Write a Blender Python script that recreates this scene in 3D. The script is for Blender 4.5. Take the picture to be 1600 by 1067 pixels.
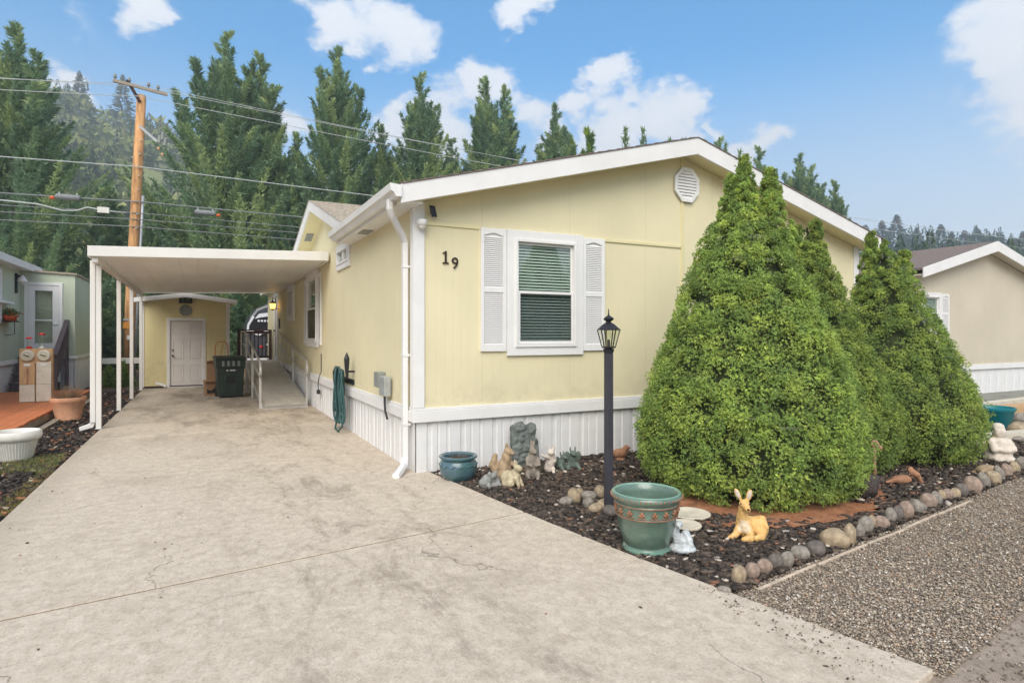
import bpy, bmesh, math, random
import numpy as np
from mathutils import Vector, Matrix
R = math.radians
for o in list(bpy.data.objects): bpy.data.objects.remove(o)
SC = bpy.context.scene
COL = SC.collection
rng = np.random.default_rng(7)
random.seed(7)

# ------------------------------------------------------------------ camera
CAM_H = 1.55; FPX = 946.0; HORIZON = 522.0
YAW = math.atan(484 / 946.0)
cam = bpy.data.cameras.new('camera'); co = bpy.data.objects.new('camera', cam); COL.objects.link(co)
co.location = (0, 0, CAM_H); co.rotation_euler = (R(90), 0, -YAW)
cam.sensor_width = 36.0; cam.lens = FPX / 1600 * 36.0
cam.shift_y = -(533.5 - HORIZON) / 1600
cam.clip_start = 0.05; cam.clip_end = 3000
SC.camera = co
FW = (math.sin(YAW), math.cos(YAW)); RT = (math.cos(YAW), -math.sin(YAW))
def ray(px, py):
    a = (px - 800) / FPX
    return (FW[0] + a * RT[0], FW[1] + a * RT[1], -(py - HORIZON) / FPX)
def ground(px, py, z=0.0):
    d = ray(px, py); t = (z - CAM_H) / d[2]
    return (t * d[0], t * d[1])

def behind(px, py, r, z=0.0):            # the point r metres beyond the ground point seen at that pixel
    x, y = ground(px, py, z); q = math.hypot(x, y); return (x + x / q * r, y + y / q * r)

# ------------------------------------------------------------------ light
SUN_EL, SUN_AZ = 40, 213          # azimuth measured clockwise from +Y
sd = Vector((math.sin(R(SUN_AZ)) * math.cos(R(SUN_EL)), math.cos(R(SUN_AZ)) * math.cos(R(SUN_EL)), math.sin(R(SUN_EL))))
sun = bpy.data.lights.new('sun', 'SUN'); so = bpy.data.objects.new('sun', sun); COL.objects.link(so)
so.rotation_euler = sd.to_track_quat('Z', 'Y').to_euler()
sun.energy = 2.2; sun.angle = R(45); sun.color = (1.0, 0.92, 0.80)
SC.view_settings.view_transform = 'Standard'; SC.view_settings.look = 'None'
SC.view_settings.exposure = 1.0; SC.view_settings.gamma = 1.0
SC.view_settings.use_curve_mapping = False
SC.render.engine = 'CYCLES'
SC.cycles.max_bounces = 8; SC.cycles.transparent_max_bounces = 16

W = bpy.data.worlds.new('World'); SC.world = W; W.use_nodes = True
def build_world():
    nt = W.node_tree; N = nt.nodes; L = nt.links; N.clear()
    def n(t, **k):
        x = N.new(t)
        for a, b in k.items(): setattr(x, a, b)
        return x
    def mth(op, a, b=None, c=None, clamp=False):
        x = n('ShaderNodeMath', operation=op); x.use_clamp = clamp
        for i, v in enumerate((a, b, c)):
            if v is None: continue
            if isinstance(v, (int, float)): x.inputs[i].default_value = v
            else: L.new(v, x.inputs[i])
        return x.outputs[0]
    sky = n('ShaderNodeTexSky', sky_type='NISHITA'); sky.sun_disc = False
    sky.sun_elevation = R(SUN_EL); sky.sun_rotation = R(SUN_AZ)
    sky.altitude = 300; sky.air_density = 1.0; sky.dust_density = 0.9; sky.ozone_density = 2.2
    tc = n('ShaderNodeTexCoord')
    mp = n('ShaderNodeMapping'); mp.inputs['Scale'].default_value = (1, 1, 1.7); L.new(tc.outputs['Generated'], mp.inputs[0])
    no = n('ShaderNodeTexNoise'); no.inputs['Scale'].default_value = 6.5; no.inputs['Detail'].default_value = 9; no.inputs['Roughness'].default_value = 0.62
    L.new(mp.outputs[0], no.inputs['Vector'])
    big = n('ShaderNodeTexNoise'); big.inputs['Scale'].default_value = 1.7; big.inputs['Detail'].default_value = 2; L.new(mp.outputs[0], big.inputs['Vector'])
    px_blobs = [(510, 30, 50), (575, 30, 60), (570, 66, 34), (1600, 70, 100), (1545, 115, 52), (1680, 70, 120),
                (690, 195, 60), (755, 158, 48), (835, 185, 55), (895, 165, 34), (935, 128, 32), (970, 205, 52), (1050, 190, 52), (1110, 205, 26),
                (1218, 222, 38), (625, 195, 40), (1165, 245, 36), (805, 5, 32), (205, -8, 42), (100, 135, 36), (450, 205, 40), (-150, 80, 110), (1860, 230, 120)]
    rb = random.Random(3)
    dirs = []
    for (x, y, r) in px_blobs:
        d = Vector(ray(x, y)).normalized(); dirs.append((d, r / FPX * (FPX / math.hypot(FPX, x - 800)), 1.0))
    for k in range(30):          # unseen clouds all round, added and enlarged to raise the fill light
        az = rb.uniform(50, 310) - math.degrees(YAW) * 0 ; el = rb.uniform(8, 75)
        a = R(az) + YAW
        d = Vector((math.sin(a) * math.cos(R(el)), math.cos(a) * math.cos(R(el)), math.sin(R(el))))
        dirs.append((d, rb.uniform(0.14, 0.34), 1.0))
    wn = n('ShaderNodeTexNoise'); wn.inputs['Scale'].default_value = 9.0; wn.inputs['Detail'].default_value = 5; wn.inputs['Roughness'].default_value = 0.6; L.new(mp.outputs[0], wn.inputs['Vector'])
    wsub = n('ShaderNodeVectorMath', operation='MULTIPLY_ADD'); L.new(wn.outputs['Color'], wsub.inputs[0]); wsub.inputs[1].default_value = (0.16, 0.16, 0.16); wsub.inputs[2].default_value = (-0.08, -0.08, -0.08)
    wdir = n('ShaderNodeVectorMath', operation='ADD'); L.new(tc.outputs['Generated'], wdir.inputs[0]); L.new(wsub.outputs[0], wdir.inputs[1])
    acc = None
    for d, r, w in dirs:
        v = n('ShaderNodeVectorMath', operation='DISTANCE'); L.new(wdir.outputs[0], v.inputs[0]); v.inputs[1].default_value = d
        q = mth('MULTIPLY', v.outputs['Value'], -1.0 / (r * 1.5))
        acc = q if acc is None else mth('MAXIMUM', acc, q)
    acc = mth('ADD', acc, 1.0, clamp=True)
    base = mth('MULTIPLY', acc, 1.15)
    nn = mth('MULTIPLY_ADD', no.outputs['Fac'], 2.6, -1.3)
    bb = mth('MULTIPLY_ADD', big.outputs['Fac'], 0.5, -0.25)
    dens = mth('ADD', mth('ADD', base, nn), bb)
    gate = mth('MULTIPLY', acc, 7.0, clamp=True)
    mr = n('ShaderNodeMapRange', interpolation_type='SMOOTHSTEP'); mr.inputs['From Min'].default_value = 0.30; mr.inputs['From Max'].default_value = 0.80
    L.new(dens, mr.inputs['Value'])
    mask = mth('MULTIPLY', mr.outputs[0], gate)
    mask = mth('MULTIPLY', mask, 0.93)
    # pale band of mist low in the sky
    sep = n('ShaderNodeSeparateXYZ'); L.new(tc.outputs['Generated'], sep.inputs[0])
    low = n('ShaderNodeMapRange', interpolation_type='SMOOTHSTEP'); L.new(sep.outputs['Z'], low.inputs['Value'])
    low.inputs['From Min'].default_value = 0.42; low.inputs['From Max'].default_value = 0.12; low.inputs['To Min'].default_value = 0; low.inputs['To Max'].default_value = 0.85
    bg = n('ShaderNodeBackground'); bg.inputs['Strength'].default_value = 0.132
    hs = n('ShaderNodeHueSaturation'); hs.inputs['Saturation'].default_value = 1.42; hs.inputs['Hue'].default_value = 0.49; L.new(sky.outputs[0], hs.inputs['Color']); L.new(hs.outputs[0], bg.inputs['Color'])
    mist = n('ShaderNodeBackground'); mist.inputs['Color'].default_value = (0.80, 0.87, 0.96, 1); mist.inputs['Strength'].default_value = 0.60
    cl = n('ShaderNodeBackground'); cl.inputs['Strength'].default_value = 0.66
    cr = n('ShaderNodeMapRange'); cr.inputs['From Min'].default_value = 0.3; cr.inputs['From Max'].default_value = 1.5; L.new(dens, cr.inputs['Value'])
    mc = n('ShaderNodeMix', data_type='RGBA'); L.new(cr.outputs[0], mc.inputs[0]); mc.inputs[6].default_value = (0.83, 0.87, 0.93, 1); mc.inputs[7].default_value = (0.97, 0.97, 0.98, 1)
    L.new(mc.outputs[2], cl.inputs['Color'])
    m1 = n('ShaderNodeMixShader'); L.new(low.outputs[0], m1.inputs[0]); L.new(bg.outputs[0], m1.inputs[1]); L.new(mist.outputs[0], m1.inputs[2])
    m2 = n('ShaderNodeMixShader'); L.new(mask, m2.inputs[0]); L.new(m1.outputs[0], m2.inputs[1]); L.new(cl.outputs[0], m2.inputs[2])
    out = n('ShaderNodeOutputWorld'); L.new(m2.outputs[0], out.inputs['Surface'])
build_world()

# ------------------------------------------------------------------ materials
def s(r, g, b):
    f = lambda c: (c / 255 / 12.92) if c / 255 <= 0.04045 else ((c / 255 + 0.055) / 1.055) ** 2.4
    return (f(r), f(g), f(b))
MATS = {}
class NT:
    def __init__(self, name):
        self.m = bpy.data.materials.new(name); self.m.use_nodes = True
        self.t = self.m.node_tree; self.N = self.t.nodes; self.L = self.t.links
        self.p = self.N['Principled BSDF']; self.tc = self.N.new('ShaderNodeTexCoord'); MATS[name] = self.m
    def n(self, t, **k):
        x = self.N.new(t)
        for a, b in k.items(): setattr(x, a, b)
        return x
    def set(self, node, **k):
        for a, v in k.items():
            i = node.inputs[a]
            if hasattr(v, 'is_output'): self.L.new(v, i)
            else: i.default_value = v
    def noise(self, scale, detail=4, rough=0.55, stretch=None, dist=0.0, vec=None):
        x = self.n('ShaderNodeTexNoise'); self.set(x, Scale=scale, Detail=detail, Roughness=rough, Distortion=dist)
        v = vec or self.tc.outputs['Object']
        if stretch:
            mp = self.n('ShaderNodeMapping'); mp.inputs['Scale'].default_value = stretch; self.L.new(v, mp.inputs[0]); v = mp.outputs[0]
        self.L.new(v, x.inputs['Vector']); return x.outputs['Fac']
    def rng(self, v, a, b, c=0.0, d=1.0, smooth=True):
        x = self.n('ShaderNodeMapRange'); x.interpolation_type = 'SMOOTHSTEP' if smooth else 'LINEAR'
        self.L.new(v, x.inputs['Value'])
        for k, q in zip(('From Min', 'From Max', 'To Min', 'To Max'), (a, b, c, d)): x.inputs[k].default_value = q
        return x.outputs[0]
    def mix(self, f, a, b, mode='MIX'):
        x = self.n('ShaderNodeMix', data_type='RGBA', blend_type=mode)
        for i, v in ((0, f), (6, a), (7, b)):
            if hasattr(v, 'is_output'): self.L.new(v, x.inputs[i])
            elif i == 0: x.inputs[0].default_value = v
            else: x.inputs[i].default_value = (*v, 1)
        return x.outputs[2]
    def math(self, op, a, b=0.0, clamp=False):
        x = self.n('ShaderNodeMath', operation=op); x.use_clamp = clamp
        for i, v in enumerate((a, b)):
            if hasattr(v, 'is_output'): self.L.new(v, x.inputs[i])
            else: x.inputs[i].default_value = v
        return x.outputs[0]
    def bump(self, h, strength, dist=0.01, prev=None):
        x = self.n('ShaderNodeBump'); self.set(x, Height=h, Strength=strength, Distance=dist)
        if prev is not None: self.L.new(prev, x.inputs['Normal'])
        return x.outputs[0]
def pmat(name, c, rough=0.6, var=0.10, vs=3.0, bump=0.0, bs=60.0, metal=0.0, spec=0.4, dirt=0.0, dirtc=(0.12, 0.09, 0.06), stretch=None, coat=0.0):
    k = NT(name)
    f = k.noise(vs, 5, 0.6, stretch)
    lo = tuple(v * (1 - var) for v in c); hi = tuple(min(v * (1 + var), 0.95) for v in c)
    col = k.mix(k.rng(f, 0.3, 0.7), lo, hi)
    if dirt:
        col = k.mix(k.math('MULTIPLY', k.rng(k.noise(vs * 2.7, 7, 0.7), 0.48, 0.75), dirt), col, dirtc)
    k.set(k.p, **{'Base Color': col, 'Roughness': rough, 'Metallic': metal, 'Specular IOR Level': spec})
    if coat: k.set(k.p, **{'Coat Weight': coat, 'Coat Roughness': 0.15})
    if bump: k.L.new(k.bump(k.noise(bs, 4, 0.6, stretch), bump, 0.004), k.p.inputs['Normal'])
    return k.m

def siding_mat(name, c, pitch=0.102, groove=0.35):
    k = NT(name)
    sx = k.n('ShaderNodeSeparateXYZ'); k.L.new(k.tc.outputs['Object'], sx.inputs[0])
    a = k.math('ADD', sx.outputs['X'], sx.outputs['Y'])
    fr = k.math('FRACT', k.math('DIVIDE', a, pitch))
    d = k.math('ABSOLUTE', k.math('SUBTRACT', fr, 0.5))
    gr = k.rng(d, 0.44, 0.5, 1, 0)
    f1 = k.noise(0.9, 4); f2 = k.noise(3.0, 6, 0.65, (14, 14, 0.7))
    col = k.mix(k.rng(f1, 0.3, 0.7), tuple(v * 0.95 for v in c), tuple(v * 1.04 for v in c))
    col = k.mix(k.math('MULTIPLY', k.rng(f2, 0.35, 0.75), 0.10), col, tuple(v * 0.8 for v in c))
    col = k.mix(k.math('MULTIPLY', k.rng(k.noise(5, 7, 0.75, (1, 1, 0.35)), 0.6, 0.85), 0.16), col, (0.42, 0.38, 0.26))
    fs = k.math('FRACT', k.math('DIVIDE', k.math('ADD', a, 0.33), 1.22)); sm = k.rng(k.math('ABSOLUTE', k.math('SUBTRACT', fs, 0.5)), 0.4955, 0.499, 0, 1)
    col = k.mix(k.math('MULTIPLY', sm, 0.35), col, tuple(v * 0.55 for v in c))
    spl = k.math('MULTIPLY', k.rng(sx.outputs['Z'], 0.72, 1.15, 1, 0), k.rng(k.noise(4, 6, 0.7), 0.4, 0.7)); col = k.mix(k.math('MULTIPLY', spl, 0.28), col, (0.36, 0.31, 0.22))
    h = k.bump(gr, groove, 0.006); h = k.bump(f2, 0.15, 0.004, h)
    k.set(k.p, **{'Base Color': col, 'Roughness': 0.72, 'Specular IOR Level': 0.25}); k.L.new(h, k.p.inputs['Normal'])
    return k.m
siding_mat('yellow', s(227, 217, 181), 0.102, 0.22); siding_mat('sage', s(188, 196, 174), 0.2); siding_mat('beige', s(206, 196, 176), 0.2, 0.2)
siding_mat('shed_yellow', s(228, 214, 164), 0.2, 0.4)
pmat('white', (0.80, 0.79, 0.775), 0.5, 0.035, 2.0, 0.05, 50, dirt=0.10, dirtc=(0.45, 0.42, 0.36))
pmat('vinyl', (0.76, 0.755, 0.75), 0.45, 0.04, 1.5, dirt=0.14, dirtc=(0.42, 0.38, 0.33))
pmat('cream_paint', s(225, 215, 170), 0.6, 0.03)
pmat('carport_white', (0.77, 0.75, 0.71), 0.42, 0.04, 1.2, dirt=0.10, dirtc=(0.5, 0.46, 0.38))
pmat('ceiling_pan', (0.88, 0.86, 0.80), 0.45, 0.05, 0.8, dirt=0.08, dirtc=(0.45, 0.40, 0.32))
pmat('shingle', s(176, 166, 152), 0.9, 0.22, 25, 0.6, 120); pmat('shingle_dark', s(122, 108, 100), 0.9, 0.25, 25, 0.6, 120)
pmat('black_metal', (0.018, 0.018, 0.022), 0.45, 0.2, 8, 0.05, 80); pmat('post_metal', s(60, 60, 68), 0.5, 0.12, 10, 0.1, 90, dirt=0.15, dirtc=(0.12, 0.11, 0.1))
pmat('aluminium', (0.60, 0.58, 0.54), 0.42, 0.08, 5, metal=0.35, dirt=0.12); pmat('ramp_deck', s(204, 197, 184), 0.8, 0.12, 6, 0.5, 160, dirt=0.25)
pmat('galv', (0.42, 0.44, 0.45), 0.5, 0.1, 8, metal=0.4); pmat('grey_plastic', s(140, 144, 138), 0.55, 0.06)
pmat('brown_wood', s(62, 42, 36), 0.7, 0.25, 6, 0.3, 40, stretch=(6, 6, 1)); pmat('deck_wood', s(190, 112, 66), 0.6, 0.22, 3, 0.3, 30, stretch=(9, 0.8, 9))
pmat('plum_wood', s(84, 72, 76), 0.7, 0.15, 5, 0.2, 30)
pmat('grey_wood', s(160, 148, 132), 0.85, 0.2, 4, 0.4, 30, stretch=(8, 1, 8)); pmat('tan_wood', s(196, 160, 118), 0.7, 0.16, 3, 0.3, 30, stretch=(8, 8, 1), dirt=0.3, dirtc=(0.30, 0.2, 0.11))
pmat('meter_white', s(214, 206, 190), 0.6, 0.08, 5, dirt=0.3, dirtc=(0.4, 0.28, 0.15)); pmat('pole_wood', s(194, 146, 98), 0.85, 0.35, 1.5, 0.6, 12, stretch=(7, 7, 0.6), dirt=0.45, dirtc=(0.10, 0.05, 0.025))
pmat('terracotta', s(198, 148, 116), 0.75, 0.12, 6, dirt=0.25, dirtc=(0.25, 0.15, 0.1)); pmat('white_plastic', (0.72, 0.70, 0.64), 0.5, 0.05, 3, dirt=0.25, dirtc=(0.35, 0.3, 0.22))
pmat('teal_plastic', s(20, 118, 128), 0.4, 0.08); pmat('soil', s(70, 56, 46), 0.95, 0.35, 30, 1.0, 60)
pmat('bin_green', s(44, 56, 48), 0.5, 0.15, 4, 0.1, 60, dirt=0.15, dirtc=(0.15, 0.15, 0.12)); pmat('cardboard', s(158, 122, 90), 0.85, 0.1, 5); pmat('orange_metal', s(206, 140, 62), 0.45, 0.1)
pmat('hose', s(52, 86, 86), 0.45, 0.2, 12); pmat('rubber', (0.02, 0.02, 0.02), 0.7, 0.1)
pmat('stone_statue', s(140, 140, 136), 0.85, 0.28, 14, 0.5, 70, dirt=0.4, dirtc=(0.08, 0.085, 0.08)); pmat('stone_dark', s(104, 110, 106), 0.85, 0.35, 12, 0.6, 60, dirt=0.5, dirtc=(0.04, 0.045, 0.045))
pmat('stone_tan', s(164, 142, 114), 0.85, 0.2, 20, 0.6, 70, dirt=0.45, dirtc=(0.2, 0.13, 0.08)); pmat('stone_green', s(98, 110, 100), 0.7, 0.3, 18, 0.4, 60, dirt=0.4, dirtc=(0.03, 0.05, 0.045))
pmat('stone_white', s(212, 200, 186), 0.8, 0.12, 14, 0.4, 70, dirt=0.4, dirtc=(0.28, 0.24, 0.18)); pmat('stone_mottled', s(186, 172, 142), 0.8, 0.35, 16, 0.4, 70, dirt=0.4, dirtc=(0.25, 0.25, 0.25)); pmat('stone_greybrown', s(142, 132, 120), 0.85, 0.18, 12, 0.4, 70, dirt=0.35, dirtc=(0.12, 0.11, 0.1)); pmat('blue_glaze', s(190, 196, 198), 0.35, 0.16, 10, 0.1, 30, dirt=0.35, dirtc=(0.25, 0.2, 0.14), coat=0.3)
pmat('lava', s(78, 70, 66), 0.95, 0.4, 10, 1.0, 30); pmat('driftwood', s(168, 128, 104), 0.85, 0.25, 7, 0.5, 40); pmat('paver', s(206, 196, 176), 0.85, 0.14, 6, 0.4, 60)
pmat('edging', s(196, 178, 158), 0.85, 0.2, 8, 0.4, 50, dirt=0.35, dirtc=(0.2, 0.12, 0.07))
pmat('cable_black', (0.03, 0.032, 0.035), 0.6); pmat('cable_pale', (0.48, 0.50, 0.49), 0.5, 0.05); pmat('cable_grey', (0.22, 0.23, 0.23), 0.6)
pmat('bark', s(96, 78, 64), 0.95, 0.3, 6, 1.0, 18, stretch=(4, 4, 0.8)); pmat('red_plastic', s(205, 30, 34), 0.35, 0.05); pmat('feeder_orange', s(215, 92, 40), 0.5, 0.1)
pmat('door_paint', s(224, 218, 212), 0.5, 0.03); pmat('unlit_room', (0.01, 0.01, 0.01), 0.9, 0.0); pmat('slat_paint', s(226, 230, 226), 0.5, 0.05); pmat('brass', s(120, 96, 52), 0.35, 0.1, metal=0.8)
pmat('camper_grey', s(72, 74, 80), 0.35, 0.1, 3, coat=0.4); pmat('camper_black', s(34, 35, 38), 0.35, 0.1, coat=0.4); pmat('camper_white', s(225, 226, 230), 0.4, 0.03)
pmat('solar', (0.012, 0.013, 0.02), 0.35, 0.1); pmat('number_metal', s(52, 40, 30), 0.5, 0.1); pmat('rust_orange', s(164, 120, 92), 0.8, 0.25)
pmat('amber_dead', s(150, 112, 84), 0.9, 0.3, 20)
def glow(name, c, st):
    k = NT(name); k.set(k.p, **{'Base Color': (*c, 1), 'Emission Color': (*c, 1), 'Emission Strength': st}); return k.m
glow('lamp_amber', (1.0, 0.50, 0.08), 2.6)
def glass_mat(name, tint, base=0.06, gl=0.9):
    m = bpy.data.materials.new(name); m.use_nodes = True; MATS[name] = m
    N, L = m.node_tree.nodes, m.node_tree.links; N.clear()
    t = N.new('ShaderNodeBsdfTransparent'); t.inputs[0].default_value = (*tint, 1)
    g = N.new('ShaderNodeBsdfGlossy'); g.inputs['Roughness'].default_value = 0.03; g.inputs['Color'].default_value = (gl, gl, gl, 1)
    f = N.new('ShaderNodeLayerWeight'); f.inputs['Blend'].default_value = 0.5
    pw = N.new('ShaderNodeMath'); pw.operation = 'POWER'; L.new(f.outputs['Facing'], pw.inputs[0]); pw.inputs[1].default_value = 4.0
    a = N.new('ShaderNodeMath'); a.operation = 'MULTIPLY_ADD'; a.use_clamp = True; L.new(pw.outputs[0], a.inputs[0]); a.inputs[1].default_value = 0.7; a.inputs[2].default_value = base + 0.03
    mx = N.new('ShaderNodeMixShader'); L.new(a.outputs[0], mx.inputs[0]); L.new(t.outputs[0], mx.inputs[1]); L.new(g.outputs[0], mx.inputs[2])
    o = N.new('ShaderNodeOutputMaterial'); L.new(mx.outputs[0], o.inputs['Surface']); return m
glass_mat('glass', (0.90, 0.95, 0.92), 0.05); glass_mat('glass_screen', (0.80, 0.80, 0.82), -0.03, 0.3); glass_mat('glass_clear', (0.93, 0.95, 0.9), 0.02); glass_mat('cobweb', (0.6, 0.6, 0.6), 0.0)
def web_mat():
    m = MATS['cobweb']; N, L = m.node_tree.nodes, m.node_tree.links; N.clear()
    t = N.new('ShaderNodeBsdfTransparent'); d = N.new('ShaderNodeBsdfDiffuse'); d.inputs[0].default_value = (0.85, 0.87, 0.86, 1)
    no = N.new('ShaderNodeTexNoise'); no.inputs['Scale'].default_value = 60; tc = N.new('ShaderNodeTexCoord'); L.new(tc.outputs['Object'], no.inputs['Vector'])
    mx = N.new('ShaderNodeMixShader'); mp = N.new('ShaderNodeMapRange'); mp.inputs['From Min'].default_value = 0.35; mp.inputs['From Max'].default_value = 0.7; mp.inputs['To Max'].default_value = 0.75
    L.new(no.outputs['Fac'], mp.inputs['Value']); L.new(mp.outputs[0], mx.inputs[0]); L.new(t.outputs[0], mx.inputs[1]); L.new(d.outputs[0], mx.inputs[2])
    o = N.new('ShaderNodeOutputMaterial'); L.new(mx.outputs[0], o.inputs['Surface'])
web_mat()
def attr_mat(name, rough=0.9, bump=0.0, leaf=0.0, spec=0.3):
    k = NT(name); a = k.n('ShaderNodeAttribute', attribute_name='Col')
    f = k.noise(30, 3)
    col = k.mix(k.math('MULTIPLY', k.rng(f, 0.3, 0.75), 0.25), a.outputs['Color'], (0.02, 0.02, 0.015))
    k.set(k.p, **{'Base Color': col, 'Roughness': rough, 'Specular IOR Level': spec})
    if leaf:
        tr = k.n('ShaderNodeBsdfTranslucent'); k.L.new(col, tr.inputs['Color'])
        mx = k.n('ShaderNodeMixShader'); mx.inputs[0].default_value = leaf
        k.L.new(k.p.outputs[0], mx.inputs[1]); k.L.new(tr.outputs[0], mx.inputs[2]); k.L.new(mx.outputs[0], k.N['Material Output'].inputs['Surface'])
    return k.m
attr_mat('bits', 0.95); attr_mat('leaf', 0.6, leaf=0.35, spec=0.3); attr_mat('pebble', 0.75)
attr_mat('far_leaf', 0.9, leaf=0.15, spec=0.1)

def concrete_mat():
    k = NT('concrete')
    fine = k.noise(65, 5, 0.75); mid = k.noise(9, 8, 0.75); big = k.noise(0.9, 6, 0.7); sp = k.noise(260, 2, 0.5)
    c = k.mix(k.rng(mid, 0.3, 0.7), s(190, 176, 158), s(215, 202, 184))
    c = k.mix(k.math('MULTIPLY', k.rng(fine, 0.44, 0.70), 0.5), c, s(148, 132, 114))
    c = k.mix(k.math('MULTIPLY', k.rng(sp, 0.60, 0.72), 0.35), c, s(226, 214, 196))
    c = k.mix(k.math('MULTIPLY', k.rng(big, 0.50, 0.72), 0.42), c, s(146, 133, 116))
    mo = k.noise(22, 6, 0.75, (1, 0.6, 1), 0.4); c = k.mix(k.math('MULTIPLY', k.rng(mo, 0.46, 0.66), 0.36), c, s(146, 130, 112))
    # tyre and oil stains down the middle, dirt along the edges
    st = k.noise(2.2, 8, 0.78, (1.4, 0.55, 1), 0.6)
    sx = k.n('ShaderNodeSeparateXYZ'); k.L.new(k.tc.outputs['Object'], sx.inputs[0])
    ctr = k.rng(k.math('ABSOLUTE', k.math('SUBTRACT', sx.outputs['X'], 1.0)), 0.1, 1.5, 1, 0)
    c = k.mix(k.math('MULTIPLY', k.math('MULTIPLY', k.rng(st, 0.47, 0.66), ctr), 0.52), c, s(112, 99, 85))
    e1 = k.rng(k.math('ADD', sx.outputs['X'], k.math('MULTIPLY', big, 0.9)), -1.1, -0.6, 1, 0)
    c = k.mix(k.math('MULTIPLY', e1, k.rng(mid, 0.35, 0.7, 0.1, 0.5)), c, s(120, 108, 88))
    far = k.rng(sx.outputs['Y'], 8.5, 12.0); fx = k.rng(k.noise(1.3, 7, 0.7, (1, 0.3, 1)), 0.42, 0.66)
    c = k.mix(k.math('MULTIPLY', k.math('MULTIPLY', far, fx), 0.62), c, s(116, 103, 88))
    # hairline cracks
    vo = k.n('ShaderNodeTexVoronoi', feature='DISTANCE_TO_EDGE'); wv = k.n('ShaderNodeVectorMath', operation='ADD')
    nz = k.n('ShaderNodeTexNoise'); k.set(nz, Scale=3.0, Detail=6.0); k.L.new(k.tc.outputs['Object'], nz.inputs['Vector'])
    sc = k.n('ShaderNodeVectorMath', operation='SCALE'); k.L.new(nz.outputs['Color'], sc.inputs[0]); sc.inputs['Scale'].default_value = 0.55
    k.L.new(k.tc.outputs['Object'], wv.inputs[0]); k.L.new(sc.outputs[0], wv.inputs[1]); k.L.new(wv.outputs[0], vo.inputs['Vector']); vo.inputs['Scale'].default_value = 0.42
    cr = k.math('MULTIPLY', k.rng(vo.outputs['Distance'], 0.0, 0.0045, 1, 0), k.rng(k.noise(0.8, 3), 0.48, 0.58))
    c = k.mix(k.math('MULTIPLY', cr, 0.6), c, s(96, 84, 72))
    h = k.bump(fine, 0.35, 0.004); h = k.bump(mid, 0.25, 0.01, h)
    k.set(k.p, **{'Base Color': c, 'Roughness': 0.9, 'Specular IOR Level': 0.2}); k.L.new(h, k.p.inputs['Normal'])
concrete_mat()
def ground_mat(name, cols, scales, bump=0.6, bs=50):
    k = NT(name); c = k.mix(k.rng(k.noise(scales[0], 7, 0.7), 0.35, 0.65), cols[0], cols[1])
    c = k.mix(k.math('MULTIPLY', k.rng(k.noise(scales[1], 6, 0.7), 0.5, 0.66), 0.8), c, cols[2])
    c = k.mix(k.math('MULTIPLY', k.rng(k.noise(scales[2], 3, 0.6), 0.58, 0.68), 0.7), c, cols[3])
    k.set(k.p, **{'Base Color': c, 'Roughness': 0.95, 'Specular IOR Level': 0.15})
    k.L.new(k.bump(k.noise(bs, 5, 0.7), bump, 0.015), k.p.inputs['Normal'])
ground_mat('mulch_bed', (s(70, 61, 55), s(92, 81, 73), s(58, 50, 46), s(128, 112, 98)), (14, 5, 70))
ground_mat('red_soil', (s(150, 100, 72), s(176, 124, 92), s(120, 84, 64), s(190, 150, 120)), (10, 4, 60))
ground_mat('gravel_bed', (s(140, 126, 112), s(164, 150, 134), s(122, 108, 94), s(196, 184, 168)), (20, 1.5, 80))
ground_mat('asphalt', (s(152, 138, 124), s(174, 158, 142), s(136, 122, 108), s(188, 174, 158)), (30, 1.2, 160), 0.5, 160)
ground_mat('dirt', (s(134, 112, 86), s(160, 138, 108), s(110, 100, 70), s(96, 104, 60)), (2, 0.4, 8))
ground_mat('hill', (s(132, 140, 88), s(172, 166, 118), s(108, 120, 78), s(190, 168, 130)), (0.03, 0.012, 0.2), 0.3, 1)
ground_mat('side_gravel', (s(128, 128, 120), s(150, 148, 138), s(108, 106, 100), s(180, 176, 166)), (20, 1.5, 60))

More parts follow.
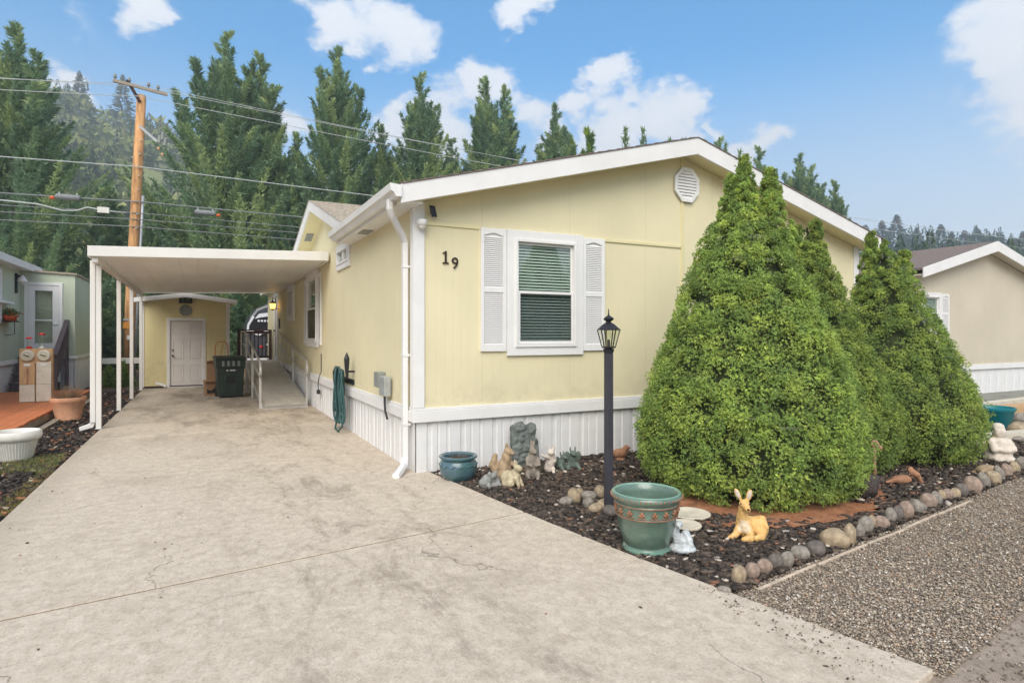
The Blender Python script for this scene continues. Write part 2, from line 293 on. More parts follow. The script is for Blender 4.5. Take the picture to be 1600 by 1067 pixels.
# ------------------------------------------------------------------ mesh helpers
class MB:
    def __init__(self): self.v = []; self.f = []
    def add(self, vs, fs):
        b = len(self.v); self.v += [tuple(p) for p in vs]; self.f += [tuple(b + i for i in q) for q in fs]; return self
    def box(self, x0, x1, y0, y1, z0, z1):
        return self.add([(x, y, z) for z in (z0, z1) for y in (y0, y1) for x in (x0, x1)],
                        [(0, 2, 3, 1), (4, 5, 7, 6), (0, 1, 5, 4), (2, 6, 7, 3), (0, 4, 6, 2), (1, 3, 7, 5)])
    def prism(self, poly, a, b, axis='y'):          # poly in the two other axes, extruded from a to b
        n = len(poly)
        def mk(p, t):
            return {'y': (p[0], t, p[1]), 'x': (t, p[0], p[1]), 'z': (p[0], p[1], t)}[axis]
        vs = [mk(p, a) for p in poly] + [mk(p, b) for p in poly]
        fs = [tuple(range(n)), tuple(range(2 * n - 1, n - 1, -1))] + [((i + 1) % n, i, n + i, n + (i + 1) % n) for i in range(n)]
        return self.add(vs, fs)
    def bar(self, p, q, w, h, up=(0, 0, 1)):        # square bar from p to q
        p, q = Vector(p), Vector(q); d = (q - p).normalized(); u = Vector(up)
        sx = d.cross(u)
        if sx.length < 1e-4: sx = d.cross(Vector((1, 0, 0)))
        sx.normalize(); u = sx.cross(d).normalized()
        vs = [c + sx * a * w / 2 + u * b * h / 2 for c in (p, q) for a, b in ((-1, -1), (1, -1), (1, 1), (-1, 1))]
        return self.add(vs, [(0, 1, 2, 3), (7, 6, 5, 4)] + [(i, i + 4, (i + 1) % 4 + 4, (i + 1) % 4) for i in range(4)])
    def tube(self, pts, r, seg=8, cap=True):
        pts = [Vector(p) for p in pts]; n = len(pts); rr = r if hasattr(r, '__len__') else [r] * n
        prev = None; vs = []; fs = []
        for i, p in enumerate(pts):
            t = (pts[min(i + 1, n - 1)] - pts[max(i - 1, 0)]).normalized()
            if prev is None:
                a = t.cross(Vector((0, 0, 1)))
                if a.length < 1e-3: a = t.cross(Vector((1, 0, 0)))
            else: a = prev - t * prev.dot(t)
            a.normalize(); prev = a; b = t.cross(a)
            vs += [p + (a * math.cos(2 * math.pi * k / seg) + b * math.sin(2 * math.pi * k / seg)) * rr[i] for k in range(seg)]
        for i in range(n - 1):
            for k in range(seg): fs.append((i * seg + k, i * seg + (k + 1) % seg, (i + 1) * seg + (k + 1) % seg, (i + 1) * seg + k))
        if cap: fs += [tuple(range(seg - 1, -1, -1)), tuple((n - 1) * seg + k for k in range(seg))]
        return self.add(vs, fs)
    def lathe(self, prof, seg=32, c=(0, 0, 0), cap=True):
        vs = []; fs = []; n = len(prof)
        for r, z in prof: vs += [(c[0] + r * math.cos(2 * math.pi * k / seg), c[1] + r * math.sin(2 * math.pi * k / seg), c[2] + z) for k in range(seg)]
        for i in range(n - 1):
            for k in range(seg): fs.append((i * seg + k, i * seg + (k + 1) % seg, (i + 1) * seg + (k + 1) % seg, (i + 1) * seg + k))
        if cap: fs += [tuple(range(seg - 1, -1, -1)), tuple((n - 1) * seg + k for k in range(seg))]
        return self.add(vs, fs)
    def ell(self, c, r, seg=14, rings=9, rot=None):
        vs = []; fs = []; c = Vector(c); m = rot or Matrix.Identity(3)
        for i in range(rings + 1):
            a = math.pi * i / rings
            for k in range(seg):
                b = 2 * math.pi * k / seg
                vs.append(c + m @ Vector((r[0] * math.sin(a) * math.cos(b), r[1] * math.sin(a) * math.sin(b), r[2] * math.cos(a))))
        for i in range(rings):
            for k in range(seg): fs.append((i * seg + k, (i + 1) * seg + k, (i + 1) * seg + (k + 1) % seg, i * seg + (k + 1) % seg))
        return self.add(vs, fs)
    def build(self, name, mat, parent=None, xf=None, smooth=False, bev=0.0, merge=False):
        me = bpy.data.meshes.new(name)
        vs = self.v if xf is None else [tuple(xf @ Vector(p)) for p in self.v]
        me.from_pydata(vs, [], self.f); me.materials.append(MATS[mat])
        if merge:
            bm = bmesh.new(); bm.from_mesh(me); bmesh.ops.remove_doubles(bm, verts=bm.verts, dist=1e-5); bm.to_mesh(me); bm.free()
        bm = bmesh.new(); bm.from_mesh(me); bmesh.ops.recalc_face_normals(bm, faces=bm.faces); bm.to_mesh(me); bm.free()
        if smooth: me.polygons.foreach_set('use_smooth', [True] * len(me.polygons))
        return link(name, me, parent, bev, smooth)
def link(name, me, parent=None, bev=0.0, smooth=False):
    o = bpy.data.objects.new(name, me); COL.objects.link(o)
    if parent is not None: attach(o, parent)
    if bev:
        b = o.modifiers.new('bevel', 'BEVEL'); b.width = bev; b.segments = 2; b.limit_method = 'ANGLE'; b.angle_limit = R(40)
    return o
ORIG = {}
def attach(o, parent):
    o.parent = parent; p = ORIG.get(parent.name, Vector((0, 0, 0)))
    root = parent
    if root.parent is None: o.location = tuple(-p)        # meshes are written in world metres, the root stands at its base
    ORIG[o.name] = Vector((0, 0, 0))
def tag(o, label=None, cat=None, group=None, kind=None):
    if label: o['label'] = label
    if cat: o['category'] = cat
    if group: o['group'] = group
    if kind: o['kind'] = kind
    return o
def thing(name, label, cat, loc=(0, 0, 0), group=None):
    o = bpy.data.objects.new(name, None); COL.objects.link(o); o.location = loc; o.empty_display_size = 0.2
    ORIG[o.name] = Vector(loc); return tag(o, label, cat, group)
def local_thing(name, label, cat, loc, rz=0.0, group=None, sc=1.0):   # parts written in the thing's own metres
    o = thing(name, label, cat, loc, group); ORIG[o.name] = Vector((0, 0, 0)); o.rotation_euler = (0, 0, rz); o.scale = (sc, sc, sc); return o
def smooth_by_angle(o, ang=35):
    me = o.data; me.polygons.foreach_set('use_smooth', [True] * len(me.polygons))
    bm = bmesh.new(); bm.from_mesh(me)
    for e in bm.edges:
        if len(e.link_faces) == 2 and e.calc_face_angle(0) > R(ang): e.smooth = False
    bm.to_mesh(me); bm.free(); return o
def struct(o): o['kind'] = 'structure'; return o
ORD = ['first', 'second', 'third', 'fourth', 'fifth', 'sixth', 'seventh', 'eighth', 'ninth', 'tenth', 'eleventh', 'twelfth', 'thirteenth', 'fourteenth', 'fifteenth', 'sixteenth', 'seventeenth', 'eighteenth', 'nineteenth', 'twentieth', 'twenty-first', 'twenty-second', 'twenty-third', 'twenty-fourth', 'twenty-fifth', 'twenty-sixth', 'twenty-seventh', 'twenty-eighth', 'twenty-ninth', 'thirtieth', 'thirty-first', 'thirty-second', 'thirty-third', 'thirty-fourth']
def rot_random(n, g=rng):
    q = g.normal(size=(n, 4)); q /= np.linalg.norm(q, axis=1)[:, None]; w, x, y, z = q.T
    return np.stack([np.stack([1 - 2 * (y * y + z * z), 2 * (x * y - z * w), 2 * (x * z + y * w)], -1),
                     np.stack([2 * (x * y + z * w), 1 - 2 * (x * x + z * z), 2 * (y * z - x * w)], -1),
                     np.stack([2 * (x * z - y * w), 2 * (y * z + x * w), 1 - 2 * (x * x + y * y)], -1)], 1)
def np_mesh(name, V, F, mat, C=None, NV=None):
    """V (n,3), F (m,k) with one k; C per vertex colour"""
    me = bpy.data.meshes.new(name); V = np.asarray(V, np.float32); F = np.asarray(F, np.int32)
    me.vertices.add(len(V)); me.vertices.foreach_set('co', V.ravel())
    k = F.shape[1]; me.loops.add(F.size); me.loops.foreach_set('vertex_index', F.ravel())
    me.polygons.add(len(F)); me.polygons.foreach_set('loop_start', np.arange(0, F.size, k, dtype=np.int32))
    me.update(calc_edges=True)
    if C is not None:
        a = me.color_attributes.new('Col', 'FLOAT_COLOR', 'POINT')
        a.data.foreach_set('color', np.concatenate([C, np.ones((len(C), 1))], 1).astype(np.float32).ravel())
    me.materials.append(MATS[mat])
    if NV is not None:
        me.polygons.foreach_set('use_smooth', [True] * len(F)); NV = NV / (np.linalg.norm(NV, axis=1)[:, None] + 1e-9); me.normals_split_custom_set_from_vertices(NV.astype(np.float32))
    return me
def scatter(P, scale, base_v, base_f, C, Rm=None, g=rng, jitter=0.0):
    n = len(P); Rm = rot_random(n, g) if Rm is None else Rm
    bv = base_v[None] * np.ones((n, 1, 1))
    if jitter: bv = bv * (1 + g.uniform(-jitter, jitter, bv.shape))
    v = np.einsum('nij,nkj->nki', Rm, bv * scale[:, None, :]) + P[:, None, :]
    f = base_f[None] + (np.arange(n) * len(base_v))[:, None, None]
    c = np.repeat(C, len(base_v), 0)
    return v.reshape(-1, 3), f.reshape(-1, base_f.shape[1]), c
OCT_V = np.array([(1, 0, 0), (-1, 0, 0), (0, 1, 0), (0, -1, 0), (0, 0, 1), (0, 0, -1)], float)
OCT_F = np.array([(0, 2, 4), (2, 1, 4), (1, 3, 4), (3, 0, 4), (2, 0, 5), (1, 2, 5), (3, 1, 5), (0, 3, 5)])
CUB_V = np.array([(x, y, z) for z in (-1, 1) for y in (-1, 1) for x in (-1, 1)], float)
CUB_F = np.array([(0, 2, 3, 1), (4, 5, 7, 6), (0, 1, 5, 4), (2, 6, 7, 3), (0, 4, 6, 2), (1, 3, 7, 5)])
def pal(cols, n, g=rng, var=0.15, p=None):
    c = np.array(cols)[g.choice(len(cols), n, p=p)]; return np.clip(c * g.uniform(1 - var, 1 + var, (n, 1)), 0, 1)
def inside(px, py, poly):
    r = np.zeros(len(px), bool); n = len(poly)
    for i in range(n):
        x0, y0 = poly[i]; x1, y1 = poly[(i + 1) % n]
        c = ((y0 > py) != (y1 > py)) & (px < (x1 - x0) * (py - y0) / (y1 - y0 + 1e-12) + x0); r ^= c
    return r
def sample_poly(poly, n, g=rng, near=0.0):
    xs = [p[0] for p in poly]; ys = [p[1] for p in poly]; out = []
    tot = 0
    while tot < n:
        x = g.uniform(min(xs), max(xs), n * 2); y = g.uniform(min(ys), max(ys), n * 2); k = inside(x, y, poly)
        if near: k &= g.random(len(x)) < np.clip((near / np.hypot(x, y)) ** 1.5, 0, 1)
        out.append(np.stack([x[k], y[k]], 1)); tot += k.sum()
    return np.concatenate(out)[:n]
def smooth_noise(P, f, seed=0, oct=3):
    g = np.random.default_rng(seed); v = np.zeros(len(P)); a = 1.0
    for o in range(oct):
        for k in range(4):
            d = g.normal(size=3); d *= f / np.linalg.norm(d); v += a * np.sin(P @ d * 2 * math.pi + g.uniform(0, 6.28)) / 4
        f *= 2.1; a *= 0.55
    return v

# ------------------------------------------------------------------ the setting: ground, road, beds, driveway, hills
def sheet(name, poly, z, mat):
    return struct(MB().add([(x, y, z) for x, y in poly], [tuple(range(len(poly)))]).build(name, mat))
sheet('ground', [(-1500, -1500), (1500, -1500), (1500, 1500), (-1500, 1500)], -0.11, 'dirt')
# dark soil shows in the open joints
road_y = lambda x: 1.60 + 0.150 * (x - 2.85)
bed_y = lambda x: 2.66 + 0.143 * (x - 2.82)
sheet('road', [(-40, road_y(-40)), (-40, road_y(-40) - 6.5), (60, road_y(60) - 6.5), (60, road_y(60))], -0.045, 'asphalt')
DRV_R = [(3.02, 1.60), (2.96, 1.95), (2.84, 2.60), (2.72, 3.25), (2.62, 3.85), (2.54, 4.40), (2.47, 5.0), (2.40, 5.6), (2.33, 6.12), (2.27, 6.6)]
bed_poly = [(x + 0.0, y) for x, y in DRV_R[2:]] + [(10.8, 6.6), (10.8, bed_y(10.8)), (2.84, bed_y(2.84))]
def bumpy(name, poly, z, mat, step, amp, seed):
    xs = np.arange(min(p[0] for p in poly), max(p[0] for p in poly) + step, step); ys = np.arange(min(p[1] for p in poly), max(p[1] for p in poly) + step, step)
    X, Y = np.meshgrid(xs, ys); P = np.stack([X.ravel(), Y.ravel(), np.zeros(X.size)], 1)
    P[:, 2] = z + amp * smooth_noise(P, 1.1, seed, 4)
    nx = len(xs); i = np.arange(X.size).reshape(X.shape)
    F = np.stack([i[:-1, :-1], i[:-1, 1:], i[1:, 1:], i[1:, :-1]], -1).reshape(-1, 4)
    c = P[F].mean(1); F = F[inside(c[:, 0], c[:, 1], poly)]
    me = np_mesh(name, P, F, mat); me.polygons.foreach_set('use_smooth', [True] * len(F))
    return struct(link(name, me))
grow = [(2.15, 6.7), (2.2, 6.2), (2.45, 4.2), (2.86, 2.66), (10.9, bed_y(10.9) - 0.02), (10.9, 6.7)]
bumpy('flower_bed', grow, -0.035, 'mulch_bed', 0.06, 0.022, 5)
gravel_poly = [(2.86, 2.62), (3.04, 1.58), (14, road_y(14)), (14, bed_y(14)), (2.84, bed_y(2.84))]
sheet('gravel_strip', [(2.7, 2.68), (2.9, road_y(2.9) - 0.05), (40, road_y(40) - 0.05), (40, bed_y(40)), (10, bed_y(10))], -0.038, 'gravel_bed')
bumpy('soil_mound', [(4.05 + 1.15 * 1.5 * math.cos(a) * 0.8 + 0.75, 4.1 + 0.85 * math.sin(a)) for a in np.linspace(0, 2 * math.pi, 24)[:-1]], -0.005, 'red_soil', 0.05, 0.016, 9)
left_poly = [(-1.50, 2.0), (-1.50, 24.0), (-3.05, 24.0), (-3.05, 18.6), (-2.45, 18.6), (-2.45, 9.6), (-6, 9.6), (-6, 2.0)]
sheet('side_bed', [(-1.45, 1.6), (-1.45, 30), (-3.4, 30), (-7, 24), (-7, 1.6)], -0.05, 'mulch_bed')
sheet('side_yard', [(10.9, bed_y(10.9)), (40, bed_y(40)), (40, 40), (10.9, 40)], -0.055, 'side_gravel')

# driveway: cast slabs with open joints between them
drv = tag(thing('driveway', None, None), kind='structure')
def dr_x(y):
    pts = [(3.03, 1.0)] + DRV_R + [(2.13, 6.75), (2.13, 24)]
    for (x0, y0), (x1, y1) in zip(pts, pts[1:]):
        if y0 <= y <= y1: return x0 + (x1 - x0) * (y - y0) / (y1 - y0)
    return 2.13
joints = [lambda x: road_y(x) - 0.03, lambda x: 4.32 + 0.135 * x, lambda x: 7.75 + 0.05 * x, lambda x: 10.75 + 0.02 * x, lambda x: 14.9, lambda x: 20.12]
for a, b in zip(joints, joints[1:]):
    g0 = 0.012
    right = []
    y0 = a(dr_x(a(2.3))) + g0; y1 = b(dr_x(b(2.3))) - g0
    yy = [y0] + [p[1] for p in DRV_R if y0 + 0.05 < p[1] < y1 - 0.05] + [y1]
    right = [(dr_x(y), y) for y in yy]
    left = [(-1.49, b(-1.49) - g0), (-1.49, a(-1.49) + g0)]
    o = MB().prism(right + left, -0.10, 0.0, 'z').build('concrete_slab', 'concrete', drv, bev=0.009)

pmat('joint_sand', s(136, 119, 99), 0.95, 0.3, 6, 0.6, 60)
for jf in joints[1:-1]:
    MB().add([(-1.45, jf(-1.45) - 0.02, -0.007), (2.35, jf(2.35) - 0.02, -0.007), (2.35, jf(2.35) + 0.02, -0.007), (-1.45, jf(-1.45) + 0.02, -0.007)], [(0, 1, 2, 3)]).build('joint_filler', 'joint_sand', drv)

KEEP = [(*behind(1010, 866, 0.175), 0.17), (*behind(716, 751, 0.13), 0.13), (*behind(1070, 821, 0.02), 0.13), (*behind(1078, 803, 0.02), 0.17), (*behind(1163, 843, 0.10), 0.12), (*behind(1066, 863, 0.06), 0.09)] + [(*behind(q, 806 - abs(q - 1215) * 0.10, 0.10), 0.17) for q in range(1090, 1350, 18)]
# stones of the gravel, chips of the mulch: nobody could count them
def chips(name, poly, n, size, cols, p, z, mat, near=3.5, flat=0.55, label='', cat='', cube=False):
    q = sample_poly(poly, n, rng, near); P = np.concatenate([q, np.full((n, 1), z)], 1)
    if name == 'bark_mulch':
        for (ex, ey, er) in KEEP: P[np.hypot(P[:, 0] - ex, P[:, 1] - ey) < er, 2] -= 0.12
    P[:, 2] += rng.uniform(0, size * 0.7, n)
    sc = rng.uniform(0.45, 1.0, (n, 1)) ** 1.5 * size * np.stack([rng.uniform(0.7, 1.5, n), rng.uniform(0.5, 1, n), rng.uniform(0.35, flat, n)], 1)
    C = pal(cols, n, rng, 0.28, p)
    az = rng.uniform(0, 6.28, n); tl = rng.normal(0, 0.35, n)
    ca, sa, ct, st = np.cos(az), np.sin(az), np.cos(tl), np.sin(tl)
    Rm = np.stack([np.stack([ca, -sa * ct, sa * st], -1), np.stack([sa, ca * ct, -ca * st], -1), np.stack([0 * ca, st, ct], -1)], 1)
    v, f, c = scatter(P, sc, CUB_V if cube else OCT_V, CUB_F if cube else OCT_F, C, Rm, rng, 0.35)
    o = link(name, np_mesh(name, v, f, mat, c)); tag(o, label, cat, kind='stuff'); return o
chips('gravel', gravel_poly, 46000, 0.0125, [s(170, 154, 136), s(140, 126, 112), s(190, 176, 156), s(116, 106, 96), s(222, 214, 202), s(178, 146, 120)], [.32, .26, .2, .12, .05, .05], -0.034, 'pebble', 3.2, 0.7, 'loose grey and tan gravel between the stone border and the road', 'gravel')
chips('bark_mulch', bed_poly, 30000, 0.022, [s(80, 70, 63), s(60, 53, 49), s(98, 86, 76), s(120, 104, 90), s(150, 108, 84), s(204, 192, 178)], [.36, .28, .22, .09, .025, .025], -0.02, 'bits', 4.0, 0.5, 'dark bark mulch covering the planting bed before the yellow house', 'mulch', True)
chips('side_mulch', [(-1.52, 5.0), (-1.52, 20.0), (-2.4, 20), (-2.4, 9.6), (-4.5, 9.6), (-4.5, 5.0)], 9000, 0.030, [s(62, 55, 50), s(48, 43, 40), s(88, 78, 70), s(150, 102, 74), s(190, 176, 158)], [.4, .28, .2, .09, .03], -0.04, 'bits', 9, 0.5, 'dark mulch strip between the driveway and the neighbouring wooden deck', 'mulch', True)
# crumbs of gravel spilled on the concrete edge
chips('spilled_gravel', [(2.55, 1.68), (2.70, 2.9), (2.9, 2.6), (3.02, 1.66)], 240, 0.009, [s(120, 108, 96), s(70, 62, 56), s(160, 146, 128)], [.4, .3, .3], 0.003, 'pebble', 9, 0.7, 'gravel crumbs spilled over the front corner of the driveway', 'gravel')
chips('spilled_gravel', [(2.9, road_y(2.9) - 0.30), (9, road_y(9) - 0.30), (9, road_y(9) + 0.02), (2.9, road_y(2.9) + 0.02)], 900, 0.012, [s(150, 136, 120), s(110, 98, 88), s(180, 166, 148)], [.4, .3, .3], -0.042, 'pebble', 4, 0.7, 'stray gravel along the ragged edge of the road', 'gravel')
chips('leaf_litter', [(-1.45, 3.0), (-1.45, 12), (2.1, 12), (2.3, 6), (2.7, 2.6)], 130, 0.011, [s(86, 70, 50), s(60, 50, 42), s(170, 110, 60)], [.4, .4, .2], 0.004, 'bits', 9, 0.4, 'small dry leaf bits scattered on the driveway concrete', 'litter')

def grass(name, poly, n, h, cols, label):
    q = sample_poly(poly, n, rng); z0 = np.full(n, -0.05); az = rng.uniform(0, 6.28, n); hh = h * rng.uniform(0.5, 1.2, n); ln = rng.uniform(0.3, 1.2, n) * hh
    w = 0.004
    b = np.stack([q[:, 0], q[:, 1], z0], 1); d = np.stack([np.cos(az), np.sin(az), np.zeros(n)], 1); sd_ = np.stack([-np.sin(az), np.cos(az), np.zeros(n)], 1)
    V = np.stack([b - sd_ * w, b + sd_ * w, b + d * ln[:, None] + np.array([0, 0, 1]) * hh[:, None]], 1).reshape(-1, 3)
    C = np.repeat(pal(cols, n), 3, 0); o = link(name, np_mesh(name, V, np.arange(3 * n).reshape(-1, 3), 'leaf', C)); tag(o, label, 'grass', kind='stuff')
GR = [s(128, 140, 80), s(108, 124, 66), s(150, 150, 92), s(160, 140, 96)]
def pxpoly(pts): return [ground(x, y) for x, y in pts]
grass('grass', pxpoly([(0, 722), (30, 712), (105, 706), (98, 716), (70, 738), (30, 735), (0, 738)]), 5000, 0.06, GR, 'patch of thin green grass by the white plastic pot')
grass('grass', [(-1.52, 5.0), (-1.52, 8.6), (-1.64, 8.6), (-1.78, 5.0)], 4200, 0.05, GR + [s(170, 130, 80)] * 2, 'dry grass fringe along the left driveway edge')
grass('grass', [(3.9, 1.95), (4.15, 2.0), (4.2, 2.12), (3.95, 2.1)], 40, 0.03, GR, 'few weeds sprouting in the gravel near the road')

# hills: a ring of terrain beyond the tree row, high on the left and low on the right
HILL_PTS = [(-180, 0.13), (-75, 0.22), (-45, 0.31), (-36, 0.305), (-31, 0.285), (-26, 0.25), (-15, 0.19), (0, 0.14), (18, 0.125), (28, 0.122), (34, 0.108), (41, 0.085), (60, 0.09), (110, 0.10), (180, 0.13)]
def hill_tan(deg): return np.interp(deg, [p[0] for p in HILL_PTS], [p[1] for p in HILL_PTS])
def hill_z(x, y):
    r = np.hypot(x, y); az = np.degrees(np.arctan2(x * RT[0] + y * RT[1], x * FW[0] + y * FW[1]))
    rr = 270 + 30 * np.sin(np.radians(az * 3)); t = np.clip((r - 55) / (rr - 55), 0, 1.6)
    prof = np.where(t < 1, t ** 1.35, 1 - 0.5 * (t - 1))
    P = np.stack([x / 60, y / 60, 0 * x], -1).reshape(-1, 3)
    return hill_tan(az) * rr * prof + (smooth_noise(P, 0.7, 4, 3).reshape(np.shape(x))) * 4.5 * np.clip(t, 0, 1) - 0.4
def hills():
    az = np.radians(np.arange(0, 360, 1.5)); r = np.linspace(55, 335, 40)
    A, Rr = np.meshgrid(az, r); X = Rr * np.sin(A); Y = Rr * np.cos(A); Z = hill_z(X, Y)
    n = len(az); i = np.arange(A.size).reshape(A.shape); j = np.roll(i, -1, 1)
    F = np.stack([i[:-1], j[:-1], j[1:], i[1:]], -1).reshape(-1, 4)
    me = np_mesh('hills', np.stack([X.ravel(), Y.ravel(), Z.ravel()], 1), F, 'hill'); me.polygons.foreach_set('use_smooth', [True] * len(F))
    struct(link('hills', me))
hills()
W.cycles.sampling_method = 'MANUAL'; W.cycles.sample_map_resolution = 512

# ------------------------------------------------------------------ building helpers
def wall_xf(side, x, y, z):            # local x along the wall, local -y outward
    if side == 'front': return Matrix.Translation((x, y, z))
    if side == 'left': return Matrix.Translation((x, y, z)) @ Matrix.Rotation(R(-90), 4, 'Z')
    if side == 'right': return Matrix.Translation((x, y, z)) @ Matrix.Rotation(R(90), 4, 'Z')
def ring(mb, x0, x1, z0, z1, t, y0, y1):      # picture-frame of four boards butted end to end
    mb.box(x0, x0 + t, y0, y1, z0, z1); mb.box(x1 - t, x1, y0, y1, z0, z1)
    mb.box(x0 + t, x1 - t, y0, y1, z0, z0 + t); mb.box(x0 + t, x1 - t, y0, y1, z1 - t, z1); return mb
def window(house, xf, w, h, trim=0.11, trim_side=None, mode='h', slats=True, mat='white', top=None, bottom=None):
    ts = trim_side or trim; tt = top or trim; tb = bottom or trim
    m = MB(); a, b = -w / 2, w / 2
    m.box(a - ts, a, -0.035, 0.0, -tb, h + tt); m.box(b, b + ts, -0.035, 0.0, -tb, h + tt)
    m.box(a, b, -0.035, 0.0, -tb, 0); m.box(a, b, -0.035, 0.0, h, h + tt)
    win = m.build('window', mat, house, xf, bev=0.004)
    f = 0.035
    m = ring(MB(), a - 0.012, b + 0.012, -0.012, h + 0.012, f, -0.052, 0.06); m.build('frame', mat, win, xf, bev=0.004)
    if mode == 'h':
        mid = h * 0.505
        m = ring(MB(), a + 0.026, b - 0.026, mid - 0.02, h - 0.026, 0.028, -0.004, 0.018); m.build('sash', mat, win, xf, bev=0.003)
        m = ring(MB(), a + 0.026, b - 0.026, 0.026, mid + 0.022, 0.034, -0.03, -0.006); m.build('sash', mat, win, xf, bev=0.003)
        MB().box(a + 0.05, b - 0.05, 0.004, 0.008, mid, h - 0.05).build('pane', 'glass', win, xf)
        MB().box(a + 0.055, b - 0.055, -0.016, -0.012, 0.055, mid - 0.005).build('pane', 'glass', win, xf)
        if slats: MB().box(a + 0.055, b - 0.055, -0.024, -0.023, 0.055, mid - 0.005).build('insect_screen', 'glass_screen', win, xf)
    else:
        MB().box(-0.018, 0.018, -0.03, 0.02, 0.02, h - 0.02).build('mullion', mat, win, xf)
        for sx in (-1, 1):
            x0, x1 = (a + 0.022, -0.018) if sx < 0 else (0.018, b - 0.022)
            MB().box(x0, x1, 0.0, 0.004, 0.022, h - 0.022).build('pane', 'glass', win, xf)
    if slats:
        n = int(h / 0.037); me = None
        for i in range(n):
            z = 0.04 + (h - 0.07) * i / (n - 1)
            if me is None:
                t = R(44); sl = MB(); hw = 0.0185
                sl.prism([(0.035 - hw * math.cos(t), z - hw * math.sin(t)), (0.035 + hw * math.cos(t), z + hw * math.sin(t)), (0.036 + hw * math.cos(t), z + hw * math.sin(t) - 0.0015), (0.036 - hw * math.cos(t), z - hw * math.sin(t) - 0.0015)], a + 0.03, b - 0.03, 'x')
                o = sl.build('slat', 'slat_paint', win, xf); me = o.data; z00 = z
            else:
                o = link('slat', me, win); o.location = (0, 0, z - z00)
        MB().box(a, b, 0.30, 0.31, 0, h).build('backing', 'unlit_room', win, xf)  # near-black sheet painted as the dark of the unlit room
    else:
        MB().box(a, b, 0.25, 0.26, 0, h).build('backing', 'unlit_room', win, xf)
    return win
def shutter(house, xf, w, h, n1=26, n2=26, mat='white'):
    m = MB(); st = 0.042; y0, y1 = -0.030, -0.002; a, b = -w / 2, w / 2; zm = h * 0.50
    m.box(a, a + st, y0, y1, 0, h); m.box(b - st, b, y0, y1, 0, h)
    m.box(a + st, b - st, y0, y1, 0, 0.085); m.box(a + st, b - st, y0, y1, zm - 0.03, zm + 0.03)
    arch = [(a + st, h), (a + st, h - 0.088)] + [(x, h - 0.088 + 0.032 * max(0, math.cos(x / (b - st) * 1.45)) ** 1.5) for x in np.linspace(a + st, b - st, 13)] + [(b - st, h)]
    m.prism(arch[:1] + arch[2:], y0, y1, 'y')
    sh = m.build('shutter', mat, house, xf, bev=0.003)
    MB().box(a + 0.01, b - 0.01, -0.006, -0.001, 0.01, h - 0.01).build('backing', mat, sh, xf)
    me = None
    for z0, z1, n in ((0.085, zm - 0.03, n1), (zm + 0.03, h - 0.088, n2)):
        p = (z1 - z0) / n
        for i in range(n):
            z = z0 + p * i
            if me is None:
                o = MB().prism([(-0.025, z), (-0.009, z + p * 0.95), (-0.007, z + p * 0.95), (-0.022, z)], a + st, b - st, 'x').build('louver', mat, sh, xf); me = o.data; zz = z
            else:
                o = link('louver', me, sh); o.location = (0, 0, z - zz)
    return sh
def skirt(house, side, p0, p1, fixed, z0, z1, mat='vinyl', pitch=0.41):
    n = max(1, round(abs(p1 - p0) / pitch)); w = (p1 - p0) / n
    prof = [(0, 0), (0.30, 0), (0.33, 0.014), (0.44, 0.014), (0.47, 0), (0.60, 0), (0.62, 0.005), (0.66, 0.005), (0.68, 0), (0.88, 0), (0.90, 0.014), (0.975, 0.014), (0.99, -0.004), (1.0, -0.004)]
    me = None
    for i in range(n):
        if me is None:
            V = []; nn = len(prof)
            for t in (0, 0.006):
                for z in (z0, z1):
                    for (q, d) in prof:
                        V.append((p0 + q * w, fixed + d + t, z) if side == 'front' else ((fixed + d + t) if side == 'left' else (fixed - d - t), p0 + q * w, z))
            F = []
            for base in (0, 2 * nn):
                F += [(base + k, base + k + 1, base + nn + k + 1, base + nn + k) for k in range(nn - 1)]
            o = MB().add(V, F).build('skirt_panel', mat, house); me = o.data; b0 = o.location.copy()
        else:
            o = link('skirt_panel', me, house)
            o.location = b0 + (Vector((w * i, 0, 0)) if side == 'front' else Vector((0, w * i, 0)))
def text_mesh(txt, size, ext):
    cu = bpy.data.curves.new('txt', 'FONT'); cu.body = txt; cu.size = size; cu.extrude = ext; cu.align_x = 'CENTER'; cu.offset = 0.0
    o = bpy.data.objects.new('txt', cu); COL.objects.link(o); dg = bpy.context.evaluated_depsgraph_get()
    me = bpy.data.meshes.new_from_object(o.evaluated_get(dg)); bpy.data.objects.remove(o); bpy.data.curves.remove(cu); return me

